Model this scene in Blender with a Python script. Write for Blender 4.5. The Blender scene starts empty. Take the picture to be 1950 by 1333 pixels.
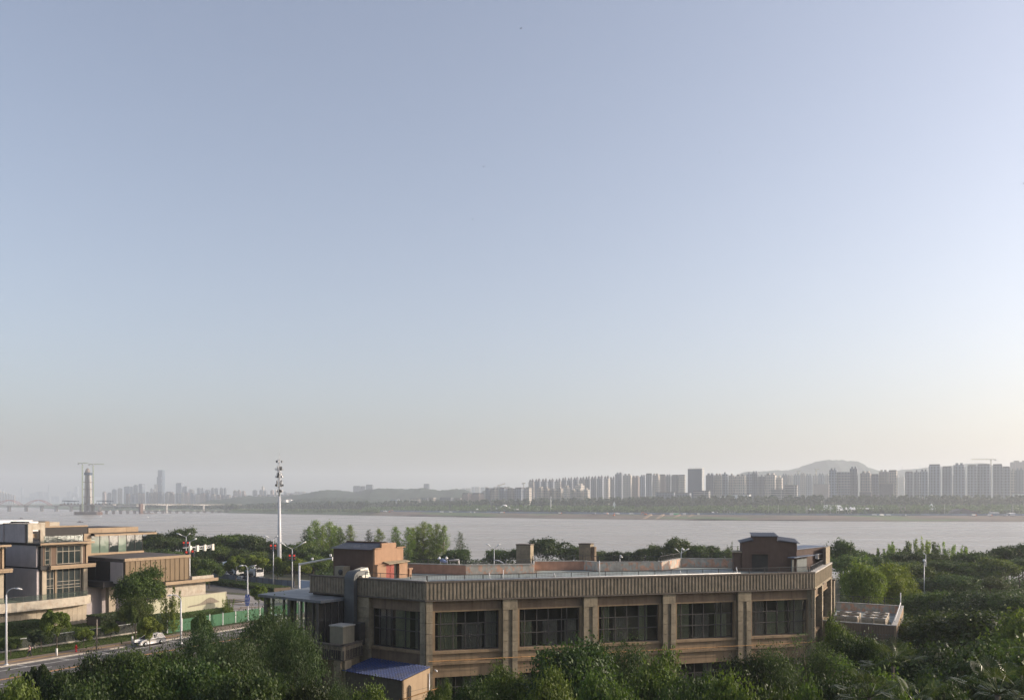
import bpy, bmesh, math, random
import numpy as np
from mathutils import Vector, Matrix
R = math.radians
scene = bpy.context.scene
COL = scene.collection

# ---------------------------------------------------------------- camera, light, exposure
F, HX, HY, H = 1700.0, 975.0, 955.0, 22.0        # focal length and principal point in photo pixels, eye height in metres
cam_data = bpy.data.cameras.new('camera')
cam_data.sensor_width = 36.0
cam_data.lens = F / 1950.0 * 36.0
cam_data.shift_y = (HY - 666.5) / 1950.0
cam_data.clip_start = 0.5
cam_data.clip_end = 40000
cam = bpy.data.objects.new('camera', cam_data)
COL.objects.link(cam)
cam.location = (0, 0, H)
cam.rotation_euler = (R(90), 0, 0)
scene.camera = cam

SUN_EL, SUN_AZ = 19.0, 5.0                       # elevation; azimuth counted from +X towards +Y
world = bpy.data.worlds.new('World'); scene.world = world; world.use_nodes = True
wn = world.node_tree.nodes; wl = world.node_tree.links
wn.clear()
sky = wn.new('ShaderNodeTexSky'); sky.sky_type = 'NISHITA'; sky.sun_disc = False
sky.sun_elevation = R(SUN_EL); sky.sun_rotation = R(90 - SUN_AZ)
sky.altitude = 50; sky.air_density = 1.0; sky.dust_density = 3.4; sky.ozone_density = 2.6
hsv = wn.new('ShaderNodeHueSaturation'); hsv.inputs['Saturation'].default_value = 0.74
bg = wn.new('ShaderNodeBackground'); bg.inputs['Strength'].default_value = 0.145
wo = wn.new('ShaderNodeOutputWorld')
tint = wn.new('ShaderNodeMix'); tint.data_type = 'RGBA'; tint.blend_type = 'MULTIPLY'; tint.inputs[0].default_value = 1.0; tint.inputs[7].default_value = (1.06, 0.985, 0.96, 1)
wl.new(sky.outputs[0], hsv.inputs['Color']); wl.new(hsv.outputs[0], tint.inputs[6]); wl.new(tint.outputs[2], bg.inputs['Color']); wl.new(bg.outputs[0], wo.inputs['Surface'])

sd = bpy.data.lights.new('sun', 'SUN'); sd.energy = 3.2; sd.angle = R(0.8); sd.color = (1.0, 0.84, 0.68)
sun = bpy.data.objects.new('sun', sd); COL.objects.link(sun)
sv = Vector((math.cos(R(SUN_EL)) * math.cos(R(SUN_AZ)), math.cos(R(SUN_EL)) * math.sin(R(SUN_AZ)), math.sin(R(SUN_EL))))
sun.rotation_euler = sv.to_track_quat('Z', 'Y').to_euler()
sun.location = (80, 20, 90)

scene.view_settings.view_transform = 'Standard'
scene.view_settings.look = 'None'
scene.view_settings.exposure = 0.63
scene.view_settings.gamma = 1.0
scene.view_settings.use_curve_mapping = False
scene.render.engine = 'CYCLES'
scene.cycles.max_bounces = 6
scene.cycles.diffuse_bounces = 3
scene.cycles.glossy_bounces = 3
scene.cycles.transmission_bounces = 4
scene.cycles.transparent_max_bounces = 12
scene.cycles.volume_bounces = 2
scene.cycles.use_denoising = True
scene.cycles.caustics_reflective = False
scene.cycles.caustics_refractive = False

# ---------------------------------------------------------------- perspective bookkeeping: real places measured off the photograph
def ground(px, py, z=0.0):
    Y = (H - z) * F / (py - HY)
    return ((px - HX) / F * Y, Y)
def at(px, Y): return (px - HX) / F * Y
def zat(py, Y): return H - (py - HY) / F * Y

# ---------------------------------------------------------------- materials
MATS = {}
def _nt(name):
    m = bpy.data.materials.new(name); m.use_nodes = True
    nt = m.node_tree; nt.nodes.clear()
    out = nt.nodes.new('ShaderNodeOutputMaterial')
    return m, nt, out
def mixcol(nt, fac, a, b, blend='MIX'):
    n = nt.nodes.new('ShaderNodeMix'); n.data_type = 'RGBA'; n.blend_type = blend
    for idx, v in ((0, fac), (6, a), (7, b)):
        if isinstance(v, (int, float)): n.inputs[idx].default_value = v
        elif isinstance(v, tuple): n.inputs[idx].default_value = (*v, 1)
        else: nt.links.new(v, n.inputs[idx])
    return n.outputs[2]
def ramp(nt, v, a, b, c0=0.0, c1=1.0):
    n = nt.nodes.new('ShaderNodeMapRange'); n.clamp = True
    n.inputs[1].default_value = a; n.inputs[2].default_value = b; n.inputs[3].default_value = c0; n.inputs[4].default_value = c1
    nt.links.new(v, n.inputs[0]); return n.outputs[0]
def noise(nt, vec, scale, detail=4, rough=0.55):
    n = nt.nodes.new('ShaderNodeTexNoise'); n.inputs['Scale'].default_value = scale
    n.inputs['Detail'].default_value = detail; n.inputs['Roughness'].default_value = rough
    nt.links.new(vec, n.inputs['Vector']); return n.outputs['Fac']
def coords(nt, scale=(1, 1, 1), world=False):
    if world:
        g = nt.nodes.new('ShaderNodeNewGeometry').outputs['Position']
    else:
        g = nt.nodes.new('ShaderNodeTexCoord').outputs['Object']
    m = nt.nodes.new('ShaderNodeMapping'); m.inputs['Scale'].default_value = scale
    nt.links.new(g, m.inputs['Vector']); return m.outputs[0]

def mat(name, col, rough=0.85, var=0.25, scale=1.2, stain=0.25, streak=0.0, bump=0.15, bscale=14, metal=0.0, objvar=0.0, spec=0.35, col2=None, c2scale=0.6, c2edge=(0.52, 0.6), world=False):
    """weathered opaque surface: fine grain, broad stains, optional vertical run-off streaks and a second patchy colour"""
    if name in MATS: return MATS[name]
    m, nt, out = _nt(name); L = nt.links
    b = nt.nodes.new('ShaderNodeBsdfPrincipled')
    v = coords(nt, world=world)
    base = tuple(col)
    c = base
    if col2 is not None:
        f2 = noise(nt, coords(nt, (1, 1, 0.8), world), c2scale, 6, 0.65)
        c = mixcol(nt, ramp(nt, f2, c2edge[0], c2edge[1]), base, tuple(col2))
    n1 = noise(nt, v, scale, 6, 0.6)
    dark = ramp(nt, n1, 0.3, 0.7, 1.0 - var, 1.0 + var)
    c = mixcol(nt, 1.0, c, dark, 'MULTIPLY')
    if stain > 0:
        n2 = noise(nt, v, scale * 0.22, 5, 0.6)
        c = mixcol(nt, ramp(nt, n2, 0.5, 0.72, 0.0, stain), c, tuple(x * 0.45 for x in base))
    if streak > 0:
        n3 = noise(nt, coords(nt, (3.2, 3.2, 0.16), world), 1.0, 4, 0.6)
        c = mixcol(nt, ramp(nt, n3, 0.5, 0.75, 0.0, streak), c, tuple(x * 0.35 for x in base))
    if objvar > 0:
        oi = nt.nodes.new('ShaderNodeObjectInfo')
        c = mixcol(nt, 1.0, c, ramp(nt, oi.outputs['Random'], 0, 1, 1 - objvar, 1 + objvar), 'MULTIPLY')
    if isinstance(c, tuple): b.inputs['Base Color'].default_value = (*c, 1)
    else: L.new(c, b.inputs['Base Color'])
    b.inputs['Roughness'].default_value = rough
    b.inputs['Metallic'].default_value = metal
    b.inputs['Specular IOR Level'].default_value = spec
    if bump > 0:
        bp = nt.nodes.new('ShaderNodeBump'); bp.inputs['Strength'].default_value = bump; bp.inputs['Distance'].default_value = 0.03
        L.new(noise(nt, v, bscale, 5, 0.6), bp.inputs['Height']); L.new(bp.outputs[0], b.inputs['Normal'])
    L.new(b.outputs[0], out.inputs['Surface'])
    MATS[name] = m; return m

def glass(name, tint=(0.03, 0.035, 0.035), through=0.35, rough=0.03, refl=1.0, wob=0.02):
    """window glass: fresnel mirror over a tinted clear sheet"""
    if name in MATS: return MATS[name]
    m, nt, out = _nt(name); L = nt.links
    gl = nt.nodes.new('ShaderNodeBsdfGlossy'); gl.inputs['Roughness'].default_value = rough; gl.inputs['Color'].default_value = (refl, refl, refl, 1)
    tr = nt.nodes.new('ShaderNodeBsdfTransparent'); tr.inputs['Color'].default_value = (*tint_col(tint), 1)
    df = nt.nodes.new('ShaderNodeBsdfDiffuse'); df.inputs['Color'].default_value = (*tint, 1)
    mx = nt.nodes.new('ShaderNodeMixShader'); mx.inputs[0].default_value = through
    L.new(df.outputs[0], mx.inputs[1]); L.new(tr.outputs[0], mx.inputs[2])
    lf = nt.nodes.new('ShaderNodeLayerWeight'); pw = nt.nodes.new('ShaderNodeMath'); pw.operation = 'POWER'; pw.inputs[1].default_value = 4.0; L.new(lf.outputs['Facing'], pw.inputs[0])
    lw = nt.nodes.new('ShaderNodeMath'); lw.operation = 'MULTIPLY_ADD'; lw.inputs[1].default_value = 0.9; lw.inputs[2].default_value = 0.05; L.new(pw.outputs[0], lw.inputs[0])
    bp = nt.nodes.new('ShaderNodeBump'); bp.inputs['Strength'].default_value = wob; bp.inputs['Distance'].default_value = 0.3
    L.new(noise(nt, coords(nt), 0.8, 2), bp.inputs['Height']); L.new(bp.outputs[0], gl.inputs['Normal'])
    m2 = nt.nodes.new('ShaderNodeMixShader'); L.new(lw.outputs[0], m2.inputs[0]); L.new(mx.outputs[0], m2.inputs[1]); L.new(gl.outputs[0], m2.inputs[2])
    L.new(m2.outputs[0], out.inputs['Surface'])
    MATS[name] = m; return m
def tint_col(t):
    mxv = max(t); return tuple(0.55 + 0.4 * x / mxv for x in t)

def leafmat(name, col, col2, trans=0.35, objvar=0.25, rough=0.55):
    """foliage: leaf by leaf and clump by clump variation, light passing through the blades"""
    if name in MATS: return MATS[name]
    m, nt, out = _nt(name); L = nt.links
    g = nt.nodes.new('ShaderNodeNewGeometry')
    oi = nt.nodes.new('ShaderNodeObjectInfo')
    c = mixcol(nt, g.outputs['Random Per Island'], tuple(col), tuple(col2))
    n1 = noise(nt, coords(nt, (1, 1, 1), True), 0.55, 3)
    c = mixcol(nt, 1.0, c, ramp(nt, n1, 0.3, 0.7, 0.7, 1.3), 'MULTIPLY')
    c = mixcol(nt, 1.0, c, ramp(nt, oi.outputs['Random'], 0, 1, 1 - objvar, 1 + objvar), 'MULTIPLY')
    # some trees lean to yellow, some to blue-green
    mul = nt.nodes.new('ShaderNodeMath'); mul.operation = 'MULTIPLY'; mul.inputs[1].default_value = 7.31
    fr = nt.nodes.new('ShaderNodeMath'); fr.operation = 'FRACT'
    L.new(oi.outputs['Random'], mul.inputs[0]); L.new(mul.outputs[0], fr.inputs[0])
    hs = nt.nodes.new('ShaderNodeHueSaturation'); L.new(c, hs.inputs['Color'])
    L.new(ramp(nt, fr.outputs[0], 0, 1, 0.494, 0.522), hs.inputs['Hue'])
    c = hs.outputs[0]
    b = nt.nodes.new('ShaderNodeBsdfPrincipled'); L.new(c, b.inputs['Base Color']); b.inputs['Roughness'].default_value = rough
    b.inputs['Specular IOR Level'].default_value = 0.25
    t = nt.nodes.new('ShaderNodeBsdfTranslucent'); L.new(mixcol(nt, 1.0, c, (1.3, 1.35, 0.6), 'MULTIPLY'), t.inputs['Color'])
    mx = nt.nodes.new('ShaderNodeMixShader'); mx.inputs[0].default_value = trans
    L.new(b.outputs[0], mx.inputs[1]); L.new(t.outputs[0], mx.inputs[2]); L.new(mx.outputs[0], out.inputs['Surface'])
    MATS[name] = m; return m

# ---------------------------------------------------------------- object helpers
ROOT = {}
def tag(o, label=None, cat=None, group=None, kind=None):
    if label: o['label'] = label
    if cat: o['category'] = cat
    if group: o['group'] = group
    if kind: o['kind'] = kind
    return o
def thing(name, label, cat, loc=(0, 0, 0), rz=0.0, group=None):
    o = bpy.data.objects.new(name, None); o.empty_display_size = 0.5
    COL.objects.link(o); o.location = loc; o.rotation_euler = (0, 0, rz)
    ROOT[o.name] = Matrix.Translation(Vector(loc)) @ Matrix.Rotation(rz, 4, 'Z')
    return tag(o, label, cat, group)
def copy_tree(o, loc=None, rz=None, label=None, scale=None):
    c = o.copy(); COL.objects.link(c)
    if loc is not None: c.location = loc
    if rz is not None: c.rotation_euler = (0, 0, rz)
    if scale is not None: c.scale = scale if isinstance(scale, tuple) else (scale,) * 3
    if label: c['label'] = label
    for ch in list(o.children):
        k = ch.copy(); COL.objects.link(k); k.parent = c
        for g in list(ch.children):
            q = g.copy(); COL.objects.link(q); q.parent = k
    return c

class Frame:
    """vertical wall plane: t runs along it, s comes out of it, z up"""
    def __init__(self, p0, p1):
        self.o = Vector((p0[0], p0[1])); d = Vector((p1[0] - p0[0], p1[1] - p0[1])); self.len = d.length
        self.u = d.normalized(); self.n = Vector((self.u.y, -self.u.x))
        if self.n.dot(self.o) > 0 and False: self.n = -self.n
    def w(self, t, s, z): 
        p = self.o + self.u * t + self.n * s; return (p.x, p.y, z)
    def t(self, px, s=0.0):
        k = (px - HX) / F; a = self.o + self.n * s
        return (k * a.y - a.x) / (self.u.x - k * self.u.y)
    def z(self, px, py, s=0.0):
        t = self.t(px, s); Y = (self.o + self.n * s + self.u * t).y
        return H - (py - HY) / F * Y
WORLD = Frame((0, 0), (1, 0)); WORLD.n = Vector((0, 1))      # plain axes: t = x, s = y

class MB:
    def __init__(self, fr=None): self.v = []; self.f = []; self.fr = fr or WORLD; self.sm = []
    def add(self, vs, fs, smooth=False):
        k = len(self.v); self.v += [tuple(p) for p in vs]; self.f += [tuple(i + k for i in f) for f in fs]; self.sm += [smooth] * len(fs)
        return self
    def box(self, t0, t1, s0, s1, z0, z1, fr=None):
        fr = fr or self.fr
        vs = [fr.w(t, s, z) for z in (z0, z1) for (t, s) in ((t0, s0), (t1, s0), (t1, s1), (t0, s1))]
        return self.add(vs, [(0, 3, 2, 1), (4, 5, 6, 7), (0, 1, 5, 4), (1, 2, 6, 5), (2, 3, 7, 6), (3, 0, 4, 7)])
    def poly(self, pts, z0, z1):
        n = len(pts); vs = [(p[0], p[1], z0) for p in pts] + [(p[0], p[1], z1) for p in pts]
        return self.add(vs, [tuple(range(n))[::-1], tuple(range(n, 2 * n))] + [(i, (i + 1) % n, (i + 1) % n + n, i + n) for i in range(n)])
    def quad(self, a, b, c, d): return self.add([a, b, c, d], [(0, 1, 2, 3)])
    def tube(self, pts, r, n=8, cap=True, smooth=True):
        pts = [Vector(p) for p in pts]; rs = r if isinstance(r, (list, tuple)) else [r] * len(pts)
        vs, fs = [], []
        for i, p in enumerate(pts):
            d = (pts[min(i + 1, len(pts) - 1)] - pts[max(i - 1, 0)]).normalized()
            a = Vector((0, 0, 1)) if abs(d.z) < 0.9 else Vector((1, 0, 0))
            x = d.cross(a).normalized(); y = d.cross(x)
            for k in range(n):
                an = 2 * math.pi * k / n
                vs.append(p + (x * math.cos(an) + y * math.sin(an)) * rs[i])
        for i in range(len(pts) - 1):
            for k in range(n):
                k2 = (k + 1) % n; fs.append((i * n + k, i * n + k2, (i + 1) * n + k2, (i + 1) * n + k))
        if cap: fs.append(tuple(range(n))); fs.append(tuple(range((len(pts) - 1) * n, len(pts) * n)))
        return self.add(vs, fs, smooth)
    def ball(self, c, r, sx=1, sy=1, sz=1, nu=10, nv=6):
        vs, fs = [], []
        for j in range(nv + 1):
            th = math.pi * j / nv
            for i in range(nu):
                ph = 2 * math.pi * i / nu
                vs.append((c[0] + r * sx * math.sin(th) * math.cos(ph), c[1] + r * sy * math.sin(th) * math.sin(ph), c[2] + r * sz * math.cos(th)))
        for j in range(nv):
            for i in range(nu):
                i2 = (i + 1) % nu; fs.append((j * nu + i, (j + 1) * nu + i, (j + 1) * nu + i2, j * nu + i2))
        return self.add(vs, fs, True)
    def lathe(self, c, prof, n=16, smooth=True):
        vs, fs = [], []
        for (r, z) in prof:
            for k in range(n):
                a = 2 * math.pi * k / n; vs.append((c[0] + r * math.cos(a), c[1] + r * math.sin(a), c[2] + z))
        for j in range(len(prof) - 1):
            for k in range(n):
                k2 = (k + 1) % n; fs.append((j * n + k, j * n + k2, (j + 1) * n + k2, (j + 1) * n + k))
        fs.append(tuple(range(n))[::-1]); fs.append(tuple(range((len(prof) - 1) * n, len(prof) * n)))
        return self.add(vs, fs, smooth)
    def mesh(self, name, mat, inv=None):
        me = bpy.data.meshes.new(name)
        vs = self.v if inv is None else [tuple(inv @ Vector(p)) for p in self.v]
        me.from_pydata(vs, [], self.f); me.materials.append(mat)
        if any(self.sm): me.polygons.foreach_set('use_smooth', self.sm)
        bm = bmesh.new(); bm.from_mesh(me); bmesh.ops.recalc_face_normals(bm, faces=bm.faces); bm.to_mesh(me); bm.free()
        me.update(); return me
    def build(self, name, mat, parent=None, **kw):
        """vertices are in world axes; a parent's own place is taken off"""
        inv = None
        if parent is not None:
            p = parent
            while p.name not in ROOT and p.parent: p = p.parent
            inv = ROOT[p.name].inverted() if p.name in ROOT else None
        o = bpy.data.objects.new(name, self.mesh(name, mat, inv)); COL.objects.link(o)
        if parent is not None: o.parent = parent
        return tag(o, **kw)
    def local(self, name, mat, parent=None, **kw):
        """vertices are already in the parent's own axes"""
        o = bpy.data.objects.new(name, self.mesh(name, mat)); COL.objects.link(o)
        if parent is not None: o.parent = parent
        return tag(o, **kw)
def put(name, me, parent, loc=(0, 0, 0), rz=0.0, **kw):
    o = bpy.data.objects.new(name, me); COL.objects.link(o); o.parent = parent; o.location = loc; o.rotation_euler = (0, 0, rz)
    return tag(o, **kw)
def npmesh(name, verts, faces, mat, smooth=False):
    """big mesh from numpy arrays: verts (n,3), faces (m,k)"""
    me = bpy.data.meshes.new(name); nv = len(verts); nf, k = faces.shape
    me.vertices.add(nv); me.vertices.foreach_set('co', np.asarray(verts, np.float32).ravel())
    me.loops.add(nf * k); me.loops.foreach_set('vertex_index', faces.astype(np.int32).ravel())
    me.polygons.add(nf); me.polygons.foreach_set('loop_start', np.arange(0, nf * k, k, dtype=np.int32))
    me.polygons.foreach_set('loop_total', np.full(nf, k, np.int32))
    if smooth: me.polygons.foreach_set('use_smooth', np.ones(nf, bool))
    me.materials.append(mat); me.update(calc_edges=True); me.validate(); return me
# ================================================================ SETTING
rng = np.random.default_rng(7); random.seed(7)
UD = Vector((0.5, 0.8660254)); ND = Vector((0.8660254, -0.5))
O_ROAD = Vector(ground(10.8, 1268.5))
ROAD = Frame(tuple(O_ROAD), tuple(O_ROAD + UD * 100))       # t along the avenue, s towards the far kerb side being 0, positive to the right
WZ = -7.0                                                      # water level

# near shoreline
def shore_y(x): return 318 - 0.34 * x
# near ground: flat land then a bank down to the river
M_ground = mat('ground_soil', (0.065, 0.07, 0.035), 0.95, 0.35, 0.8, 0.4, col2=(0.10, 0.085, 0.055), c2scale=0.15, world=True)
xs = np.linspace(-700, 1000, 86)
prof = [(-2000, 0.0), (-60, 0.0), (-30, 0.0), (-12, -1.2), (-3, -4.5), (6, -7.6), (22, -9.5)]
V = []; 
for x in xs:
    for (d, z) in prof:
        y = shore_y(x) + d + (math.sin(x * 0.05) * 3 + math.sin(x * 0.013 + 1) * 6 if d > -20 else 0)
        V.append((x, max(y, -260) if d > -1999 else -260, z + (0.3 * math.sin(x * 0.3 + d) if -20 < d else 0)))
V = np.array(V); k = len(prof)
Fc = np.array([[i * k + j, (i + 1) * k + j, (i + 1) * k + j + 1, i * k + j + 1] for i in range(len(xs) - 1) for j in range(k - 1)])
tag(bpy.data.objects.new('ground', npmesh('ground', V, Fc, M_ground)), kind='structure'); COL.objects.link(bpy.data.objects['ground'])

# river
m, nt, out = _nt('river_water'); L = nt.links
b = nt.nodes.new('ShaderNodeBsdfPrincipled'); b.inputs['Roughness'].default_value = 0.16; b.inputs['IOR'].default_value = 1.33
n0 = noise(nt, coords(nt, (0.0016, 0.006, 1), True), 1.0, 5, 0.6)
c = mixcol(nt, ramp(nt, n0, 0.35, 0.65), (0.28, 0.25, 0.205), (0.34, 0.31, 0.26))
L.new(c, b.inputs['Base Color'])
b.inputs['Specular IOR Level'].default_value = 0.5
w1 = noise(nt, coords(nt, (0.16, 0.5, 1), True), 1.0, 5, 0.62)
w2 = noise(nt, coords(nt, (0.006, 0.03, 1), True), 1.0, 4, 0.55)
ad = nt.nodes.new('ShaderNodeMath'); ad.operation = 'ADD'; L.new(w1, ad.inputs[0]); L.new(w2, ad.inputs[1])
bp = nt.nodes.new('ShaderNodeBump'); bp.inputs['Strength'].default_value = 0.42; bp.inputs['Distance'].default_value = 1.0
L.new(ad.outputs[0], bp.inputs['Height']); L.new(bp.outputs[0], b.inputs['Normal'])
L.new(ramp(nt, w2, 0.4, 0.62, 0.36, 0.24), b.inputs['Roughness'])
L.new(b.outputs[0], out.inputs['Surface']); M_water = m
wm = MB().add([(-9000, 150, WZ), (6200, 150, WZ), (6200, 9300, WZ), (-9000, 9300, WZ)], [(0, 1, 2, 3)])
wm.build('river_water', M_water, kind='structure')

# far bank: shoreline measured off the photograph, then a terrace, bank and plain behind it
SH = [(-9000, 5600), (-6200, 5200), (-4300, 4750)]
SH += [ground(px, py, WZ) for px, py in ((60, 966.5), (120, 970.3), (210, 972.2), (290, 973.6), (400, 974.4), (436, 976.6), (560, 979.0), (700, 981.4), (850, 984), (1000, 986.4), (1150, 988.4), (1300, 990.2), (1450, 991.4), (1600, 992.4), (1800, 993), (1960, 993.2))]
SH += [(1500, 1240), (3200, 1190), (6200, 1150)]
SHx = np.array([p[0] for p in SH]); SHy = np.array([p[1] for p in SH])
o_ = np.argsort(SHx); SHx = SHx[o_]; SHy = SHy[o_]
def far_y(x): return np.interp(x, SHx, SHy)
fx = np.unique(np.concatenate([np.linspace(-9000, 6200, 60), np.linspace(-1500, 1000, 260)]))
fprof = [(-25, -9), (0, -7.05), (5, -5.6), (22, -4.4), (40, -2.2), (58, -0.5), (75, 0.3), (300, 2.0), (700, 4), (9000, 6)]
V = []
for x in fx:
    fy = far_y(x); wob = 6 * math.sin(x * 0.013) + 3 * math.sin(x * 0.051 + 2)
    for j, (d, z) in enumerate(fprof):
        V.append((x, min(fy + d + (wob if 1 < j < 7 else 0) * (0.4 + 0.2 * j), 9290), z + (0.5 * math.sin(x * 0.03 + j * 2) if 1 < j < 6 else 0)))
V = np.array(V); k = len(fprof)
Fc = np.array([[i * k + j, (i + 1) * k + j, (i + 1) * k + j + 1, i * k + j + 1] for i in range(len(fx) - 1) for j in range(k - 1)])
m, nt, out = _nt('far_bank_soil'); L = nt.links
b = nt.nodes.new('ShaderNodeBsdfPrincipled'); b.inputs['Roughness'].default_value = 0.95
g = nt.nodes.new('ShaderNodeSeparateXYZ'); L.new(nt.nodes.new('ShaderNodeNewGeometry').outputs['Position'], g.inputs[0])
nA = noise(nt, coords(nt, (0.01, 0.03, 0.3), True), 1.0, 6, 0.65)
nB = noise(nt, coords(nt, (0.004, 0.004, 0.1), True), 1.0, 3, 0.5)
earth = mixcol(nt, ramp(nt, nA, 0.35, 0.68), (0.085, 0.065, 0.05), (0.19, 0.145, 0.105))
grass = mixcol(nt, ramp(nt, nA, 0.3, 0.7), (0.05, 0.085, 0.03), (0.10, 0.15, 0.05))
# grass left of the tip, bare works on the right with green stretches
gx = ramp(nt, g.outputs[0], -420, -250, 1.0, 0.0)
gz = ramp(nt, nB, 0.52, 0.6, 0.0, 1.0)
mxn = nt.nodes.new('ShaderNodeMath'); mxn.operation = 'MAXIMUM'; L.new(gx, mxn.inputs[0]); L.new(gz, mxn.inputs[1])
hi = ramp(nt, g.outputs[2], 0.4, 0.8, 0.0, 1.0)
mx2 = nt.nodes.new('ShaderNodeMath'); mx2.operation = 'MAXIMUM'; L.new(mxn.outputs[0], mx2.inputs[0]); L.new(hi, mx2.inputs[1])
c = mixcol(nt, mx2.outputs[0], earth, grass)
c = mixcol(nt, ramp(nt, g.outputs[2], -6.6, -5.9, 1.0, 0.0), c, (0.07, 0.055, 0.045))
L.new(c, b.inputs['Base Color']); L.new(b.outputs[0], out.inputs['Surface'])
o = bpy.data.objects.new('far_bank', npmesh('far_bank', V, Fc, m)); COL.objects.link(o); tag(o, kind='structure')

# haze
m, nt, out = _nt('haze_air')
pv = nt.nodes.new('ShaderNodeVolumePrincipled'); pv.inputs['Color'].default_value = (0.85, 0.91, 0.985, 1)
pv.inputs['Density'].default_value = 0.00016; pv.inputs['Anisotropy'].default_value = 0.28
nt.links.new(pv.outputs[0], out.inputs['Volume'])
MB().box(-9900, 6900, -400, 9900, -12, 330).build('haze', m, kind='stuff')
# ================================================================ FAR BANK
ORD = ['first', 'second', 'third', 'fourth', 'fifth', 'sixth', 'seventh', 'eighth', 'ninth', 'tenth', 'eleventh', 'twelfth', 'thirteenth', 'fourteenth', 'fifteenth',
       'sixteenth', 'seventeenth', 'eighteenth', 'nineteenth', 'twentieth', 'twenty-first', 'twenty-second', 'twenty-third', 'twenty-fourth', 'twenty-fifth', 'twenty-sixth',
       'twenty-seventh', 'twenty-eighth', 'twenty-ninth', 'thirtieth', 'thirty-first', 'thirty-second', 'thirty-third', 'thirty-fourth', 'thirty-fifth', 'thirty-sixth', 'thirty-seventh', 'thirty-eighth', 'thirty-ninth', 'fortieth']

def facade_mat(name, wall, win, px=3.4, pz=3.1, fx=0.42, fz=0.5, rough=0.8):
    m, nt, out = _nt(name); L = nt.links
    tc = nt.nodes.new('ShaderNodeTexCoord'); s = nt.nodes.new('ShaderNodeSeparateXYZ'); L.new(tc.outputs['Object'], s.inputs[0])
    def M(op, a, b=None):
        n = nt.nodes.new('ShaderNodeMath'); n.operation = op
        for i, q in enumerate((a, b)):
            if q is None: continue
            if isinstance(q, (int, float)): n.inputs[i].default_value = q
            else: L.new(q, n.inputs[i])
        return n.outputs[0]
    h = M('ADD', s.outputs[0], s.outputs[1])
    a = M('LESS_THAN', M('FRACT', M('DIVIDE', h, px)), fx)
    b_ = M('LESS_THAN', M('FRACT', M('DIVIDE', s.outputs[2], pz)), fz)
    f = M('MULTIPLY', a, b_)
    oi = nt.nodes.new('ShaderNodeObjectInfo')
    w = mixcol(nt, 1.0, tuple(wall), ramp(nt, oi.outputs['Random'], 0, 1, 0.6, 1.35), 'MULTIPLY')
    c = mixcol(nt, f, w, tuple(win))
    b = nt.nodes.new('ShaderNodeBsdfPrincipled'); b.inputs['Roughness'].default_value = rough; L.new(c, b.inputs['Base Color']); L.new(b.outputs[0], out.inputs['Surface'])
    MATS[name] = m; return m
M_cream = facade_mat('tower_cream', (0.38, 0.345, 0.30), (0.08, 0.095, 0.115), 5.2, 6.2, 0.45, 0.55)
M_grey = facade_mat('tower_grey', (0.19, 0.22, 0.26), (0.055, 0.065, 0.085), 6.4, 6.2, 0.5, 0.6)
M_brown = facade_mat('tower_brown', (0.26, 0.21, 0.19), (0.08, 0.08, 0.09), 3.8, 3.0, 0.45, 0.5)
M_band = facade_mat('tower_banded', (0.55, 0.52, 0.48), (0.05, 0.06, 0.07), 40, 3.6, 0.97, 0.6)
M_blueglass = facade_mat('tower_glass', (0.10, 0.14, 0.19), (0.05, 0.08, 0.12), 2.5, 3.6, 0.8, 0.7, 0.35)
M_roofdk = mat('tower_roof', (0.10, 0.10, 0.11), 0.9, 0.2, 0.2, 0, bump=0)
M_white = mat('white_paint', (0.75, 0.75, 0.73), 0.6, 0.08, 0.5, 0.1, bump=0)
M_steel = mat('galvanised_steel', (0.55, 0.56, 0.57), 0.45, 0.1, 2.0, 0.1, bump=0, metal=0.3)

def notched(w, d, n, a):
    """rectangular plan whose long sides step in and out in bays"""
    pts = []
    for side in (0, 1):
        for i in range(n):
            x0 = -w / 2 + w * i / n; x1 = -w / 2 + w * (i + 1) / n
            o = a if i % 2 == 0 else 0
            if side == 0: pts += [(x0, -d / 2 - o), (x1, -d / 2 - o)]
            else: pts += [(-x0, d / 2 + o), (-x1, d / 2 + o)]
    return pts
def tower(name, px0, px1, pyt, Y, material, label, group=None, base=3.0, ang=30, dd=0.5, crown='boxes', bays=5, cat='apartment tower'):
    xc = (px0 + px1) / 2; W = (px1 - px0) / F * Y * (1.10 if 2100 < Y < 2800 else (0.96 if Y < 2100 else 1.0)); h = zat(pyt, Y) - base
    a = R(ang); w = W / (math.cos(a) + dd * math.sin(abs(a))); d = w * dd
    t = thing(name, label, cat, (at(xc, Y), Y, base), -a, group)
    hb = h - (4.5 if crown == 'boxes' else (9 if crown == 'point' else (3 if crown == 'parapet' else 0)))
    MB().poly(notched(w, d, bays, max(0.5, w * 0.035)), 0, hb).local('facade', material, t)
    if crown == 'boxes':
        for sx in ((-0.22, 0.22) if w > 14 else (0.0,)):
            MB().box(sx * w - w * 0.12, sx * w + w * 0.12, -d * 0.28, d * 0.28, hb, h).local('roof_house', material, t)
    elif crown == 'point':
        for sx in (-0.28, 0.25):
            b = MB(); b.box(sx * w - w * 0.14, sx * w + w * 0.14, -d * 0.3, d * 0.3, hb, hb + 3.5)
            b.add([(sx * w - w * 0.16, -d * 0.34, hb + 3.5), (sx * w + w * 0.16, -d * 0.34, hb + 3.5), (sx * w + w * 0.16, d * 0.34, hb + 3.5), (sx * w - w * 0.16, d * 0.34, hb + 3.5), (sx * w, 0, h + 2 * (sx > 0))], [(0, 1, 4), (1, 2, 4), (2, 3, 4), (3, 0, 4)])
            b.local('roof_turret', M_roofdk, t)
    elif crown == 'parapet':
        MB().box(-w * 0.46, w * 0.46, -d * 0.44, d * 0.44, hb, h).local('roof_parapet', M_roofdk, t)
    return t
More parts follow.
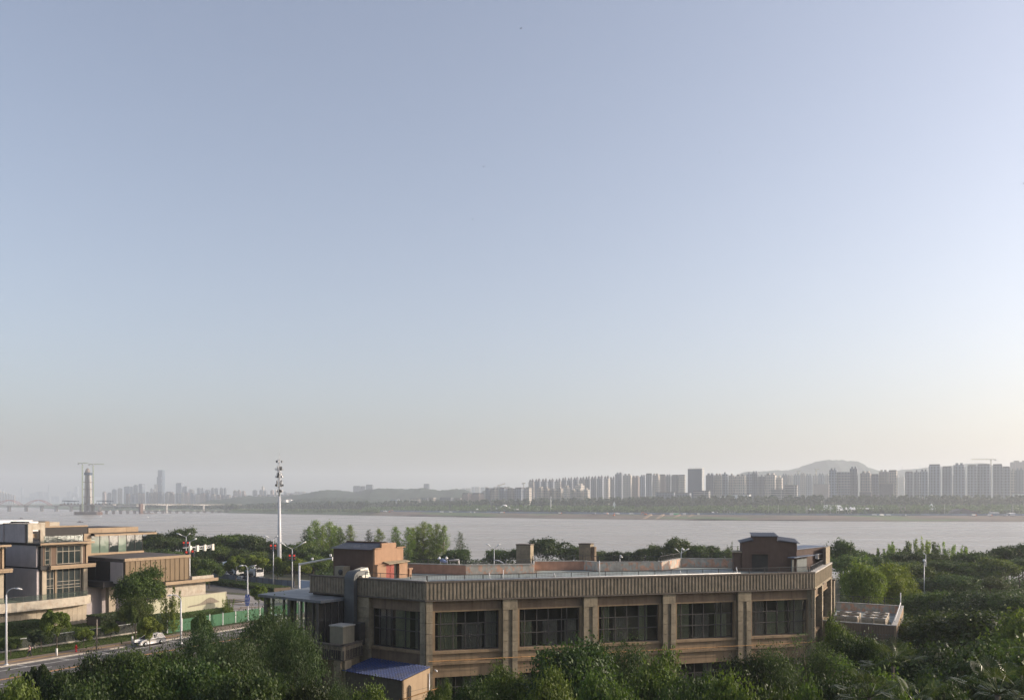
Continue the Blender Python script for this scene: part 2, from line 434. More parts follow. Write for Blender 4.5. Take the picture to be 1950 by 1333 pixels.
def low_block(name, px0, px1, pyt, Y, material, label, group=None, base=3.0, depth=14, ang=12, cat='building', roof=True):
    W = (px1 - px0) / F * Y; h = zat(pyt, Y) - base
    t = thing(name, label, cat, (at((px0 + px1) / 2, Y), Y, base), R(-ang), group)
    MB().box(-W / 2, W / 2, -depth / 2, depth / 2, 0, h).local('wall', material, t)
    if roof: MB().box(-W / 2 - 0.5, W / 2 + 0.5, -depth / 2 - 0.5, depth / 2 + 0.5, h, h + 0.9).local('roof', M_roofdk, t)
    return t

rs = random.Random(11)
# back row with pointed turrets
xs0 = 1007.0; i = 0
while xs0 < 1168:
    wpx = rs.uniform(9.5, 12.5); yt = np.interp(xs0, [1008, 1060, 1090, 1120, 1170], [912, 910.5, 907.5, 906.5, 905.5]) + rs.uniform(-1, 1)
    tower('apartment_tower', xs0, xs0 + wpx, yt, 2650 + rs.uniform(-60, 60), M_grey if i % 4 else M_cream, f'grey tower with pointed roof turrets, {ORD[i]} from the left of its row', 'turreted towers across the river', crown='point', dd=0.6, bays=4, ang=rs.choice((28, 34)))
    xs0 += wpx * rs.uniform(0.98, 1.12); i += 1
# tall flat row
xs0 = 1172.0; i = 0
while xs0 < 1302:
    wpx = rs.uniform(11, 16); yt = 902.5 + rs.uniform(-2.0, 1.5)
    tower('apartment_tower', xs0, xs0 + wpx, yt + rs.choice((0, 0, 2.5, -1)), 2450 + rs.uniform(-90, 90), (M_grey, M_cream, M_brown, M_grey)[i % 4], f'tall flat-topped slab left of the glass office tower, {ORD[i]} from the left', 'tall slabs left of the glass office tower', crown=rs.choice(('boxes', 'parapet', 'boxes')), dd=rs.uniform(0.4, 0.75), bays=rs.choice((3, 5, 7)), ang=rs.choice((22, 30, 40)))
    xs0 += wpx * rs.uniform(0.97, 1.06); i += 1
for i, (a, b, y) in enumerate([(1023, 1036, 927), (1036.5, 1047, 926.5), (1048, 1061, 930), (1062, 1072, 926), (1073, 1085, 924), (1087, 1098, 930), (1096, 1112, 921), (1099, 1110, 930), (1112, 1123, 929)]):
    tower('apartment_tower', a, b, y, 2200 + (y < 925) * 200, M_cream, f'short pale tower in front of the turreted row, {ORD[i]} from the left', 'short pale towers before the turreted row', crown='boxes', dd=0.8, bays=3, ang=40)
for i, (a, b, y, mt) in enumerate([(881, 898, 938.5, M_brown), (899.5, 921, 938.5, M_brown), (925, 934, 929, M_grey), (935, 948, 929.5, M_cream), (951, 966.5, 928, M_grey), (967, 980, 929.5, M_cream), (981, 1000, 928, M_grey), (1001, 1012, 927.5, M_cream)]):
    tower('apartment_block', a, b, y, 2350, mt, f'mid-rise block between wooded hill and turreted row, {ORD[i]} from the left', 'mid-rise blocks by the wooded hill', crown='parapet', dd=0.8, bays=3, ang=38, cat='apartment block')
G = [(1345, 1361, 901, M_grey), (1361, 1375, 901.5, M_cream), (1375, 1386, 899, M_grey), (1388, 1399, 901.5, M_cream), (1400, 1421, 903, M_cream), (1421.5, 1431, 899, M_grey), (1432, 1444, 897, M_grey), (1444.5, 1456, 904, M_grey), (1457, 1478, 901, M_cream), (1478.5, 1490, 906, M_cream)]
for i, (a, b, y, mt) in enumerate(G):
    tower('apartment_tower', a, b, y, 2150, mt, f'apartment tower right of the glass office tower, {ORD[i]} from the left', 'towers right of the glass office tower', crown='boxes', dd=0.6, bays=5, ang=32)
xs0 = 1489.0; i = 0
while xs0 < 1578:
    wpx = rs.uniform(9, 13)
    tower('apartment_tower', xs0, xs0 + wpx, 901.5 + rs.uniform(-2, 2), 2700, (M_grey, M_cream)[i % 2], f'hazy tower below the mast mountain, {ORD[i]} from the left', 'hazy towers below the mast hill', crown='boxes', dd=0.6, bays=4, ang=30)
    xs0 += wpx * rs.uniform(1.0, 1.15); i += 1
G = [(1579, 1595, 891.5, M_grey, 'narrow grey tower with a lit cream side, left of the wide banded slab'),
     (1618, 1634, 888, M_grey, 'narrow grey tower with a pointed cap, right of the wide banded slab'),
     (1638, 1660, 897, M_cream, 'pale double tower just right of the pointed-cap tower'),
     (1660, 1673, 902.5, M_grey, 'dark grey tower in front of the pale twin slab'),
     (1674, 1691, 894.5, M_cream, 'left half of the pale twin slab beside the dark grey tower'),
     (1692, 1709, 895, M_cream, 'right half of the pale twin slab beside the dark grey tower'),
     (1724, 1738.5, 897.5, M_grey, 'short dark tower at the left end of the right-hand tower cluster'),
     (1740, 1751, 895, M_grey, 'second tower of the right-hand cluster, grey with a lit edge'),
     (1752, 1767, 893.5, M_grey, 'third tower of the right-hand cluster, just left of the tallest one'),
     (1769, 1791, 884, M_grey, 'tall grey tower with a lit banded side, fourth of the right-hand cluster'),
     (1795, 1812, 887.5, M_grey, 'fifth tower of the right-hand cluster, slim with a pale edge'),
     (1816, 1838, 881.5, M_grey, 'tallest grey tower of the right-hand cluster, sixth from its left'),
     (1842, 1860, 885, M_grey, 'seventh tower of the right-hand cluster, left of the crane'),
     (1861, 1887, 883.5, M_grey, 'broad grey tower directly under the yellow crane'),
     (1890, 1909, 883.5, M_grey, 'tower right of the crane with a lit cream edge'),
     (1909, 1923, 888, M_grey, 'narrow tower near the right end of the right-hand cluster'),
     (1924, 1933, 892, M_cream, 'slim pale tower near the right edge of the photo'),
     (1932.5, 1949, 891.5, M_grey, 'last grey tower of the row at the right edge of the photo')]
for (a, b, y, mt, lb) in G:
    tower('apartment_tower', a, b, y, 2000, mt, lb, crown=rs.choice(('boxes', 'parapet')), dd=rs.uniform(0.4, 0.65), bays=rs.choice((3, 5)), ang=rs.choice((26, 33, 38)))
tower('apartment_tower', 1927, 1960, 877, 2700, M_brown, 'large hazy brown slab rising behind the last towers on the right', crown='boxes', ang=20)
for i, (a, b) in enumerate(((1700, 1711), (1712, 1722), (1804, 1818), (1834, 1846))):
    tower('apartment_tower', a, b, 903 + i % 2 * 3, 3300, M_cream, f'pale hazy tower behind the right-hand cluster, {ORD[i]} from the left', 'hazy towers behind the right cluster', crown='boxes', ang=30)
# wide slab with storeys one can pick apart
t = thing('apartment_slab', 'wide grey slab with pale storey bands between two narrow towers', 'apartment block', (at(1606, 2000), 2000, 3), R(-8))
hh = zat(899, 2000) - 3
MB().box(-13, 13, -8, 8, 0, hh).local('facade', M_grey, t)
bm_ = MB()
for k in range(14): bm_.box(-13.6, 13.6, -8.7, 8.4, 4 + k * (hh - 6) / 14, 5.1 + k * (hh - 6) / 14)
bm_.local('balcony_band', M_cream, t)
# office tower in two tones
t = thing('office_tower', 'tall glass office tower with a dark left half and a pale gridded right side', 'office tower', (at(1325, 2050), 2050, 3), R(-28))
hh = zat(890.5, 2050) - 3; w = 33
MB().box(-w / 2, w / 2, -8, 8, 0, hh - 4).local('glass_wall', M_blueglass, t)
b = MB()
for k in range(9): b.box(w / 2 + 0.02, w / 2 + 0.6, -8 + k * 2 - 0.2, -8 + k * 2 + 0.3, 0, hh)
for k in range(26): b.box(w / 2 + 0.02, w / 2 + 0.5, -8, 8, 3 + k * hh / 26.5, 4 + k * hh / 26.5)
b.local('pale_grid', M_white, t)
MB().box(-w / 2 - 0.3, w / 2 + 0.3, -8.3, 8.3, hh - 4, hh - 2.8).local('parapet', M_roofdk, t)
b = MB()
for k in range(12): b.box(-w / 2 + 0.5 + k * 2.7, -w / 2 + 1.6 + k * 2.7, -8.2, -7.9, hh - 2.8, hh)
b.local('parapet_fin', M_white, t)
for (a, b_, y, Y, mt, lb, nm) in [(1322, 1351, 935, 1900, M_band, 'low white office block with banded storeys below the glass office tower', 'office_block'),
      (1469, 1495, 932.5, 1900, M_band, 'low grey banded office block left of the taller banded one', 'office_block'),
      (1496, 1518, 924, 1900, M_band, 'mid-height banded office block with a white roof box', 'office_block'),
      (1250, 1285, 938, 2000, M_grey, 'low grey block behind the trees, left of the glass office tower', 'office_block'),
      (1286, 1315, 939, 2000, M_grey, 'low grey block touching the foot of the glass office tower', 'office_block'),
      (1550, 1578, 922, 2500, M_brown, 'dark unfinished block with a white roof corner below the mast hill', 'unfinished_block'),
      (1676, 1700, 922, 1950, M_roofdk, 'dark hollow shell of a building standing before the pale twin slab', 'unfinished_block'),
      (1638, 1659, 938, 1900, M_roofdk, 'low dark flat building with a white end at the tree line', 'low_building'),
      (1395, 1428, 942, 1850, M_white, 'long low white building with a flat roof at the tree line', 'low_building'),
      (1373, 1394, 945, 1850, M_white, 'small low white building left of the long white one', 'low_building'),
      (1772, 1777, 941.5, 1900, M_white, 'tiny white roof block at the tree line under the tall towers', 'low_building'),
      (1930, 1948, 940, 1850, M_white, 'low white curved building at the tree line by the right edge', 'low_building')]:
    low_block(nm, a, b_, y, Y, mt, lb, depth=16, ang=25)
# low-rise estate right of the hill
for i, (a, b, y) in enumerate([(781, 802, 949.5), (803, 817, 948), (818, 829, 947.5), (838, 863, 947.5), (866, 880, 948.5), (745, 760, 951), (920, 925, 949)]):
    low_block('apartment_block', a, b, y, 2500, M_cream if i % 2 == 0 else M_grey, f'low cream walk-up block at the foot of the wooded hill, {ORD[i]} in the estate row', 'low blocks at the foot of the hill', depth=14, ang=30)
# small white houses along the slope, left
for i in range(34):
    a = 540 + i * 4.4 + rs.uniform(-1, 1)
    low_block('house', a, a + rs.uniform(2.6, 4.2), 950.5 + rs.uniform(-1.4, 2.2), 2900 + rs.uniform(-80, 160), (M_cream, M_white)[i % 2], f'tiny pale house on the slope before the wooded hill, {ORD[i]} from the left', 'white houses on the slope', depth=12, ang=25, cat='house')
# stadium-like white roof
t = thing('arena', 'low arena with a white curved roof at the foot of the wooded hill', 'arena', (at(735, 2600), 2600, 4))
MB().lathe((0, 0, 0), [(36, 0), (36, 6), (34, 8)], 24).local('wall', M_grey, t)
b = MB(); b.lathe((0, 0, 0), [(38, 8), (26, 11), (10, 12.5)], 24); b.local('roof', M_white, t)

# ---- left skyline, far downstream
LS = [(195, 202.5, 935.5, M_brown), (204, 212, 937.5, M_grey), (213, 222, 931, M_grey), (224, 233, 929, M_cream), (236, 253, 926, M_blueglass), (254, 262.5, 922.5, M_grey), (264, 276, 921, M_blueglass),
      (286, 291, 929, M_grey), (292, 296.5, 930, M_cream), (316, 331, 936, M_brown), (335, 352, 919.5, M_blueglass), (348, 361, 926, M_grey), (361, 370, 931, M_cream), (375, 382, 928, M_grey), (383, 389, 928.5, M_grey),
      (390, 401, 932, M_grey), (402, 408.5, 928, M_grey), (409, 415.5, 928.5, M_grey), (418.5, 425, 928, M_grey), (426, 432, 928, M_grey), (444, 451, 933, M_brown), (452, 459, 932.5, M_brown), (460, 467.5, 934, M_brown),
      (481, 490, 932.5, M_grey), (494, 501, 932, M_grey), (502, 510, 933, M_grey), (515, 522, 932.5, M_brown), (523, 528, 936, M_cream), (498, 503.5, 925, M_cream)]
for i, (a, b, y, mt) in enumerate(LS):
    tower('city_tower', a, b, y, 4700 if mt is not M_brown else 4300, mt, f'hazy city tower right of the bridge pylon, {ORD[i]} from the left', 'skyline towers downstream', crown='boxes' if (b - a) < 12 else 'parapet', bays=3, ang=30, cat='tower')
i = 0; xs0 = 240.0
while xs0 < 560:
    w = rs.uniform(6, 11)
    tower('city_block', xs0, xs0 + w, np.interp(xs0, [240, 300, 330, 400, 440, 560], [940, 936, 938, 940, 943, 942]) + rs.uniform(-1.5, 1.5), 3900, (M_brown, M_grey, M_cream)[i % 3], f'lower hazy block before the downstream skyline, {ORD[i]} from the left', 'lower blocks before the downstream skyline', crown='parapet', bays=3, ang=30, cat='apartment block')
    xs0 += w * rs.uniform(1.0, 1.25); i += 1
# supertall with a step
t = thing('skyscraper', 'tallest stepped skyscraper of the hazy skyline, far higher than its neighbours', 'skyscraper', (at(307, 4800), 4800, 3), R(-12))
h1 = zat(895, 4800) - 3; h2 = zat(908, 4800) - 3; h3 = zat(922, 4800) - 3
MB().box(-13, 14, -12, 12, 0, h1).local('main_shaft', M_blueglass, t)
MB().box(-19, -13.02, -11, 11, 0, h2).local('side_shaft', M_blueglass, t)
MB().box(-28, -13.1, -20, -12.1, 0, h3).local('lower_shaft', M_cream, t)
for k in range(5): MB().box(8.5, 9.5, -12.5, -12.02, 20 + k * h2 / 5.5, 14 + (k + 1) * h2 / 5.5).local('vertical_fin', M_white, t)
for i, (a, b, y, mt) in enumerate([(3, 8.5, 930, M_grey), (40, 44.5, 928, M_grey), (57, 68, 939, M_grey), (68, 74, 936.5, M_grey), (74, 86, 936, M_grey), (88, 95, 937.5, M_grey), (91.5, 94, 922.5, M_grey), (128, 136, 935.5, M_grey), (137, 143, 938, M_grey), (143, 150, 926.5, M_grey), (99, 121, 945, M_grey), (24, 39, 946, M_grey), (44, 57, 947, M_grey), (121, 150, 947, M_grey), (151, 192, 946, M_grey)]):
    tower('city_tower', a, b, y, 8600, mt, f'very faint tower in the haze behind the arch bridge, {ORD[i]} from the left', 'faint towers behind the arch bridge', crown='none', bays=3, ang=20, cat='tower')
for i in range(6):
    a = -1 + i * 5.3
    tower('city_tower', a, a + 3.6, 934.5 + i * 1.6, 5600, M_cream, f'slender pale tower above the red arches, {ORD[i]} from the left', 'slender towers above the red arches', crown='none', bays=3, ang=30, dd=0.7, cat='tower')
for (a, b, y, lb) in [(673, 687, 925, 'left block of the hazy twin slabs behind the wooded hill'), (687.5, 695.5, 925.5, 'middle block of the hazy slabs behind the wooded hill'), (697, 711, 922.5, 'right taller block of the hazy slabs behind the wooded hill'), (807, 818, 921, 'lone square block standing on top of the long wooded hill')]:
    tower('apartment_slab', a, b, y, 4200, M_grey, lb, crown='parapet', bays=4, ang=14, cat='apartment block')
i = 0; xs0 = 540.0
while xs0 < 620:
    w = rs.uniform(4, 8)
    tower('city_block', xs0, xs0 + w, 936.5 + rs.uniform(-1.5, 2) , 5200, (M_grey, M_cream)[i % 2], f'hazy block on the ridge right of the cell mast, {ORD[i]} from the left', 'hazy blocks right of the cell mast', crown='none', bays=3, ang=25, cat='apartment block')
    xs0 += w * 1.05; i += 1
i = 0; xs0 = 880.0
while xs0 < 950:
    w = rs.uniform(6, 10)
    tower('city_block', xs0, xs0 + w, 928 + rs.uniform(-2, 2), 5200, (M_grey, M_cream)[i % 2], f'hazy block behind the low wooded hump, {ORD[i]} from the left', 'hazy blocks behind the wooded hump', crown='none', bays=3, ang=25, cat='apartment block')
    xs0 += w * 1.1; i += 1

# ---- hills
M_hill = mat('hill_forest', (0.022, 0.042, 0.024), 0.95, 0.35, 0.02, 0.2, bump=1.0, bscale=0.05, world=True)
def hill(name, prof, Y, depth, base=3):
    pxs = np.linspace(prof[0][0], prof[-1][0], 130); py = np.interp(pxs, [p[0] for p in prof], [p[1] for p in prof])
    ker = np.ones(7) / 7; py = np.convolve(np.pad(py, 3, 'edge'), ker, 'valid')
    py = py + 0.5 * np.sin(pxs * 0.31) + 0.5 * np.sin(pxs * 0.9) + 0.3 * np.sin(pxs * 2.3 + 1) + rng.normal(0, 0.18, len(pxs))
    nd = 14; V = []
    for i, p in enumerate(pxs):
        top = H - (py[i] - HY) / F * Y
        for j in range(nd):
            q = j / (nd - 1) * 2 - 1
            z = base + max(0, top - base) * (math.cos(q * math.pi / 2) ** 1.3) * (1 + 0.06 * math.sin(i * 0.5 + j * 1.7) * (abs(q) > 0.15))
            V.append((at(p, Y), Y + q * depth, z - (4 if abs(q) == 1 else 0)))
    Fc = np.array([[i * nd + j, (i + 1) * nd + j, (i + 1) * nd + j + 1, i * nd + j + 1] for i in range(len(pxs) - 1) for j in range(nd - 1)])
    o = bpy.data.objects.new(name, npmesh(name, np.array(V), Fc, M_hill, True)); COL.objects.link(o); return tag(o, kind='structure')
hill('hill_near', [(425, 952), (470, 945), (520, 946), (560, 944), (590, 939), (622, 933), (640, 932.5), (660, 935), (676, 938), (690, 935), (705, 932), (722, 929.8), (745, 930), (765, 931.5), (800, 929.5), (815, 929), (832, 934), (850, 933), (872, 930.5), (885, 931), (900, 938), (915, 944), (925, 952)], 3300, 420)
hill('hill_mound', [(905, 950), (920, 934), (940, 929), (955, 926.5), (970, 927), (985, 931), (1010, 940), (1030, 951)], 3600, 300)
hill('hill_low', [(560, 952), (575, 949), (600, 948), (640, 947.5), (700, 949), (735, 952)], 2750, 120)
hill('mountain', [(1395, 925), (1404, 902), (1415, 897), (1430, 896.5), (1445, 899), (1460, 896), (1480, 894), (1495, 897), (1515, 892), (1535, 886), (1550, 880), (1565, 875.5), (1600, 876), (1615, 877), (1635, 884), (1655, 893), (1690, 900), (1708, 896), (1722, 893), (1740, 894.5), (1760, 890), (1785, 888), (1800, 888), (1830, 884), (1850, 882), (1865, 881.5), (1880, 885), (1905, 893), (1960, 905), (1990, 930)], 4600, 500)
# masts on the mountain
for i, (px, py0, py1) in enumerate(((1590, 868, 877), (1718, 882, 893), (1752, 882, 889), (1763, 884, 889))):
    t = thing('radio_mast', ('tall radio mast on the summit of the mountain', 'thin mast on the right shoulder of the mountain', 'left mast of the pair on the low ridge', 'right mast of the pair on the low ridge')[i], 'mast', (at(px, 4600), 4600, zat(py1, 4600) - 3))
    MB().tube([(0, 0, 0), (0, 0, zat(py0, 4600) - zat(py1, 4600) + 3)], [1.4, 0.6], 6).local('pole', M_steel, t)

# ---- cranes
M_crane = mat('crane_yellow', (0.40, 0.37, 0.24), 0.6, 0.1, 1, 0, bump=0)
def lattice(b, p0, p1, w, n, r=0.18):
    p0 = Vector(p0); p1 = Vector(p1); d = (p1 - p0).normalized(); a = Vector((0, 0, 1)) if abs(d.z) < 0.8 else Vector((1, 0, 0))
    x = d.cross(a).normalized() * w / 2; y = d.cross(x).normalized() * w / 2
    cs = [x + y, x - y, -x - y, -x + y]
    for c in cs: b.tube([p0 + c, p1 + c], r, 4, False, False)
    for i in range(n):
        q0 = p0.lerp(p1, i / n); q1 = p0.lerp(p1, (i + 1) / n)
        for k in range(4): b.tube([q0 + cs[k], q1 + cs[(k + 1) % 4]], r * 0.7, 3, False, False)
def crane(px, Y, base, ymast, jib_l, jib_r, label, lift=0.0, w=2.2, rz=0.0, r=0.25, mat_=None):
    mt = mat_ or M_crane
    t = thing('tower_crane', label, 'crane', (at(px, Y), Y, base), rz)
    h = zat(ymast, Y) - base
    b = MB(); lattice(b, (0, 0, 0), (0, 0, h), w, max(6, int(h / 6)), r); b.local('mast', mt, t)
    b = MB(); lattice(b, (0, 0, h), (jib_r, 0, h + lift), w * 0.7, 12, r); b.local('jib', mt, t)
    b = MB(); lattice(b, (0, 0, h), (-jib_l, 0, h), w * 0.7, 5, r); b.local('counter_jib', mt, t)
    MB().box(-jib_l - 1.5, -jib_l + 2.5, -1.2, 1.2, h - 3.2, h - 0.5).local('counterweight', M_steel, t)
    MB().box(-1.6, 1.6, -1.9, -0.2, h - 3, h - 0.2).local('cab', M_steel, t)
    return t
crane(1887, 2300, 60, 874.5, 12, 50, 'yellow tower crane standing over the right-hand tower cluster', rz=math.pi)
crane(1554, 2800, 40, 893, 6, 10, 'small tower crane over the hazy towers below the mountain', r=0.4)
crane(1520, 2800, 40, 896.5, 6, 8, 'small low crane left of the other one below the mountain', r=0.4)
crane(951, 2500, 20, 924, 5, 16, 'crane with a raised jib over the mid-rise blocks', lift=5, r=0.4)
crane(997, 2500, 20, 920, 4, 5, 'small crane just left of the turreted row', r=0.4)

# ---- objects on the far bank, close behind the shoreline
def fb(px, d): 
    """point d metres behind the far shoreline in photo column px"""
    Y = 1500.0
    for _ in range(12): Y = far_y(at(px, Y)) + d
    return at(px, Y), Y
M_hoard = mat('hoarding_blue', (0.20, 0.25, 0.32), 0.7, 0.15, 0.1, 0, bump=0, objvar=0.2)
pts = [fb(px, 88) for px in np.linspace(690, 1960, 44)]
hd = thing('site_hoarding', 'long blue-grey site hoarding on top of the far bank', 'hoarding', (pts[0][0], pts[0][1], 0))
for a, b in zip(pts[:-1], pts[1:]):
    fr = Frame(a, b); MB(fr).box(0, fr.len - 0.4, -0.2, 0.2, 0.2, 3.4 + rs.uniform(-0.2, 0.2)).build('panel', M_hoard, hd)
x, y = fb(1049, 150); t = thing('cell_mast', 'thin white mobile mast among the trees of the far bank', 'mast', (x, y, 0)); MB().tube([(0, 0, 0), (0, 0, zat(945, y))], [1.0, 0.4], 8).local('pole', M_white, t)
MB().lathe((0, 0, zat(948, y)), [(1.4, 0), (1.4, 2.5)], 8).local('antenna_ring', M_steel, t)
x, y = fb(1169.5, 230); t = thing('sail_sculpture', 'white sail-shaped sculpture on the far bank', 'sculpture', (x, y, 2))
h = zat(954, y) - 2
b = MB()
for k in range(5): b.add([(-4.2 + k * 1.7, -1.0, 0), (-2.7 + k * 1.7, -1.0, 0), (-2.7 + k * 1.7, 1, 0), (-4.2 + k * 1.7, 1, 0), (-1.6 + k * 0.7, -0.4, h - abs(k - 2) * 1.8), (-0.9 + k * 0.7, -0.4, h - abs(k - 2) * 1.8), (-0.9 + k * 0.7, 0.4, h - abs(k - 2) * 1.8), (-1.6 + k * 0.7, 0.4, h - abs(k - 2) * 1.8)], [(0, 1, 5, 4), (1, 2, 6, 5), (2, 3, 7, 6), (3, 0, 4, 7), (4, 5, 6, 7)])
b.local('sail', M_white, t)
M_bluecab = mat('cabin_green', (0.10, 0.50, 0.22), 0.6, 0.1, 0.3, 0, bump=0)
M_orange = mat('machine_orange', (0.65, 0.18, 0.05), 0.5, 0.1, 0.5, 0, bump=0)
M_tent = mat('tent_white', (0.80, 0.80, 0.78), 0.6, 0.05, 0.3, 0, bump=0)
def gable(name, px0, px1, d, z0, he, hr, wallm, roofm, label, depth=14, ang=0, cat='building', hip=0.0):
    x0, y0 = fb(px0, d); x1, y1 = fb(px1, d); w = x1 - x0
    t = thing(name, label, cat, ((x0 + x1) / 2, (y0 + y1) / 2, z0), R(ang))
    MB().box(-w / 2, w / 2, -depth / 2, depth / 2, 0, he).local('wall', wallm, t)
    q = w / 2 * hip; e = 0.8
    b = MB(); b.add([(-w / 2 - e, -depth / 2 - e, he), (w / 2 + e, -depth / 2 - e, he), (w / 2 + e, depth / 2 + e, he), (-w / 2 - e, depth / 2 + e, he), (-w / 2 + q, 0, hr), (w / 2 - q, 0, hr)], [(0, 1, 5, 4), (2, 3, 4, 5), (1, 2, 5), (3, 0, 4), (0, 3, 2, 1)])
    b.local('roof', roofm, t); return t
M_redroof = mat('roof_brown', (0.16, 0.10, 0.08), 0.8, 0.1, 0.1, 0, bump=0)
gable('hall', 1567, 1602, 190, 1, 6, 15, M_grey, M_tent, 'long hall with a bright white pitched roof among the far bank trees', 22)
gable('hall', 1608, 1630, 170, 1, 8, 12.5, M_cream, M_tent, 'white flat-roofed hall with an open front, right of the long white hall', 12)
gable('hall', 1633, 1682, 170, 1, 9, 10.5, M_grey, M_tent, 'long thin white canopy roof right of the open-fronted hall', 10)
gable('tent', 1767, 1781, 160, 2, 7, 17, M_cream, M_tent, 'white tent with a pointed peak on the far bank', 10, cat='tent', hip=0.95)
x, y = fb(1829, 110)
t = thing('shed', 'wide dark-fronted shed with a low pitched brown roof near the water', 'shed', (x, y, 0))
b = MB(); b.add([(-36, -10, 0), (36, -10, 0), (0, -10, 11), (-36, 12, 0), (36, 12, 0), (0, 12, 11)], [(0, 1, 2), (3, 5, 4), (0, 2, 5, 3), (0, 3, 4, 1)]); b.local('shell', M_roofdk, t)
b = MB(); b.add([(0, -10.6, 11.5), (38, -10.6, 0.6), (38, 12.6, 0.6), (0, 12.6, 11.5), (0, -10.6, 11), (38, -10.6, 0), (38, 12.6, 0), (0, 12.6, 11)], [(0, 1, 2, 3), (4, 5, 1, 0), (6, 7, 3, 2)]); b.local('roof_sheet', M_redroof, t)
for (p, q, d, he, hr, lb, mt, rm) in [(1541, 1564, 200, 7, 9.5, 'low white-walled building left of the long white hall', M_cream, M_white), (1714, 1723, 120, 12, 13, 'small upright cream kiosk near the far shore', M_cream, M_roofdk), (1386, 1400, 120, 4, 5.5, 'white site cabin above the grassy bank', M_white, M_tent), (1354, 1366, 110, 3, 4.2, 'low white cabin left of the larger site cabin', M_white, M_tent), (1799, 1815, 190, 8, 9, 'grey roofed pavilion behind the dark shed', M_grey, M_redroof),
        (1748, 1762, 150, 4, 6, 'small building with a pale blue roof left of the tent', M_cream, M_hoard), (1885, 1901, 110, 3.5, 4.5, 'low white cabin right of the dark shed', M_white, M_tent), (1917, 1931, 105, 2.5, 3.5, 'row of low pale cabins near the right edge', M_cream, M_tent), (1105, 1125, 200, 3, 4.2, 'low pale canopy among the far bank trees', M_cream, M_tent), (908, 922, 230, 4, 7, 'small pale building half hidden in the far bank trees', M_cream, M_white), (975, 987, 200, 5, 7, 'low cream building right of the pagoda roof', M_cream, M_white)]:
    gable('cabin', p, q, d, 1, he, hr, mt, rm, lb, 9)
# pagoda-like pavilion
x, y = fb(961, 210); t = thing('pavilion', 'pavilion with a sweeping pale upturned roof among the far bank trees', 'pavilion', (x, y, 1))
MB().box(-13, 13, -7, 7, 0, 5).local('wall', M_grey, t)
b = MB(); N = 9
for k in range(N):
    u0 = -1 + 2 * k / N; u1 = -1 + 2 * (k + 1) / N
    f = lambda u: 6 + 9 * (1 - abs(u)) ** 1.5 + 1.2 * abs(u) ** 6
    b.add([(u0 * 18, -9, f(u0) - 1), (u1 * 18, -9, f(u1) - 1), (u1 * 18, 0, f(u1) + 1.5), (u0 * 18, 0, f(u0) + 1.5), (u1 * 18, 9, f(u1) - 1), (u0 * 18, 9, f(u0) - 1)], [(0, 1, 2, 3), (3, 2, 4, 5)])
b.local('roof', M_white, t)
for i, (px, d, w, col, lb) in enumerate([(1288, 76, 9, M_bluecab, 'bright green site cabin on the far bank'), (1279, 70, 6, M_white, 'white site cabin left of the green one'), (1303, 80, 5, M_tent, 'white van-sized cabin right of the green one'), (1330, 78, 4, M_white, 'small white container above the ramps')]):
    x, y = fb(px, d); t = thing('site_cabin', lb, 'cabin', (x, y, -0.2)); MB().box(-w / 2, w / 2, -1.5, 1.5, 0, 3.2).local('wall', col, t); MB().box(-w / 2 - 0.2, w / 2 + 0.2, -1.7, 1.7, 3.2, 3.5).local('roof', M_white, t)
def excavator(px, d, z, label, rz):
    x, y = fb(px, d); t = thing('excavator', label, 'excavator', (x, y, z), rz)
    MB().box(-2.2, 2.2, -1.5, -0.7, 0, 1.0).local('track', M_roofdk, t); MB().box(-2.2, 2.2, 0.7, 1.5, 0, 1.0).local('track', M_roofdk, t)
    MB().box(-2.4, 1.6, -1.5, 1.5, 1.0, 2.5).local('body', M_orange, t); MB().box(0.2, 1.8, -1.5, -0.2, 2.5, 3.6).local('cab', M_roofdk, t)
    MB().tube([(1.5, 0.3, 2.0), (4.0, 0.3, 5.2), (6.5, 0.3, 4.2)], 0.35, 5).local('boom', M_orange, t); MB().tube([(6.5, 0.3, 4.2), (7.2, 0.3, 1.2)], 0.3, 5).local('stick', M_orange, t); MB().box(6.6, 8, -0.4, 1, 0.3, 1.4).local('bucket', M_roofdk, t)
excavator(1169, 40, -2.4, 'orange excavator on the bare far bank below the sail sculpture', 1.2)
excavator(742, 60, -0.6, 'orange excavator on the sandy bank near the wooded point', 0.2)
excavator(1229, 60, -0.6, 'excavator with a raised arm beside the earth ramps', 2.6)
M_ramp = mat('earth_ramp', (0.30, 0.22, 0.15), 0.9, 0.2, 0.1, 0, bump=0)
for i, px in enumerate((1226, 1250, 1281, 1306)):
    x0, y0 = fb(px, 10); x1, y1 = fb(px + 13, 64)
    fr = Frame((x0, y0), (x1, y1)); b = MB(fr); b.add([fr.w(0, -2.5, -5.6), fr.w(0, 2.5, -5.6), fr.w(fr.len, 2.5, 1.4), fr.w(fr.len, -2.5, 1.4), fr.w(0, -2.5, -7), fr.w(0, 2.5, -7), fr.w(fr.len, 2.5, -2), fr.w(fr.len, -2.5, -2)], [(0, 1, 2, 3), (0, 3, 7, 4), (1, 5, 6, 2), (0, 4, 5, 1)])
    b.build('ramp', M_ramp, kind='structure')
TPX = [rs.uniform(700, 1330) if i < 14 else rs.uniform(1650, 1940) for i in range(22)]; TR = sorted(range(22), key=lambda k: TPX[k])
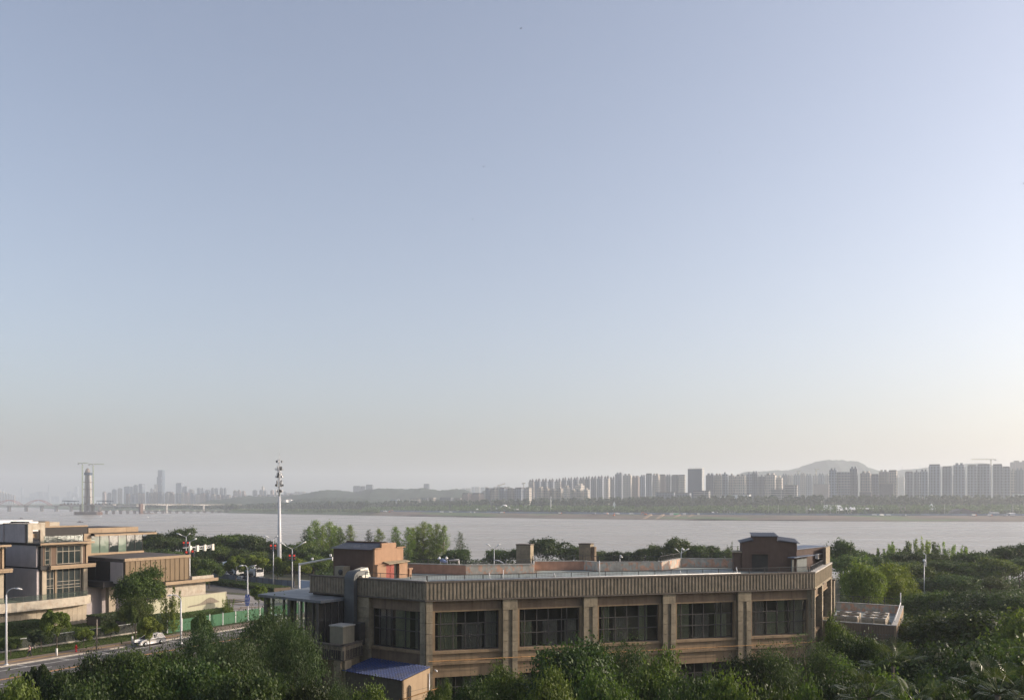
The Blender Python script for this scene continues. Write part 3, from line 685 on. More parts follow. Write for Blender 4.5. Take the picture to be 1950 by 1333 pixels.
for i in range(22):
    px = TPX[i]; x, y = fb(px, rs.uniform(64, 80))
    t = thing('parked_truck', f'tiny truck by the far bank hoarding, {ORD[TR.index(i)]} truck from the left', 'truck', (x, y, 0), rs.uniform(-0.4, 0.4), 'trucks along the far bank hoarding')
    MB().box(-3.2, 1.8, -1.2, 1.2, 0.8, 3.0).local('cargo_box', (M_white, M_hoard, M_tent)[i % 3], t); MB().box(1.9, 3.6, -1.1, 1.1, 0.6, 2.6).local('cab', (M_white, M_orange)[i % 5 == 0], t)
    MB().box(-3.2, 3.5, -1.0, 1.0, 0.1, 0.8).local('chassis', M_roofdk, t)
for i, px in enumerate((1379, 1464, 1482, 1535, 1537, 1581, 1593, 1799, 1929)):
    x, y = fb(px, 100); t = thing('lamp_mast', 'thin lamp mast right of the earth ramps, ' + ORD[i] + ' from the left', 'lamp mast', (x, y, 0), 0, 'lamp masts on the far bank')
    MB().tube([(0, 0, 0), (0, 0, rs.uniform(14, 19))], [0.3, 0.15], 5).local('pole', M_steel, t)

# ---- forests as stuff
def clumps(n, pos, size, seed, squash=1.0):
    """n random quads at pos (n,3) with side size (n,)"""
    r = np.random.default_rng(seed); a = r.normal(size=(n, 3)); a /= np.linalg.norm(a, axis=1)[:, None]
    b = r.normal(size=(n, 3)); b -= (b * a).sum(1)[:, None] * a; b /= np.linalg.norm(b, axis=1)[:, None]
    c = np.cross(a, b); s = size[:, None] / 2
    V = np.stack([pos - b * s, pos - c * s * squash, pos + b * s, pos + c * s * squash], 1).reshape(-1, 3)
    return V, np.arange(n * 4).reshape(n, 4)
M_leaf_far = leafmat('leaf_far', (0.028, 0.052, 0.028), (0.055, 0.085, 0.040), 0.2, 0.0)
M_leaf_farlight = leafmat('leaf_far_light', (0.06, 0.105, 0.04), (0.12, 0.17, 0.06), 0.25, 0.0)
def belt(name, px0, px1, d0, d1, ntree, per, topf, wid, lsize, material, seed, base=1.0):
    r = np.random.default_rng(seed); P = []; S = []
    for i in range(ntree):
        px = r.uniform(px0, px1); x, y = fb(px, r.uniform(d0, d1)); top = topf(px, y) * 1.0
        top = base + (top - base) * r.uniform(0.72, 1.03)
        w = wid * r.uniform(0.7, 1.3)
        t = r.uniform(0, 1, per) ** 0.7; z = base + (top - base) * t
        rad = w * np.sqrt(np.clip(1 - (t * 2 - 0.9) ** 2 * 0.8, 0.06, 1)) * np.sqrt(r.uniform(0, 1, per)); ph = r.uniform(0, 2 * math.pi, per)
        P.append(np.stack([x + rad * np.cos(ph), y + rad * np.sin(ph), z], 1)); S.append(r.uniform(0.6, 1.4, per) * lsize)
    P = np.concatenate(P); S = np.concatenate(S); V, Fc = clumps(len(P), P, S, seed + 1)
    o = bpy.data.objects.new(name, npmesh(name, V, Fc, material)); COL.objects.link(o); return tag(o, kind='stuff')
belt('far_forest', 690, 1965, 380, 520, 950, 60, lambda p, y: zat(np.interp(p, [690, 800, 900, 1000, 1200, 1300, 1950], [955.5, 952, 952, 949, 946.5, 944.5, 942.5]), y), 5.0, 4.2, M_leaf_far, 21)
belt('far_forest', 445, 700, 220, 420, 320, 60, lambda p, y: zat(np.interp(p, [445, 500, 560, 600, 700], [961, 958, 957, 955.5, 955]), y), 6.0, 5.0, M_leaf_far, 22)
belt('far_forest', 190, 450, 60, 500, 320, 40, lambda p, y: zat(960.5, y), 9.0, 8.0, M_leaf_far, 23)
belt('far_forest', 112, 200, 200, 700, 90, 40, lambda p, y: zat(962, y), 9.0, 8.0, M_leaf_far, 24)
belt('far_grove', 690, 1965, 100, 330, 1100, 34, lambda p, y: zat(np.interp(p, [690, 900, 1200, 1950], [965, 961, 962.5, 960]), y) , 3.4, 2.4, M_leaf_farlight, 25)
belt('far_grove', 690, 1965, 95, 160, 420, 26, lambda p, y: zat(971, y), 3.2, 2.2, M_leaf_far, 26)
belt('far_grove', 440, 720, 25, 200, 700, 24, lambda p, y: zat(970, y), 4.5, 3.2, M_leaf_farlight, 27, base=-1)
# ================================================================ BRIDGES, BOATS
M_conc = mat('bridge_concrete', (0.33, 0.32, 0.30), 0.85, 0.15, 0.05, 0.2, bump=0)
M_concdk = mat('bridge_concrete_dark', (0.20, 0.17, 0.15), 0.9, 0.2, 0.05, 0.3, bump=0)
M_rust = mat('rusty_steel', (0.12, 0.075, 0.06), 0.9, 0.25, 0.05, 0.3, bump=0)
M_red = mat('arch_red', (0.36, 0.10, 0.09), 0.6, 0.1, 0.05, 0, bump=0)
M_bluesteel = mat('traveller_blue', (0.05, 0.08, 0.12), 0.6, 0.1, 0.1, 0, bump=0)
M_brown_ply = mat('brown_formwork', (0.15, 0.10, 0.08), 0.8, 0.1, 0.1, 0, bump=0)
# arch bridge, downstream
YB = 2665.0
tb = thing('arch_bridge', 'long low river bridge with red tied arches in the haze at the left edge', 'bridge', (at(60, YB), YB, WZ))
zd = zat(962.0, YB)
MB().box(at(-120, YB), at(200, YB), YB - 8, YB + 8, zd - 2.6, zd + 0.5).build('deck', M_conc, tb)
MB().box(at(200.5, YB), at(262, YB), YB - 7, YB + 7, zd - 3.2, zd - 0.2).build('deck', M_conc, tb)
for px in (-50, -15, 17.5, 50, 79.5, 107.5, 135.5, 189.5):
    x = at(px, YB); b = MB()
    b.add([(x - 2.6, YB - 7, WZ - 2), (x + 2.6, YB - 7, WZ - 2), (x + 2.6, YB + 7, WZ - 2), (x - 2.6, YB + 7, WZ - 2), (x - 1.9, YB - 6, zd - 5), (x + 1.9, YB - 6, zd - 5), (x + 1.9, YB + 6, zd - 5), (x - 1.9, YB + 6, zd - 5)], [(0, 1, 5, 4), (1, 2, 6, 5), (2, 3, 7, 6), (3, 0, 4, 7), (4, 5, 6, 7)])
    b.box(x - 3.6, x + 3.6, YB - 7.5, YB + 7.5, zd - 5, zd - 2.65); b.build('pier', M_conc, tb)
for (a, b_) in ((-52, -8), (-5, 41), (49.5, 97)):
    xa, xb = at(a, YB), at(b_, YB); hgt = zat(952.3, YB) - zd
    for dy in (-8.6, 8.6):
        pts = [(xa + (xb - xa) * k / 20, YB + dy, zd + hgt * 4 * (k / 20) * (1 - k / 20) * (1 - 0.12 * (1 - 4 * (k / 20) * (1 - k / 20)))) for k in range(21)]
        MB().tube(pts, 0.75, 6).build('arch', M_red, tb)
    for k in range(2, 19, 2):
        x = xa + (xb - xa) * k / 20; z = zd + hgt * 4 * (k / 20) * (1 - k / 20)
        MB().tube([(x, YB - 8.6, zd), (x, YB - 8.6, z)], 0.12, 4, False).build('hanger', M_steel, tb)
# cable-stayed bridge under construction
YP = 1980.0; xp = at(169, YP)
tp = thing('unfinished_bridge', 'cable-stayed bridge under construction with one tall concrete pylon and a balanced deck', 'bridge', (xp, YP, WZ))
def Z(py): return zat(py, YP)
def X(px): return at(px, YP)
# pylon: two legs merging, bulb and cone on top
for (pa, pb, ta, tb_) in ((161.4, 165.2, 163.4, 165.8), (171.2, 174.6, 169.6, 172.0)):
    b = MB(); z0, z1 = Z(974), Z(904.5)
    b.add([(X(pa), YP - 5, z0), (X(pb), YP - 5, z0), (X(pb), YP + 5, z0), (X(pa), YP + 5, z0), (X(ta), YP - 4, z1), (X(tb_), YP - 4, z1), (X(tb_), YP + 4, z1), (X(ta), YP + 4, z1)], [(0, 1, 5, 4), (1, 2, 6, 5), (2, 3, 7, 6), (3, 0, 4, 7), (4, 5, 6, 7), (3, 2, 1, 0)])
    b.build('pylon_leg', M_conc, tp)
MB().box(X(165.4), X(169.9), YP - 2.5, YP + 2.5, Z(972), Z(904.6)).build('pylon_core', M_concdk, tp)
for py in (918, 931.5, 946): MB().box(X(160.5), X(174.5), YP - 5.6, YP + 5.6, Z(py + 0.5), Z(py - 0.5)).build('cross_tie', M_concdk, tp)
MB().box(X(162.3), X(173.3), YP - 6, YP + 6, Z(904.5), Z(900)).build('climbing_frame', M_bluesteel, tp)
MB().lathe((X(166.8), YP, 0), [(5.4, Z(900)), (5.0, Z(897)), (3.6, Z(893.5)), (1.6, Z(891.8)), (0.4, Z(891.2))], 10).build('pylon_cap', M_concdk, tp)
b = MB(); b.box(X(123), X(218), YP - 9, YP + 9, Z(961.6), Z(960.0)); b.build('deck', M_conc, tp)
MB().box(X(117), X(123), YP - 8, YP + 8, Z(961.8), Z(959.6)).build('deck_formwork', M_brown_ply, tp)
for (a, b_) in ((121, 148), (186.5, 214)):
    b = MB()
    lattice(b, (X(a), YP - 6, Z(953.6)), (X(b_), YP - 6, Z(954.3)), 1.4, 9, 0.28); lattice(b, (X(a), YP + 6, Z(953.6)), (X(b_), YP + 6, Z(954.3)), 1.4, 9, 0.28)
    for px in (a, a + 4, (a + b_) / 2 - 2, (a + b_) / 2 + 1, b_ - 4): b.tube([(X(px), YP - 6, Z(960)), (X(px), YP - 6, Z(953.6))], 0.35, 4)
    b.build('form_traveller', M_bluesteel, tp)
for i in range(14): 
    px = 124 + i * 6.6
    MB().box(X(px), X(px + rs.uniform(1.2, 3)), YP - 7, YP - 4, Z(960), Z(960) + rs.uniform(1.2, 2.8)).build('deck_equipment', (M_rust, M_bluesteel, M_brown_ply)[i % 3], tp)
for px in (155, 158.5, 177.5, 181): 
    b = MB(); lattice(b, (X(px), YP - 5, Z(975)), (X(px), YP - 5, Z(961.6)), 1.8, 5, 0.25); b.build('support_tower', M_rust, tp)
MB().poly([(X(147), YP - 12), (X(152), YP - 17), (X(190), YP - 17), (X(195), YP - 10), (X(190), YP + 14), (X(150), YP + 14)], WZ - 2, Z(974.5)).build('cofferdam', M_rust, tp)
b = MB()
for k in range(24): b.box(X(148 + k * 1.9), X(148.9 + k * 1.9), YP - 17.6, YP - 17.02, WZ - 1, Z(973.6))
b.build('sheet_pile', M_concdk, tp)
# temporary trestle
for k in range(19):
    px = 190 + k * 13.4; s = thing('trestle_span', f'low construction trestle bent on steel piles, {ORD[k]} from the left beside the pylon', 'trestle', (X(px), YP + 100 + k * 14, WZ), 0, 'construction trestle spans'); Yk = YP + 100 + k * 14
    MB().box(at(px - 6.7, Yk), at(px + 6.7, Yk), Yk - 4, Yk + 4, zat(972.6, Yk), zat(971.4, Yk)).build('walkway', M_conc if k % 3 else M_concdk, s)
    for q in (-3.2, 0.2, 3.2): MB().tube([(at(px + q * 0.6, Yk), Yk - 2, WZ - 2), (at(px + q * 0.6, Yk), Yk - 2, zat(972.6, Yk))], 0.8, 6).build('pile', M_rust, s)
# approach spans
YA = 2150.0
def XA(px): return at(px, YA)
def ZA(py): return zat(py, YA)
ta_ = thing('approach_viaduct', 'finished concrete approach spans with haunched girders leading to the far bank', 'bridge', (XA(350), YA, WZ))
nodes = [(262, 0.0), (273, 0.3), (293, 0.05), (316.5, 1.6), (345, 0.1), (366, 0.05), (388, 1.6), (412, 0.1), (430, 0.0), (446, 0.0)]
pxs = np.linspace(262, 460, 34); V = []
for px in pxs:
    dep = np.interp(px, [n[0] for n in nodes], [n[1] for n in nodes]); zt_ = ZA(np.interp(px, [262, 460], [959.3, 961.0])); x = XA(px); Yk = YA + (px - 262) * 2.4
    x = at(px, Yk); zt_ = zat(np.interp(px, [262, 460], [959.6, 960.2]), Yk)
    V.append([(x, Yk - 8, zt_), (x, Yk + 8, zt_), (x, Yk + 5, zt_ - 1.6 - dep * 1.3), (x, Yk - 5, zt_ - 1.6 - dep * 1.3)])
b = MB()
for a, c in zip(V[:-1], V[1:]): b.add(a + c, [(0, 1, 5, 4), (1, 2, 6, 5), (2, 3, 7, 6), (3, 0, 4, 7)])
b.build('girder', M_conc, ta_)
for px in (273, 317, 387.5):
    Yk = YA + (px - 262) * 2.4; x = at(px, Yk)
    MB().box(x - 1.6, x + 1.6, Yk - 4, Yk + 4, WZ - 2, zat(961, Yk)).build('pier', M_conc, ta_)
Yk = YA; MB().box(at(266.5, Yk), at(270, Yk), Yk - 7, Yk + 7, WZ - 1, ZA(959)).build('pier_scaffold', M_rust, ta_)
for k in range(5): MB().box(at(276 + k * 3, Yk), at(278.2 + k * 3, Yk), Yk - 6, Yk + 6, WZ - 1, WZ + 1.6).build('work_barge', M_rust, ta_)
cr = crane(157, 1965, Z(974), 881.6, 9, 12, 'left pale green tower crane beside the tall bridge pylon', w=1.8, r=0.27, mat_=mat('crane_green', (0.36, 0.42, 0.27), 0.6, 0.1, 1, 0, bump=0))
cr2 = crane(177.5, 1990, Z(974), 883.6, 9, 24, 'right pale green tower crane beside the tall bridge pylon', w=1.8, r=0.27, mat_=MATS['crane_green'])
# birds, buoys and boats
for i, (px, py) in enumerate(((116.5, 980.6), (192, 983.6), (281.5, 985.2))):
    x, y = ground(px, py, WZ); t = thing('buoy', ('white buoy left of the bridge pylon', 'white buoy right below the bridge pylon', 'white buoy below the finished approach spans')[i], 'buoy', (x, y, WZ))
    MB().lathe((0, 0, 0), [(1.3, -0.4), (1.5, 0.4), (0.6, 0.9), (0.25, 2.6)], 10).local('float', M_white, t); MB().lathe((0, 0, 0), [(0.35, 2.6), (0.3, 3.1)], 8).local('lamp', M_roofdk, t)
for i, (px, py, w) in enumerate(((152, 994.6, 4.2), (40, 987.2, 3.0))):
    x, y = ground(px, py, WZ); t = thing('small_boat', ('small dark fishing boat alone on the river above the villas', 'tiny dark boat on the river near the left edge')[i], 'boat', (x, y, WZ))
    b = MB(); b.add([(-w, -0.8, 0.7), (w * 0.7, -0.8, 0.7), (w * 1.3, 0, 1.1), (w * 0.7, 0.8, 0.7), (-w, 0.8, 0.7), (-w * 0.9, -0.5, -0.3), (w * 0.6, -0.5, -0.3), (w * 1.1, 0, -0.2), (w * 0.6, 0.5, -0.3), (-w * 0.9, 0.5, -0.3)], [(0, 1, 6, 5), (1, 2, 7, 6), (2, 3, 8, 7), (3, 4, 9, 8), (4, 0, 5, 9), (0, 4, 3, 2, 1)])
    b.local('hull', M_roofdk, t); MB().box(-w * 0.4, w * 0.3, -0.5, 0.5, 0.7, 1.9).local('cabin', M_brown_ply, t)
def bird(px, py, Y, s, label):
    t = thing('bird', label, 'bird', (at(px, Y), Y, zat(py, Y)), 0.6)
    b = MB(); b.lathe((0, 0, 0), [(0.02, -0.18), (0.06, -0.08), (0.07, 0.05), (0.03, 0.15)], 8)
    b.v = [(z * s * 1.4, y * s, x * s) for (x, y, z) in b.v]; b.local('body', M_roofdk, t)
    for q in (-1, 1):
        w = MB(); w.add([(0.08 * s, 0, 0.02 * s), (-0.08 * s, 0, 0.02 * s), (0.0, q * 0.28 * s, 0.16 * s), (0.1 * s, q * 0.28 * s, 0.17 * s), (-0.16 * s, q * 0.62 * s, 0.02 * s)], [(0, 1, 2, 3), (3, 2, 4)]); w.local('wing', M_roofdk, t)
bird(992, 55, 90, 0.4, 'tiny dark bird high in the sky near the top edge')
bird(921, 318, 110, 0.45, 'tiny dark bird in the middle of the sky')
bird(900, 418, 150, 0.45, 'faintest of the tiny birds, lowest in the mid sky')
bird(1370, 291, 170, 0.45, 'faint tiny bird in the right half of the sky')
bird(1950, 350, 60, 0.42, 'dark bird cut by the right edge of the photo')
# ================================================================ THE BROWN HALL IN FRONT
ZT = 13.95
c0 = ground(588.5, 1093.8, ZT); c1 = ground(810, 1107.5, ZT); c2 = ground(1552, 1088.7, ZT); c3 = ground(1584, 1070.3, ZT)
FR, LF, RF = Frame(c1, c2), Frame(c0, c1), Frame(c2, c3)
c3b = tuple(RF.o + RF.u * (RF.len + 2.0))
def isect(a, sa, b, sb):
    p = a.o + a.n * sa; q = b.o + b.n * sb
    M2 = Matrix(((a.u.x, -b.u.x), (a.u.y, -b.u.y))); r = M2.inverted() @ (q - p); return tuple(p + a.u * r[0])
def off(s): return [tuple(LF.o + LF.n * s), isect(LF, s, FR, s), isect(FR, s, RF, s), tuple(RF.o + RF.u * RF.len + RF.n * s)]
ZDK = 13.45
bk = [ground(px, py, ZDK) for px, py in ((777, 1091), (887, 1094), (1017, 1092), (1017.5, 1086), (1112, 1085), (1137, 1087.5), (1260, 1087), (1297, 1079.5), (1405, 1080.5))]
e0 = ground(632, 1088.5, ZT)
backline = [(38.0, 122.5)] + bk[::-1] + [e0]

M_tile = mat('stone_tile', (0.27, 0.225, 0.155), 0.8, 0.22, 2.5, 0.4, 0.35, 0.2, 30, objvar=0.16)
M_rib = mat('ribbed_stone', (0.245, 0.205, 0.15), 0.85, 0.3, 1.5, 0.4, 0.45, 0.25, 20)
M_plas = mat('brown_plaster', (0.19, 0.14, 0.097), 0.9, 0.18, 0.8, 0.5, 0.5, 0.15, 25)
M_plas2 = mat('tan_band', (0.285, 0.205, 0.125), 0.85, 0.2, 0.8, 0.45, 0.55, 0.15, 25)
M_terra = mat('terracotta_wall', (0.42, 0.245, 0.17), 0.9, 0.15, 1.5, 0.15, 0.2, 0.15, 20)
M_peel = mat('peeling_wall', (0.60, 0.37, 0.26), 0.9, 0.2, 2.0, 0.2, 0.35, 0.3, 20, col2=(0.46, 0.43, 0.37), c2scale=1.3, c2edge=(0.46, 0.49))
M_cap = mat('wall_coping', (0.42, 0.40, 0.36), 0.8, 0.2, 1.5, 0.2, 0.3, 0.1)
M_capdk = mat('dark_coping', (0.13, 0.11, 0.09), 0.9, 0.25, 2, 0.3, 0.2, 0.1)
M_deck = mat('roof_membrane', (0.27, 0.31, 0.29), 0.65, 0.2, 0.5, 0.45, 0.0, 0.1, 6, col2=(0.20, 0.20, 0.18), c2scale=0.35)
M_rail = mat('dark_rail', (0.05, 0.05, 0.05), 0.6, 0.1, 3, 0, bump=0)
M_frame = mat('window_frame', (0.065, 0.06, 0.055), 0.5, 0.15, 2, 0.1, bump=0)
M_glass = glass('hall_glass', (0.034, 0.035, 0.033), 0.82, 0.06)
M_curt = mat('curtain', (0.40, 0.42, 0.28), 0.9, 0.15, 2.5, 0.2, 0.2, 0.0)
M_curt2 = mat('net_curtain', (0.36, 0.33, 0.30), 0.9, 0.12, 1.5, 0.2, 0.2, 0.0)
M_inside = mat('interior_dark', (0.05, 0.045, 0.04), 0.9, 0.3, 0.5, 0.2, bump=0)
M_pipe = mat('gas_pipe_yellow', (0.27, 0.145, 0.045), 0.7, 0.1, 3, 0.1, bump=0)
M_pvc = mat('white_pipe', (0.70, 0.70, 0.68), 0.4, 0.08, 1, 0.15, bump=0)
M_duct = mat('sheet_metal_duct', (0.14, 0.145, 0.145), 0.65, 0.12, 1.5, 0.25, 0.3, 0.05, metal=0.75)
M_beige = mat('beige_cladding', (0.27, 0.24, 0.18), 0.8, 0.15, 1.5, 0.3, 0.5, 0.1)
M_bluegrey = mat('grey_blue_sheet', (0.10, 0.13, 0.19), 0.5, 0.15, 1, 0.2, 0.2, 0.05)

hall = thing('assembly_hall', 'large brown hall with ribbed stone parapet, pillars and wide dark windows', 'building', (c1[0], c1[1], 0))
g = lambda px, py, s: FR.z(px, py, s)
z_fb = g(860, 1141.7, 0); z_wt = g(860, 1163.5, -0.9); z_wb = g(860, 1237.5, -0.9); z_sb = g(860, 1243.5, -0.6)
z_l1 = g(860, 1260.5, -0.4); z_l0 = g(860, 1265, -0.4); z_w2 = g(860, 1287, -0.9); z_w2b = z_w2 - (z_wt - z_wb)
print('hall z', z_fb, z_wt, z_wb, z_sb, z_l1, z_l0, z_w2, z_w2b)
# core behind the glass, slabs and roof
core = off(-3.2) + backline
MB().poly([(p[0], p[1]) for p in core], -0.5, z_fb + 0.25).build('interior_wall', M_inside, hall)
deck = off(-0.45) + backline
MB().poly(deck, z_fb + 0.3, ZDK).build('roof_deck', M_deck, hall)
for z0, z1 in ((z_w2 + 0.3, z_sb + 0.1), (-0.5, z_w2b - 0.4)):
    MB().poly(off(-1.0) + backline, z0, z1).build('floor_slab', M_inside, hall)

def fascia(fr, t0, t1, pl, z0, z1, smooth_side=False, pitch=0.40, parent=None):
    parent = parent or hall
    MB(fr).box(t0, t1, -0.32, -0.1, z0, z1 - 0.16).build('parapet', M_rib, parent)
    MB(fr).box(t0 - 0.05, t1 + 0.05, -0.55, 0.03, z1 - 0.155, z1).build('coping', M_capdk, parent)
    MB(fr).box(t0, t1, -0.35, 0.05, z0 - 0.12, z0 - 0.003).build('drip_ledge', M_capdk, parent)
    b = MB(fr); n = int((t1 - t0) / pitch); w = (t1 - t0) / n
    for i in range(n):
        a = t0 + i * w + w * 0.16; e = t0 + (i + 1) * w - w * 0.16; m = w * 0.12
        pts = [(a, -0.1), (a + m, 0.0), (e - m, 0.0), (e, -0.1)]
        vs = [fr.w(t, s, z) for z in (z0 + 0.05, z1 - 0.2) for (t, s) in pts]
        b.add(vs, [(0, 1, 5, 4), (1, 2, 6, 5), (2, 3, 7, 6), (4, 5, 6, 7), (3, 2, 1, 0)])
    o = b.build('parapet_ribs', M_rib, parent); o['kind'] = 'stuff'
fascia(FR, 0, FR.len, hall, z_fb, ZT); fascia(LF, 0, LF.len - 0.0, hall, z_fb + 0.02, ZT - 0.004)
MB(RF).box(0, RF.len, -0.32, 0.0, z_fb, ZT - 0.16).build('parapet', M_tile, hall)
b = MB(RF)
for i in range(int(RF.len / 0.5)): b.box(0.3 + i * 0.5, 0.5 + i * 0.5, 0.0, 0.03, z_fb + 0.1, ZT - 0.2)
b.build('parapet_ribs', M_tile, hall)['kind'] = 'stuff'
MB(RF).box(0, RF.len + 0.05, -0.6, 0.06, ZT - 0.155, ZT + 0.003).build('coping', M_cap, hall)
MB(RF).box(0.2, RF.len, -0.5, 0.09, z_fb - 0.14, z_fb - 0.004).build('drip_ledge', M_tile, hall)

def pillar(fr, t0, t1, s0, s1, z0, z1, slot=True, cap=True):
    n = max(1, round((z1 - z0) / 1.1)); hgt = (z1 - z0) / n; w = t1 - t0
    MB(fr).box(t0 + 0.04, t1 - 0.04, s0, s1 - 0.22, z0, z1).build('pillar_core', M_tile, hall)
    for i in range(n):
        a, b_ = z0 + i * hgt + 0.02, z0 + (i + 1) * hgt - 0.02
        has = slot and (i < n - 1) and (i != 0)
        if has:
            MB(fr).box(t0, t0 + w * 0.36, s1 - 0.21, s1, a, b_).build('stone_block', M_tile, hall)
            MB(fr).box(t1 - w * 0.36, t1, s1 - 0.21, s1, a, b_).build('stone_block', M_tile, hall)
        else:
            MB(fr).box(t0, t0 + w * 0.5 - 0.006, s1 - 0.21, s1, a, b_).build('stone_block', M_tile, hall)
            MB(fr).box(t0 + w * 0.5 + 0.006, t1, s1 - 0.21, s1, a, b_).build('stone_block', M_tile, hall)
    if cap: MB(fr).box(t0 - 0.12, t1 + 0.12, s0, s1 + 0.14, z1, z1 + 0.16).build('pillar_cap', M_capdk, hall)

def window(fr, t0, t1, z0, z1, s, cols, rows, seed, label=None, curtains=True, parent=None, rcut=None):
    parent = parent or hall
    ts = [t0 + (t1 - t0) * c for c in cols]; zs = [z0 + (z1 - z0) * r for r in rows]
    b = MB(fr); f = 0.045
    for i, t in enumerate(ts):
        w = f * (1.6 if i in (0, len(ts) - 1) else 1); b.box(max(t0, t - w), min(t1, t + w), s - 0.06, s + 0.07, z0, z1)
    for i, z in enumerate(zs):
        w = f * (1.5 if i in (0, len(zs) - 1) else 1)
        for j in range(len(ts) - 1): b.box(ts[j] + f + 0.001, ts[j + 1] - f - 0.001, s - 0.055, s + 0.062, max(z0, z - w), min(z1, z + w))
    wdw = b.build('window', M_frame, parent)
    for j in range(len(ts) - 1):
        for i in range(len(zs) - 1):
            MB(fr).box(ts[j] + 0.04, ts[j + 1] - 0.04, s - 0.02, s - 0.005, zs[i] + 0.04, zs[i + 1] - 0.04).build('pane', M_glass, wdw)
    if curtains:
        r = random.Random(seed); k = 0
        spans = []
        t = t0 + 0.1 + r.uniform(0, 0.8)
        while t < t1 - 1.0:
            w = r.uniform(0.9, 2.2); spans.append((t, min(t + w, t1 - 0.1), r.random() < 0.55)); t += w + r.uniform(0.15, 1.3)
        for (a, e, green) in spans:
            n = int((e - a) / 0.07); vs, fs = [], []
            zt_ = z1 - 0.1 if r.random() < 0.5 else zs[-2]
            for q in range(n + 1):
                tt = a + (e - a) * q / n; ss = s - 0.42 + 0.07 * math.sin(q * 1.9) + 0.03 * math.sin(q * 0.7)
                vs += [fr.w(tt, ss, z0 + 0.05), fr.w(tt, ss, zt_)]
            for q in range(n): fs.append((2 * q, 2 * q + 2, 2 * q + 3, 2 * q + 1))
            m2 = MB(fr); m2.add(vs, fs, True); m2.build('curtain', M_curt if green else M_curt2, wdw)
    return wdw

PIL = [(958, 986), (1112, 1138), (1263, 1287), (1406, 1431)]
sp = -0.12
edges = []
tL1 = FR.t(824, sp); pillar(FR, 0.12, tL1, -1.2, sp, 0, z_fb - 0.15, slot=False)
prev = tL1
tR0 = FR.t(1546, sp)
pil_t = [(FR.t(a, sp), FR.t(b, sp)) for a, b in PIL]
for (a, b_) in pil_t: pillar(FR, a, b_, -1.2, sp, 0, z_fb - 0.15)
pillar(FR, tR0, FR.len - 0.1, -1.2, sp, 0, z_fb - 0.15, slot=False)
bays = []
for (a, b_) in pil_t + [(tR0, 0)]: bays.append((prev, a)); prev = b_
MAT_ROW = [0, 0.37, 0.68, 1.0]
for i, (a, b_) in enumerate(bays):
    MB(FR).box(a + 0.001, b_ - 0.001, -1.2, -0.62, z_wt + 0.001, z_fb - 0.121).build('wall_panel', M_plas, hall)
    MB(FR).box(a + 0.001, b_ - 0.001, -0.62, -0.55, z_wt + 0.0, z_wt + 0.14).build('lintel_trim', M_plas2, hall)
    MB(FR).box(a + 0.001, b_ - 0.001, -1.1, -0.40, z_sb, z_wb - 0.001).build('window_sill', M_plas2, hall)
    MB(FR).box(a + 0.001, b_ - 0.001, -1.1, -0.62, z_l1 + 0.001, z_sb - 0.001).build('wall_panel', M_plas2, hall)
    MB(FR).box(a + 0.001, b_ - 0.001, -1.1, -0.38, z_l0, z_l1).build('string_course', M_plas2, hall)
    MB(FR).box(a + 0.001, b_ - 0.001, -1.1, -0.62, z_w2 + 0.001, z_l0 - 0.001).build('wall_panel', M_plas2, hall)
    MB(FR).box(a + 0.001, b_ - 0.001, -1.1, -0.62, -0.2, z_w2b).build('wall_panel', M_plas2, hall)
    ja = 0.3
    MB(FR).box(a + 0.002, a + ja, -1.1, -0.5, z_wb, z_wt - 0.001).build('window_jamb', M_plas2, hall)
    MB(FR).box(b_ - ja, b_ - 0.002, -1.1, -0.5, z_wb, z_wt - 0.001).build('window_jamb', M_plas2, hall)
    cols = [0, 0.1, 0.29, 0.48, 0.68, 0.79, 1.0] if i % 2 == 0 else [0, 0.1, 0.3, 0.49, 0.71, 0.8, 1.0]
    window(FR, a + ja, b_ - ja, z_wb, z_wt, -0.95, cols, MAT_ROW, 40 + i)
    MB(FR).box(a + 0.002, a + ja, -1.1, -0.5, z_w2b, z_w2 - 0.001).build('window_jamb', M_plas2, hall)
    MB(FR).box(b_ - ja, b_ - 0.002, -1.1, -0.5, z_w2b, z_w2 - 0.001).build('window_jamb', M_plas2, hall)
    window(FR, a + ja, b_ - ja, z_w2b, z_w2, -0.95, [0, 0.1, 0.33, 0.56, 0.78, 1.0], [0, 0.36, 0.72, 1.0], 60 + i)
# left chamfered side
tl = LF.t(679, sp); tl2 = LF.t(702, sp); tl3 = LF.t(799.5, sp); tduct = LF.t(659, sp)
pillar(LF, tl, tl2, -1.2, sp, 0, z_fb - 0.15, slot=False, cap=False)
pillar(LF, tl3, LF.len - 0.12, -1.2, sp, 0, z_fb - 0.15, slot=False)
a, b_ = tl2, tl3
MB(LF).box(a + 0.001, b_ - 0.001, -1.2, -0.62, z_wt + 0.001, z_fb - 0.121).build('wall_panel', M_plas, hall)
MB(LF).box(a + 0.001, b_ - 0.001, -1.1, -0.42, z_sb, z_wb - 0.001).build('window_sill', M_plas2, hall)
MB(LF).box(a + 0.001, b_ - 0.001, -1.1, -0.62, z_w2 - 0.6, z_sb - 0.001).build('wall_panel', M_plas, hall)
MB(LF).box(a + 0.001, b_ - 0.001, -1.1, -0.62, -0.2, z_w2 - 0.6).build('wall_panel', M_plas, hall)
window(LF, a + 0.05, b_ - 0.05, z_wb, z_wt, -0.95, [0, 0.12, 0.25, 0.37, 0.63, 0.89, 1.0], [0, 0.47, 0.79, 1.0], 81)
MB(LF).box(0.0, tl - 0.001, -1.4, -0.6, 6.2, z_fb - 0.121).build('wall_panel', M_inside, hall)
MB(LF).box(-0.1, tl - 0.001, -1.2, 0.0, 0, 5.6).build('wall_panel', M_plas, hall)
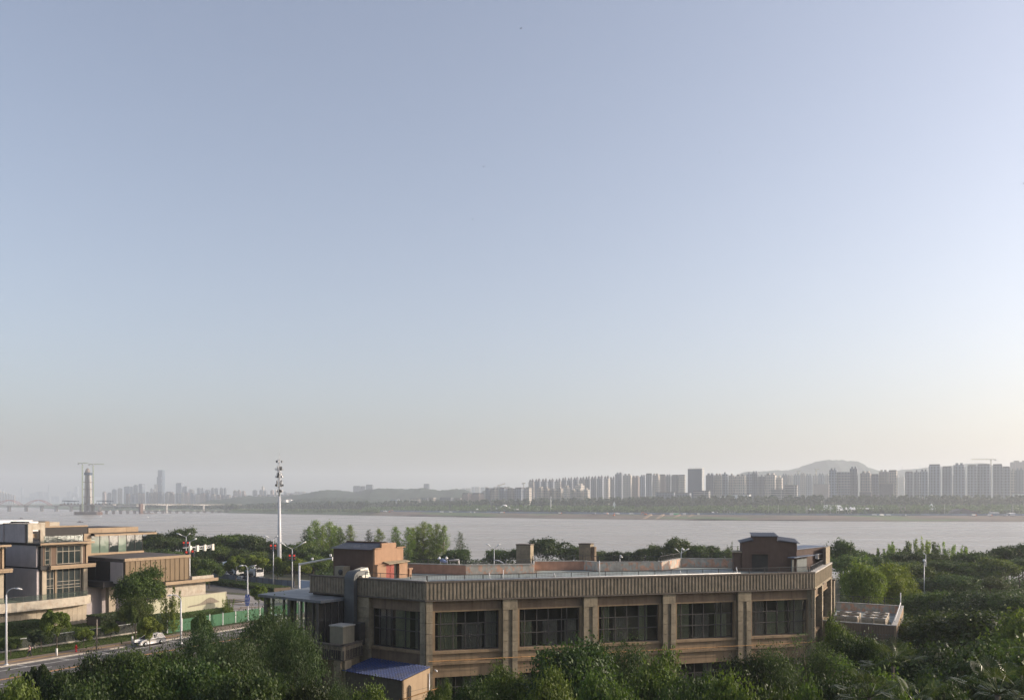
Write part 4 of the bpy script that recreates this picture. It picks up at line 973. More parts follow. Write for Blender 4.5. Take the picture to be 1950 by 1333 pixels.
# right chamfered side, lit by the sun
ts_ = [0.0, RF.len * 0.5, RF.len - 0.1]
for q, t in enumerate((RF.len * 0.42, RF.len * 0.98, RF.len * 1.2)):
    pillar(RF, t - 0.5, t + 0.5, -1.5, 0.0, 0, z_fb - (0.15 if q < 2 else 0.8), slot=False)
pillar(RF, 0.0, 0.55, -0.9, -0.02, 0, z_fb - 0.16, slot=False, cap=False)
for (a, b_) in ((0.56, RF.len * 0.42 - 0.51), (RF.len * 0.42 + 0.51, RF.len * 0.98 - 0.51)):
    MB(RF).box(a, b_, -1.2, -0.5, z_wt + 0.0, z_fb - 0.141).build('wall_panel', M_plas, hall)
    MB(RF).box(a, b_, -1.2, -0.4, z_wt - 0.15, z_wt - 0.001).build('lintel_trim', M_plas2, hall)
    MB(RF).box(a, b_, -1.2, -0.3, z_sb, z_wb - 0.001).build('window_sill', M_plas2, hall)
    MB(RF).box(a, b_, -1.2, -0.5, z_w2, z_sb - 0.001).build('wall_panel', M_plas, hall)
    window(RF, a, b_, z_wb, z_wt - 0.16, -0.9, [0, 0.33, 0.66, 1.0], MAT_ROW, 91)
    MB(RF).box(a, b_, -1.2, -0.5, 0, z_w2).build('wall_panel', M_plas2, hall)
# roof railing on the front and its white pipe
def railing(fr, t0, t1, s, z, h, step=1.95, pitch=0.16, parent=None, mt=None, r=0.016):
    parent = parent or hall; mt = mt or M_rail
    b = MB(fr); n = max(1, round((t1 - t0) / step))
    for i in range(n + 1):
        t = t0 + (t1 - t0) * i / n; b.box(t - 0.03, t + 0.03, s - 0.03, s + 0.03, z, z + h)
    b.box(t0, t1, s - 0.025, s + 0.025, z + h, z + h + 0.05); b.box(t0, t1, s - 0.015, s + 0.015, z + 0.08, z + 0.11)
    k = int((t1 - t0) / pitch)
    for i in range(k):
        t = t0 + (i + 0.5) * (t1 - t0) / k; b.box(t - r / 2, t + r / 2, s - r / 2, s + r / 2, z + 0.11, z + h)
    o = b.build('roof_railing', mt, parent); return o
railing(FR, 0.3, FR.len - 0.5, -0.48, ZT, 0.55)
railing(LF, LF.t(690, 0), LF.len - 0.2, -0.48, ZT, 0.55)
railing(RF, 0.3, RF.len * 0.72, -0.52, ZT, 0.6)
MB().tube([FR.w(0.4, -0.3, ZT + 0.06), FR.w(FR.t(1410, -0.3), -0.3, ZT + 0.06)], 0.055, 8).build('roof_pipe', M_pvc, hall)
MB().tube([LF.w(LF.t(702, -0.3), -0.3, ZT + 0.06), LF.w(LF.len - 0.1, -0.3, ZT + 0.06)], 0.045, 8).build('roof_pipe', M_pvc, hall)
for px, hh in ((933.5, 0.75), (958.5, 1.0), (1141.5, 1.75), (1404, 0.7), (1297, 0.5), (1057.5, 0.55)):
    t = FR.t(px, -0.36); MB().tube([FR.w(t, -0.36, ZT), FR.w(t - (0.12 if hh < 0.9 else 0), -0.36, ZT + hh)], 0.05, 6).build('standpipe', M_pvc, hall)
# back parapet, flaking terracotta
for i in range(len(bk) - 1):
    fr = Frame(bk[i], bk[i + 1])
    if fr.len < 0.5: continue
    m_ = M_terra if i in (0, 3) else M_peel
    MB(fr).box(-0.0, fr.len + 0.0, -0.3, -0.002 * (i % 2), ZDK - 0.05, ZDK + 1.1 - 0.003 * i).build('back_parapet', m_, hall)
    MB(fr).box(-0.04, fr.len + 0.04, -0.36, 0.06 + 0.002 * (i % 2), ZDK + 1.1, ZDK + 1.19 - 0.004 * i).build('coping', M_cap, hall)
    railing(fr, 0.1, fr.len - 0.1, -0.2, ZDK + 1.19, 0.6 if i > 1 else 0.5, 2.2, 0.2)
    MB(fr).box(0, fr.len, 0.0, 0.35, ZDK, ZDK + 0.02 + 0.002 * i).build('gutter_strip', M_capdk, hall)
# two stone flue stacks
for j, (pa, pb, py, lb) in enumerate(((983, 1010, 1038, 'left'), (1103, 1124, 1036.5, 'right'))):
    Y = 113.0; fr = Frame((at(pa, Y), Y + 0.6), (at(pb, Y), Y)); zt_ = zat(py, Y)
    MB(fr).box(0, fr.len, -1.4, 0, ZDK - 2, zt_).build('flue_stack', M_tile, hall)
    b = MB(fr); 
    for q in range(5): b.box(-0.01, fr.len + 0.01, -1.41, 0.012, ZDK - 1 + q * 0.95, ZDK - 0.985 + q * 0.95)
    b.build('stack_joint', M_capdk, hall); MB(fr).box(-0.06, fr.len + 0.06, -1.46, 0.06, zt_, zt_ + 0.12).build('stack_cap', M_capdk, hall)
    if j: MB(fr).box(fr.len + 0.02, fr.len + 0.5, -1.0, -0.2, ZDK - 2, zt_ - 0.3).build('stack_pier', M_plas, hall)
# gas pipe
zp = g(900, 1254.5, -0.02)
MB().tube([LF.w(LF.len - 0.5, 0.1, z_w2 - 0.35), LF.w(LF.len + 0.0, 0.12, z_w2 - 0.35), FR.w(0.32, 0.06, z_w2 - 0.35), FR.w(0.32, 0.06, zp), FR.w(FR.len - 0.2, 0.06, zp), RF.w(0.3, 0.1, zp)], 0.03, 8).build('gas_pipe', M_pipe, hall)
for k in range(24): MB(FR).box(0.6 + k * 1.9, 0.66 + k * 1.9, -0.6, 0.06, zp - 0.09, zp - 0.05).build('pipe_bracket', M_rail, hall)
b = MB(FR); t = FR.t(828, -0.5); b.box(t - 0.05, t + 0.05, -0.62, -0.35, z_l0 - 0.5, z_l0 - 0.4); b.tube([FR.w(t, -0.35, z_l0 - 0.45), FR.w(t + 0.12, 0.0, z_l0 - 0.52)], 0.09, 8); b.build('security_camera', M_white, hall)

# ---- left stair house
SH0 = (at(635, 100.3), 100.3); SH1 = (at(713.5, 97.0), 97.0)
SF = Frame(SH0, SH1); OF = Frame(SH1, (SH1[0] + SF.n.x * -1.0, SH1[1] + SF.n.y * -1.0))
stair = thing('stair_house', 'brown stair house with orange front and dark red doors on the hall roof', 'roof hut', (SH1[0], SH1[1], ZDK))
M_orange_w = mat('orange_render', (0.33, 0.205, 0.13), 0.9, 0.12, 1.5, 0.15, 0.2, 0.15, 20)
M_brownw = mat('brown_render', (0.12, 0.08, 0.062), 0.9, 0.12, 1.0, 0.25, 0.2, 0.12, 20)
M_door = mat('red_door', (0.25, 0.05, 0.035), 0.45, 0.15, 2, 0.2, 0.0, 0.05)
M_rooftile = mat('roof_sheet', (0.075, 0.085, 0.11), 0.55, 0.2, 2, 0.2, 0.1, 0.1)
ze = SF.z(713.5, 1047.5, 0); to = OF.t(768, 0.0); tm0, tm1 = OF.t(727, 0.02), OF.t(754.5, 0.02)
zm = OF.z(740, 1033.5, 0); zs_ = OF.z(716, 1046, 0)
MB(SF).box(0, SF.len - 0.25, -to, 0, ZDK - 0.02, ze).build('side_wall', M_brownw, stair)
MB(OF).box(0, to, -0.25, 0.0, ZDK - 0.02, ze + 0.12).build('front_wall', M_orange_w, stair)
MB(OF).box(tm0, tm1, -0.25, 0.005, ze + 0.121, zm).build('gable_step', M_orange_w, stair)
MB(OF).box(0.02, tm0 - 0.01, -0.27, 0.12, ze + 0.121, ze + 0.21).build('shoulder_cap', M_orange_w, stair)
MB(OF).box(tm1 + 0.01, to + 0.25, -0.27, 0.12, ze + 0.121, ze + 0.21).build('shoulder_cap', M_orange_w, stair)
# pitched sheet roof with corrugations, ridge along SF direction
b = MB(); nc = 30; mid = -to / 2
for i in range(nc):
    t0 = -0.25 + (SF.len + 0.1) * i / nc; t1 = -0.25 + (SF.len + 0.1) * (i + 0.55) / nc; t2 = -0.25 + (SF.len + 0.1) * (i + 1) / nc
    for (ta, tb, dz) in ((t0, t1, 0.06), (t1, t2, 0.0)):
        b.add([SF.w(ta, 0.3, ze + 0.02 + dz), SF.w(tb, 0.3, ze + 0.02 + dz), SF.w(tb, mid, ze + 0.62 + dz), SF.w(ta, mid, ze + 0.62 + dz)], [(0, 1, 2, 3)])
        b.add([SF.w(ta, -to - 0.3, ze + 0.02 + dz), SF.w(tb, -to - 0.3, ze + 0.02 + dz), SF.w(tb, mid, ze + 0.62 + dz), SF.w(ta, mid, ze + 0.62 + dz)], [(0, 1, 2, 3)])
b.build('roof', M_rooftile, stair)
MB(SF).box(-0.2, SF.len - 0.3, mid - 0.12, mid + 0.12, ze + 0.6, ze + 0.8).build('ridge_wall', M_brownw, stair)
zc = OF.z(755, 1069, 0.3)
t1p, td0, td1, to0, to1, t2p = OF.t(714, 0.35), OF.t(735.5, 0.35), OF.t(752.5, 0.35), OF.t(753, 0.35), OF.t(760.5, 0.35), OF.t(776, 0.35)
MB(OF).box(0.05, td0, 0.0, 0.35, ZDK, zc - 0.25).build('porch_wall', M_orange_w, stair)
MB(OF).box(to1, t2p, -1.0, 0.35, ZDK, zc - 0.02).build('porch_wall', M_orange_w, stair)
MB(OF).box(0.03, td0 + 0.02, 0.0, 0.42, zc - 0.249, zc - 0.17).build('porch_cap', M_orange_w, stair)
for k in range(2):
    a = td0 + (td1 - td0) * k / 2 + 0.01; e = td0 + (td1 - td0) * (k + 1) / 2 - 0.01
    MB(OF).box(a, e, 0.1, 0.2, ZDK, zc - 0.3).build('door', M_door, stair)
    for q in range(3): MB(OF).box(a + 0.1, e - 0.1, 0.2, 0.23, ZDK + 0.15 + q * 0.62, ZDK + 0.65 + q * 0.62).build('door_panel', M_door, stair)
MB(OF).box(to0 + 0.02, to1, -0.4, 0.02, ZDK, zc - 0.2).build('door_opening', M_inside, stair)
b = MB(OF); b.add([OF.w(td0 - 0.15, 0.9, zc - 0.12), OF.w(t2p + 0.15, 0.6, zc - 0.02), OF.w(t2p + 0.15, -0.1, zc + 0.12), OF.w(td0 - 0.15, -0.1, zc + 0.12), OF.w(td0 - 0.15, 0.9, zc - 0.2), OF.w(t2p + 0.15, 0.6, zc - 0.1), OF.w(t2p + 0.15, -0.1, zc - 0.01), OF.w(td0 - 0.15, -0.1, zc - 0.01)], [(0, 1, 2, 3), (0, 4, 5, 1), (1, 5, 6, 2), (4, 7, 6, 5), (0, 3, 7, 4)])
b.build('canopy', M_tile, stair)
t3 = OF.t(784, 0.35); zl = OF.z(778, 1084, 0.3)
MB(OF).box(t2p + 0.35, t3, -0.8, 0.35, ZDK, zl).build('low_wall', M_orange_w, stair); MB(OF).box(t2p + 0.2, t3 + 0.12, -0.9, 0.42, zl, zl + 0.15).build('low_wall_cap', M_orange_w, stair)
# ---- duct and roof machines
ta, tb = LF.t(659.5, 0.3), LF.t(677.5, 0.3)
duct = thing('exhaust_duct', 'big sheet-metal duct bending over the ribbed parapet and down the wall', 'duct', LF.w(ta, 0, ZT)) 
zb_ = LF.z(668, 1215, 0.5); prof = [(0.6, zb_), (0.6, ZT - 0.2)]
for k in range(7): 
    an = math.pi / 2 * k / 6; prof.append((-0.35 + 0.95 * math.cos(an), ZT - 0.2 + 0.9 * math.sin(an)))
prof += [(-1.6, ZT + 0.7)]
inner = [(0.08, zb_), (0.08, ZT - 0.2)] + [(-0.35 + 0.43 * math.cos(math.pi / 2 * k / 6), ZT - 0.2 + 0.38 * math.sin(math.pi / 2 * k / 6)) for k in range(7)] + [(-1.6, ZT + 0.18)]
vs = []
for (s, z) in prof: vs += [LF.w(ta, s, z), LF.w(tb, s, z)]
for (s, z) in inner: vs += [LF.w(ta, s, z), LF.w(tb, s, z)]
n_ = len(prof); fs = []
for i in range(n_ - 1):
    fs += [(2 * i, 2 * i + 1, 2 * i + 3, 2 * i + 2), (2 * (n_ + i), 2 * (n_ + i) + 2, 2 * (n_ + i) + 3, 2 * (n_ + i) + 1), (2 * i, 2 * i + 2, 2 * (n_ + i) + 2, 2 * (n_ + i)), (2 * i + 1, 2 * (n_ + i) + 1, 2 * (n_ + i) + 3, 2 * i + 3)]
MB().add(vs, fs).build('duct_run', M_duct, duct)
for z in np.arange(zb_ + 0.8, ZT - 0.2, 1.15): MB(LF).box(ta - 0.03, tb + 0.03, 0.06, 0.63, z, z + 0.05).build('duct_flange', M_duct, duct)
hood = thing('duct_hood', 'pale wedge-shaped hood beside the duct on the hall roof', 'duct', LF.w(tb + 0.2, -0.6, ZT))
t0, t1 = LF.t(680, -1.2), LF.t(699, -1.2); b = MB()
b.add([LF.w(t0, -0.7, ZT - 0.4), LF.w(t1, -0.7, ZT - 0.4), LF.w(t1, -1.9, ZT - 0.4), LF.w(t0, -1.9, ZT - 0.4), LF.w(t0, -0.7, ZT + 0.75), LF.w(t1 - 0.5, -0.7, ZT + 0.8), LF.w(t1 - 0.5, -1.9, ZT + 0.95), LF.w(t0, -1.9, ZT + 0.95)], [(0, 1, 5, 4), (1, 2, 6, 5), (2, 3, 7, 6), (3, 0, 4, 7), (4, 5, 6, 7)])
b.build('hood_shell', mat('hood_cream', (0.62, 0.58, 0.48), 0.6, 0.1, 1, 0.2, 0.2, 0.05), hood)
b = MB(LF); b.box(t0 + 0.1, t0 + 0.16, -0.7, -0.66, ZT - 0.4, ZT + 0.75); b.box(t1 - 0.62, t1 - 0.56, -0.7, -0.66, ZT - 0.4, ZT + 0.75); b.build('hood_brace', M_rail, hood)
fan = thing('fan_unit', 'beige square fan unit on the roof left of the duct elbow', 'fan', LF.w(LF.t(648, -1.5), -1.5, ZDK))
t0, t1 = LF.t(639.5, -1.5), LF.t(656, -1.5)
MB(LF).box(t0, t1, -2.4, -1.3, ZDK, ZT + 0.95).build('fan_casing', M_beige, fan)
c_ = LF.w(t1 - 0.35, -1.28, ZT + 0.35); b = MB()
b.tube([LF.w(t1 - 0.35, -1.3, ZT + 0.35), LF.w(t1 - 0.35, -1.2, ZT + 0.35)], 0.3, 14); b.build('fan_ring', M_rail, fan)

# ---- ribbed balcony, housing box and ground floor on the left
T1 = (at(654, 90.0), 90.0); T0 = (at(591, 92.6), 92.6); T2 = (at(691, 93.6), 93.6); ztb = zat(1229, 90)
BF, BR = Frame(T0, T1), Frame(T1, T2)
for fr in (BF, BR): fascia(fr, 0.02, fr.len - 0.02, hall, ztb - 1.45, ztb, pitch=0.3)
cpt = LF.w(LF.t(620, -0.6), -0.6, 0)
MB().poly([T0, T1, T2, (LF.w(LF.t(655, -0.6), -0.6, 0)[0:2]), (cpt[0], cpt[1]), (T0[0] + 1.2, T0[1] + 3)], ztb - 1.5, ztb - 0.55).build('balcony_slab', M_inside, hall)
MB(BF).box(0.8, BF.len - 0.6, -1.4, -0.7, 0, ztb - 1.7).build('wall_panel', M_plas, hall)
pc = BF.len - 0.15; MB(BF).box(pc - 0.9, pc, -1.3, -0.35, 0, ztb - 1.62).build('pillar', M_tile, hall)
MB(BR).box(0.1, BR.len, -1.2, -0.4, 0, ztb - 1.63).build('wall_panel', M_tile, hall)
box = thing('plant_housing', 'beige box housing standing on the ribbed balcony corner', 'housing', (T1[0], T1[1], ztb - 0.5))
Bc = (at(653, 91.0), 91.0); bl = (at(628, 92.0), 92.0); br_ = (at(675, 92.6), 92.6); zb1 = zat(1194, 91)
opp = (bl[0] + br_[0] - Bc[0], bl[1] + br_[1] - Bc[1])
MB().poly([bl, Bc, br_, opp], ztb - 0.5, zb1).build('housing_wall', mat('housing_beige', (0.25, 0.225, 0.165), 0.85, 0.12, 1.2, 0.3, 0.4, 0.1), box)
ctr = ((bl[0] + br_[0]) / 2, (bl[1] + br_[1]) / 2)
MB().poly([(ctr[0] + (p[0] - ctr[0]) * 1.08, ctr[1] + (p[1] - ctr[1]) * 1.08) for p in (bl, Bc, br_, opp)], zb1, zb1 + 0.12).build('housing_lid', M_cap, box)
p2 = ground(676, 1222, ztb - 0.5)
MB(LF).box(LF.t(676, 0.6), LF.t(689, 0.6), 0.1, 0.9, ztb - 0.5, zb1 + 0.1).build('dark_cabinet', M_inside, box)

# ---- glass pavilion with flat roof on the left
ZC = 11.75
A_ = ground(491, 1131, ZC); B_ = ground(611, 1143.5, ZC); C_ = ground(659, 1137.5, ZC)
pav = thing('glass_pavilion', 'dark glass pavilion with a flat grey roof left of the brown hall', 'pavilion', (A_[0], A_[1], 0))
c0i = LF.w(0.2, -0.7, 0)[:2]
poly = [A_, B_, C_, c0i, (c0i[0] - 0.5, c0i[1] + 8), (A_[0] + 4.5, A_[1] + 9.5)]
MB().poly(poly, ZC - 0.28, ZC).build('roof_slab', mat('pavilion_roof', (0.13, 0.14, 0.15), 0.45, 0.3, 0.6, 0.5, 0.0, 0.1, 5, col2=(0.2, 0.21, 0.22), c2scale=0.4), pav)
GF = Frame(A_, B_)
i_ = lambda px: GF.t(px, -0.6)
for px, w in ((505, 0.5), (550, 0.5)):
    MB(GF).box(i_(px) - w / 2, i_(px) + w / 2, -1.1, -0.6, 0, ZC - 0.281).build('column', M_frame, pav)
MB(GF).box(i_(611) - 0.75, i_(611) - 0.25, -1.1, -0.6, 5, ZC - 0.281).build('column', M_frame, pav)
for px in (517.5, 538, 559.5, 571, 579.5, 594):
    MB(GF).box(i_(px) - 0.09, i_(px) + 0.09, -0.9, -0.7, 0.2, ZC - 0.281).build('mullion', M_frame, pav)
for z in (8.4, 5.6, 3.0): MB(GF).box(i_(550) + 0.26, i_(581), -0.88, -0.72, z, z + 0.12).build('transom', M_frame, pav)
cuts = [505, 517.5, 538, 550, 559.5, 571, 579.5, 594, 608]
Mpg = glass('pavilion_glass', (0.03, 0.035, 0.032), 0.85, 0.03); Mpd = glass('pavilion_glass_dark', (0.05, 0.048, 0.045), 0.12, 0.1)
for a, b_ in zip(cuts[:-1], cuts[1:]):
    if a == 505 or a >= 517: MB(GF).box(i_(a) + 0.1, i_(b_) - 0.1, -0.83, -0.8, 0.3, ZC - 0.29).build('pane', Mpg if b_ < 581 else Mpd, pav)
MB().poly([GF.w(i_(581), -1.0, 0)[:2], B_, C_, LF.w(0.3, -1.0, 0)[:2]], 0.1, 6.4).build('podium', M_inside, pav)
fr = Frame((B_[0] - 0.3, B_[1] + 0.5), (C_[0], C_[1] - 0.4))
MB(fr).box(0, fr.len, -0.3, -0.2, 6.4, ZC - 0.29).build('side_glass', Mpd, pav)
for q in range(5): MB(fr).box(fr.len * q / 4 - 0.05, fr.len * q / 4 + 0.05, -0.35, -0.1, 6.4, ZC - 0.285).build('mullion', M_frame, pav)

# ---- blue roofed shed
zf, zbk = 4.9, 5.6
S0 = ground(656, 1276, zf); S1 = ground(767, 1294.5, zf)
SD = Frame(S0, S1); 
M_blue = mat('blue_sheet', (0.022, 0.045, 0.14), 0.5, 0.3, 1.5, 0.5, 0.0, 0.0, col2=(0.045, 0.06, 0.12), c2scale=0.8)
M_shedw = mat('shed_wall', (0.12, 0.105, 0.08), 0.85, 0.12, 1, 0.3, 0.4, 0.1)
M_shedlit = mat('shed_wall_sunlit', (0.38, 0.28, 0.18), 0.8, 0.08, 1, 0.15, 0.25, 0.08)  # lighter copy of the shed wall: sunlight put into the end wall's colour
shed = thing('roofed_shed', 'low shed with a blue corrugated roof against the corner of the hall', 'shed', (S1[0], S1[1], 0))
dS = 3.9; b = MB(); nc = 21
for i in range(nc):
    t0 = SD.len * 1.03 * i / nc - 0.15; dt = SD.len * 1.03 / nc
    pr = [(0, 0), (0.2, 0.11), (0.45, 0.11), (0.65, 0), (1, 0)]
    for (a, za), (e, ze2) in zip(pr[:-1], pr[1:]):
        n2 = 12
        for k in range(n2):
            q0, q1 = k / n2, (k + 1) / n2; st = 0.04
            b.add([SD.w(t0 + a * dt, 0.3 - (dS + 0.3) * q0, zf + (zbk - zf) * q0 + za), SD.w(t0 + e * dt, 0.3 - (dS + 0.3) * q0, zf + (zbk - zf) * q0 + ze2),
                   SD.w(t0 + e * dt, 0.3 - (dS + 0.3) * q1, zf + (zbk - zf) * q1 + ze2 - st), SD.w(t0 + a * dt, 0.3 - (dS + 0.3) * q1, zf + (zbk - zf) * q1 + za - st)], [(0, 1, 2, 3)])
b.build('roof_sheet', M_blue, shed)
MB(SD).box(0, SD.len - 0.05, -0.2, 0, 0, zf - 0.05).build('front_wall', M_shedw, shed)
fr = Frame(SD.w(SD.len - 0.05, 0, 0)[:2], SD.w(SD.len - 0.05, -dS, 0)[:2])
b = MB(fr); b.add([fr.w(0, 0, 0), fr.w(fr.len, 0, 0), fr.w(fr.len, 0, zbk - 0.1), fr.w(0, 0, zf - 0.08), fr.w(0, -0.2, 0), fr.w(fr.len, -0.2, 0), fr.w(fr.len, -0.2, zbk - 0.1), fr.w(0, -0.2, zf - 0.08)], [(0, 1, 2, 3), (4, 7, 6, 5), (0, 4, 5, 1), (3, 2, 6, 7), (0, 3, 7, 4)])
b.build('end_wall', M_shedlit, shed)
for z in (0.9, 1.8, 2.7, 3.6): MB(fr).box(0.0, fr.len, 0.0, 0.012, z, z + 0.03).build('wall_joint', M_shedw, shed)
MB(fr).box(2.1, 3.0, 0.0, 0.06, 1.7, 2.4).build('vent_frame', M_shedw, shed)
for q in range(6): MB(fr).box(2.16, 2.94, 0.06, 0.09, 1.76 + q * 0.1, 1.8 + q * 0.1).build('vent_slat', M_rail, shed)
MB().tube([fr.w(0.75, 0.1, 0.3), fr.w(0.75, 0.1, 4.1), fr.w(0.9, 0.1, 4.25), fr.w(1.05, 0.1, 4.1), fr.w(1.05, 0.1, 0.3)], 0.06, 6).build('conduit', M_rail, shed)
MB().tube([SD.w(SD.len - 0.3, 0.12, 0.4), SD.w(SD.len - 0.3, 0.12, 3.1), fr.w(0, 0.15, 3.1), fr.w(fr.len, 0.15, 3.3), fr.w(fr.len + 1.0, 0.3, 3.35)], 0.045, 8).build('gas_pipe', M_pipe, shed)
MB().tube([fr.w(fr.len - 0.2, 0.1, 0.2), fr.w(fr.len - 0.2, 0.1, 5.0)], 0.06, 6).build('downpipe', M_steel, shed)

# ---- right roof house
YR = 108.5
RFr = Frame((at(1413, YR + 1.2), YR + 1.2), (at(1517, YR), YR))
z_ = lambda px, py, s=0: RFr.z(px, py, s)
rh = thing('roof_house', 'stepped brown roof house with dark sheet roofs at the right end of the hall roof', 'roof hut', (RFr.w(0, 0, 0)[0], RFr.w(0, 0, 0)[1], ZDK))
tA, tB, tC = RFr.t(1434.5), RFr.t(1480), RFr.len
ztop, zsh = z_(1455, 1021), z_(1425, 1031)
MB(RFr).box(0, tC, -4.2, 0, ZDK - 0.02, z_(1510, 1032)).build('wall', M_brownw, rh)
MB(RFr).box(tA, tB, -4.2, 0.002, z_(1510, 1032) + 0.001, ztop).build('gable_wall', M_brownw, rh)
def sheet(fr, t0, t1, s0, s1, z00, z01, z10, z11, name, parent, th=0.07, n=10):
    b = MB(fr)
    for i in range(n):
        a, e = i / n, (i + 0.6) / n
        for (x, y, dz) in ((a, e, 0.05), (e, (i + 1) / n, 0.0)):
            zz = lambda q, m: (z00 * (1 - q) + z10 * q) * (1 - m) + (z01 * (1 - q) + z11 * q) * m + dz
            tx, ty = t0 + (t1 - t0) * x, t0 + (t1 - t0) * y
            b.add([fr.w(tx, s0, zz(x, 0)), fr.w(ty, s0, zz(y, 0)), fr.w(ty, s1, zz(y, 1)), fr.w(tx, s1, zz(x, 1)), fr.w(tx, s0, zz(x, 0) - th), fr.w(ty, s0, zz(y, 0) - th), fr.w(ty, s1, zz(y, 1) - th), fr.w(tx, s1, zz(x, 1) - th)], [(0, 1, 2, 3), (0, 4, 5, 1), (3, 2, 6, 7), (4, 7, 6, 5), (0, 3, 7, 4), (1, 5, 6, 2)])
    return b.build(name, M_rooftile, parent)
sheet(RFr, tA - 0.15, tB + 0.15, 0.15, -4.35, ztop, ztop + 0.3, ztop, ztop + 0.3, 'roof_top', rh)
zs0 = z_(1420, 1031.5)
sheet(RFr, -0.25, tA, 0.2, -4.3, zs0 - 0.12, zs0 - 0.02, zs0 + 0.3, zs0 + 0.4, 'roof_left', rh)
zr0 = z_(1505, 1030)
sheet(RFr, tB + 0.02, tC + 0.35, 0.2, -4.3, zr0 + 0.1, zr0 + 0.45, zr0 - 0.25, zr0 + 0.1, 'roof_right', rh)
MB(RFr).box(tC + 0.0, tC + 0.05, -4.2, 0, z_(1517, 1050), zr0 - 0.4).build('lit_gable_end', M_orange_w, rh)  # orange tone stands for sunlight on this end of the brown house
MB(RFr).box(-1.0, -0.02, -3.2, -0.2, ZDK, z_(1413, 1052)).build('side_annex', M_brownw, rh); MB(RFr).box(-1.2, 0.0, -3.4, 0.0, z_(1413, 1052), z_(1413, 1050.5)).build('annex_cap', M_tile, rh)
MB(RFr).box(RFr.t(1432), RFr.t(1462), 0.0, 0.06, ZDK, z_(1450, 1055)).build('doorway', M_inside, rh)
MB(RFr).box(RFr.t(1430), RFr.t(1465), 0.0, 0.25, z_(1450, 1055), z_(1450, 1053.5)).build('door_lintel', M_brownw, rh)
# low link to the right with grey shutter
RG = Frame(RFr.w(tC + 0.05, -0.7, 0)[:2], tuple(RF.w(RF.len * 0.93, -0.45, 0)[:2]))
zg = RG.z(1550, 1043); wl_ = RG.len
MB(RG).box(0, wl_, -3.0, -0.1, ZDK, zg).build('link_wall', mat('shade_render', (0.085, 0.06, 0.05), 0.9, 0.12, 1, 0.3, 0.3, 0.1), rh)
MB(RG).box(0, wl_, -3.1, 0.02, zg, zg + 0.1).build('link_cap', M_bluegrey, rh)
zsd = RG.z(1530, 1062.5)
MB(RG).box(RG.t(1508), RG.t(1536), -0.1, 0.02, ZDK, zsd).build('shutter', mat('grey_shutter', (0.13, 0.15, 0.15), 0.6, 0.08, 1, 0.15, 0.3, 0.0), rh)
b = MB(RG)
for q in range(9): b.box(RG.t(1508) + q * 0.2, RG.t(1508) + q * 0.2 + 0.03, 0.02, 0.045, ZDK, zsd)
b.build('shutter_rib', M_capdk, rh)
MB(RG).box(RG.t(1501), RG.t(1541), -0.1, 0.75, zsd + 0.28, zsd + 0.36).build('awning', M_bluegrey, rh)
ac = thing('wall_air_conditioner', 'white air-conditioner outdoor unit on the wall right of the grey shutter', 'air conditioner', RG.w(RG.t(1557), 0.2, zsd))
ta2, tb2 = RG.t(1551.5), RG.t(1563); za2 = RG.z(1556, 1063)
MB(RG).box(ta2, tb2, 0.05, 0.42, za2, za2 + 0.62).build('casing', M_pvc, ac); MB(RG).box(ta2 + 0.08, tb2 - 0.08, 0.42, 0.44, za2 + 0.08, za2 + 0.54).build('grille', M_capdk, ac)
# lit slab panel at the right end
PF = RF; tq = RF.len * 0.72
sl = MB(RF).box(tq, RF.len - 0.1, -0.5, -0.22, ZT + 0.02, RF.z(1578, 1042, 0)); sl.build('end_wall', M_tile, rh)
MB(RF).box(tq - 0.08, tq - 0.002, -0.6, -0.2, ZT + 0.02, RF.z(1578, 1042, 0) + 0.02).build('wall_edge', M_capdk, rh)

# ---- right wing with the condenser units
ZW = 8.0
w0, w1, w2, w3 = ground(1580, 1182.6, ZW), ground(1707, 1191.7, ZW), ground(1720.5, 1154, ZW), ground(1592.5, 1146.5, ZW)
wing = thing('low_wing', 'lower brown wing with a walled roof of condenser units right of the hall', 'building', (w0[0], w0[1], 0))
WF, WR, WB = Frame(w0, w1), Frame(w1, w2), Frame(w3, w2)
MB().poly([w0, w1, w2, w3], ZW - 2.2, ZW - 1.0).build('roof_deck', M_deck, wing)
MB(WF).box(-0.8, WF.len, -0.25, 0, ZW - 2.1, ZW).build('parapet', M_plas, wing); MB(WF).box(-0.8, WF.len + 0.05, -0.32, 0.06, ZW, ZW + 0.08).build('coping', M_cap, wing)
b = MB(WF)
for q in range(int(WF.len / 0.3)): b.box(q * 0.3, q * 0.3 + 0.14, 0, 0.05, ZW - 2.0, ZW - 0.1)
b.build('parapet_ribs', M_plas, wing)['kind'] = 'stuff'
MB(WF).box(-0.8, WF.len + 0.1, -0.4, 0.12, ZW - 2.25, ZW - 2.11).build('drip_ledge', M_capdk, wing)
MB(WR).box(0, WR.len, -0.35, 0, ZW - 2.1, ZW + 0.003).build('parapet', M_plas2, wing); MB(WR).box(0.02, WR.len, -0.5, 0.05, ZW + 0.003, ZW + 0.085).build('coping', M_cap, wing)
MB(WR).box(0.1, WR.len, -0.7, -0.3, 0, ZW - 2.26).build('wall_panel', M_plas2, wing)
MB(WB).box(0, WB.len - 0.3, 0.0, 0.3, ZW - 1.0, ZW - 0.004).build('back_parapet', M_peel, wing); MB(WB).box(0, WB.len - 0.3, -0.06, 0.36, ZW, ZW + 0.09).build('coping', M_cap, wing)
railing(WB, 0.2, WB.len - 0.3, 0.15, ZW + 0.09, 0.9, 2.2, 0.18, wing)
MB(WF).box(-0.5, WF.len - 0.6, -0.9, -0.6, 0, ZW - 2.26).build('wall_panel', M_plas, wing)
pillar_ = MB(WF).box(WF.len - 1.2, WF.len - 0.3, -1.0, -0.3, 0, ZW - 2.27).build('pillar', M_tile, wing)
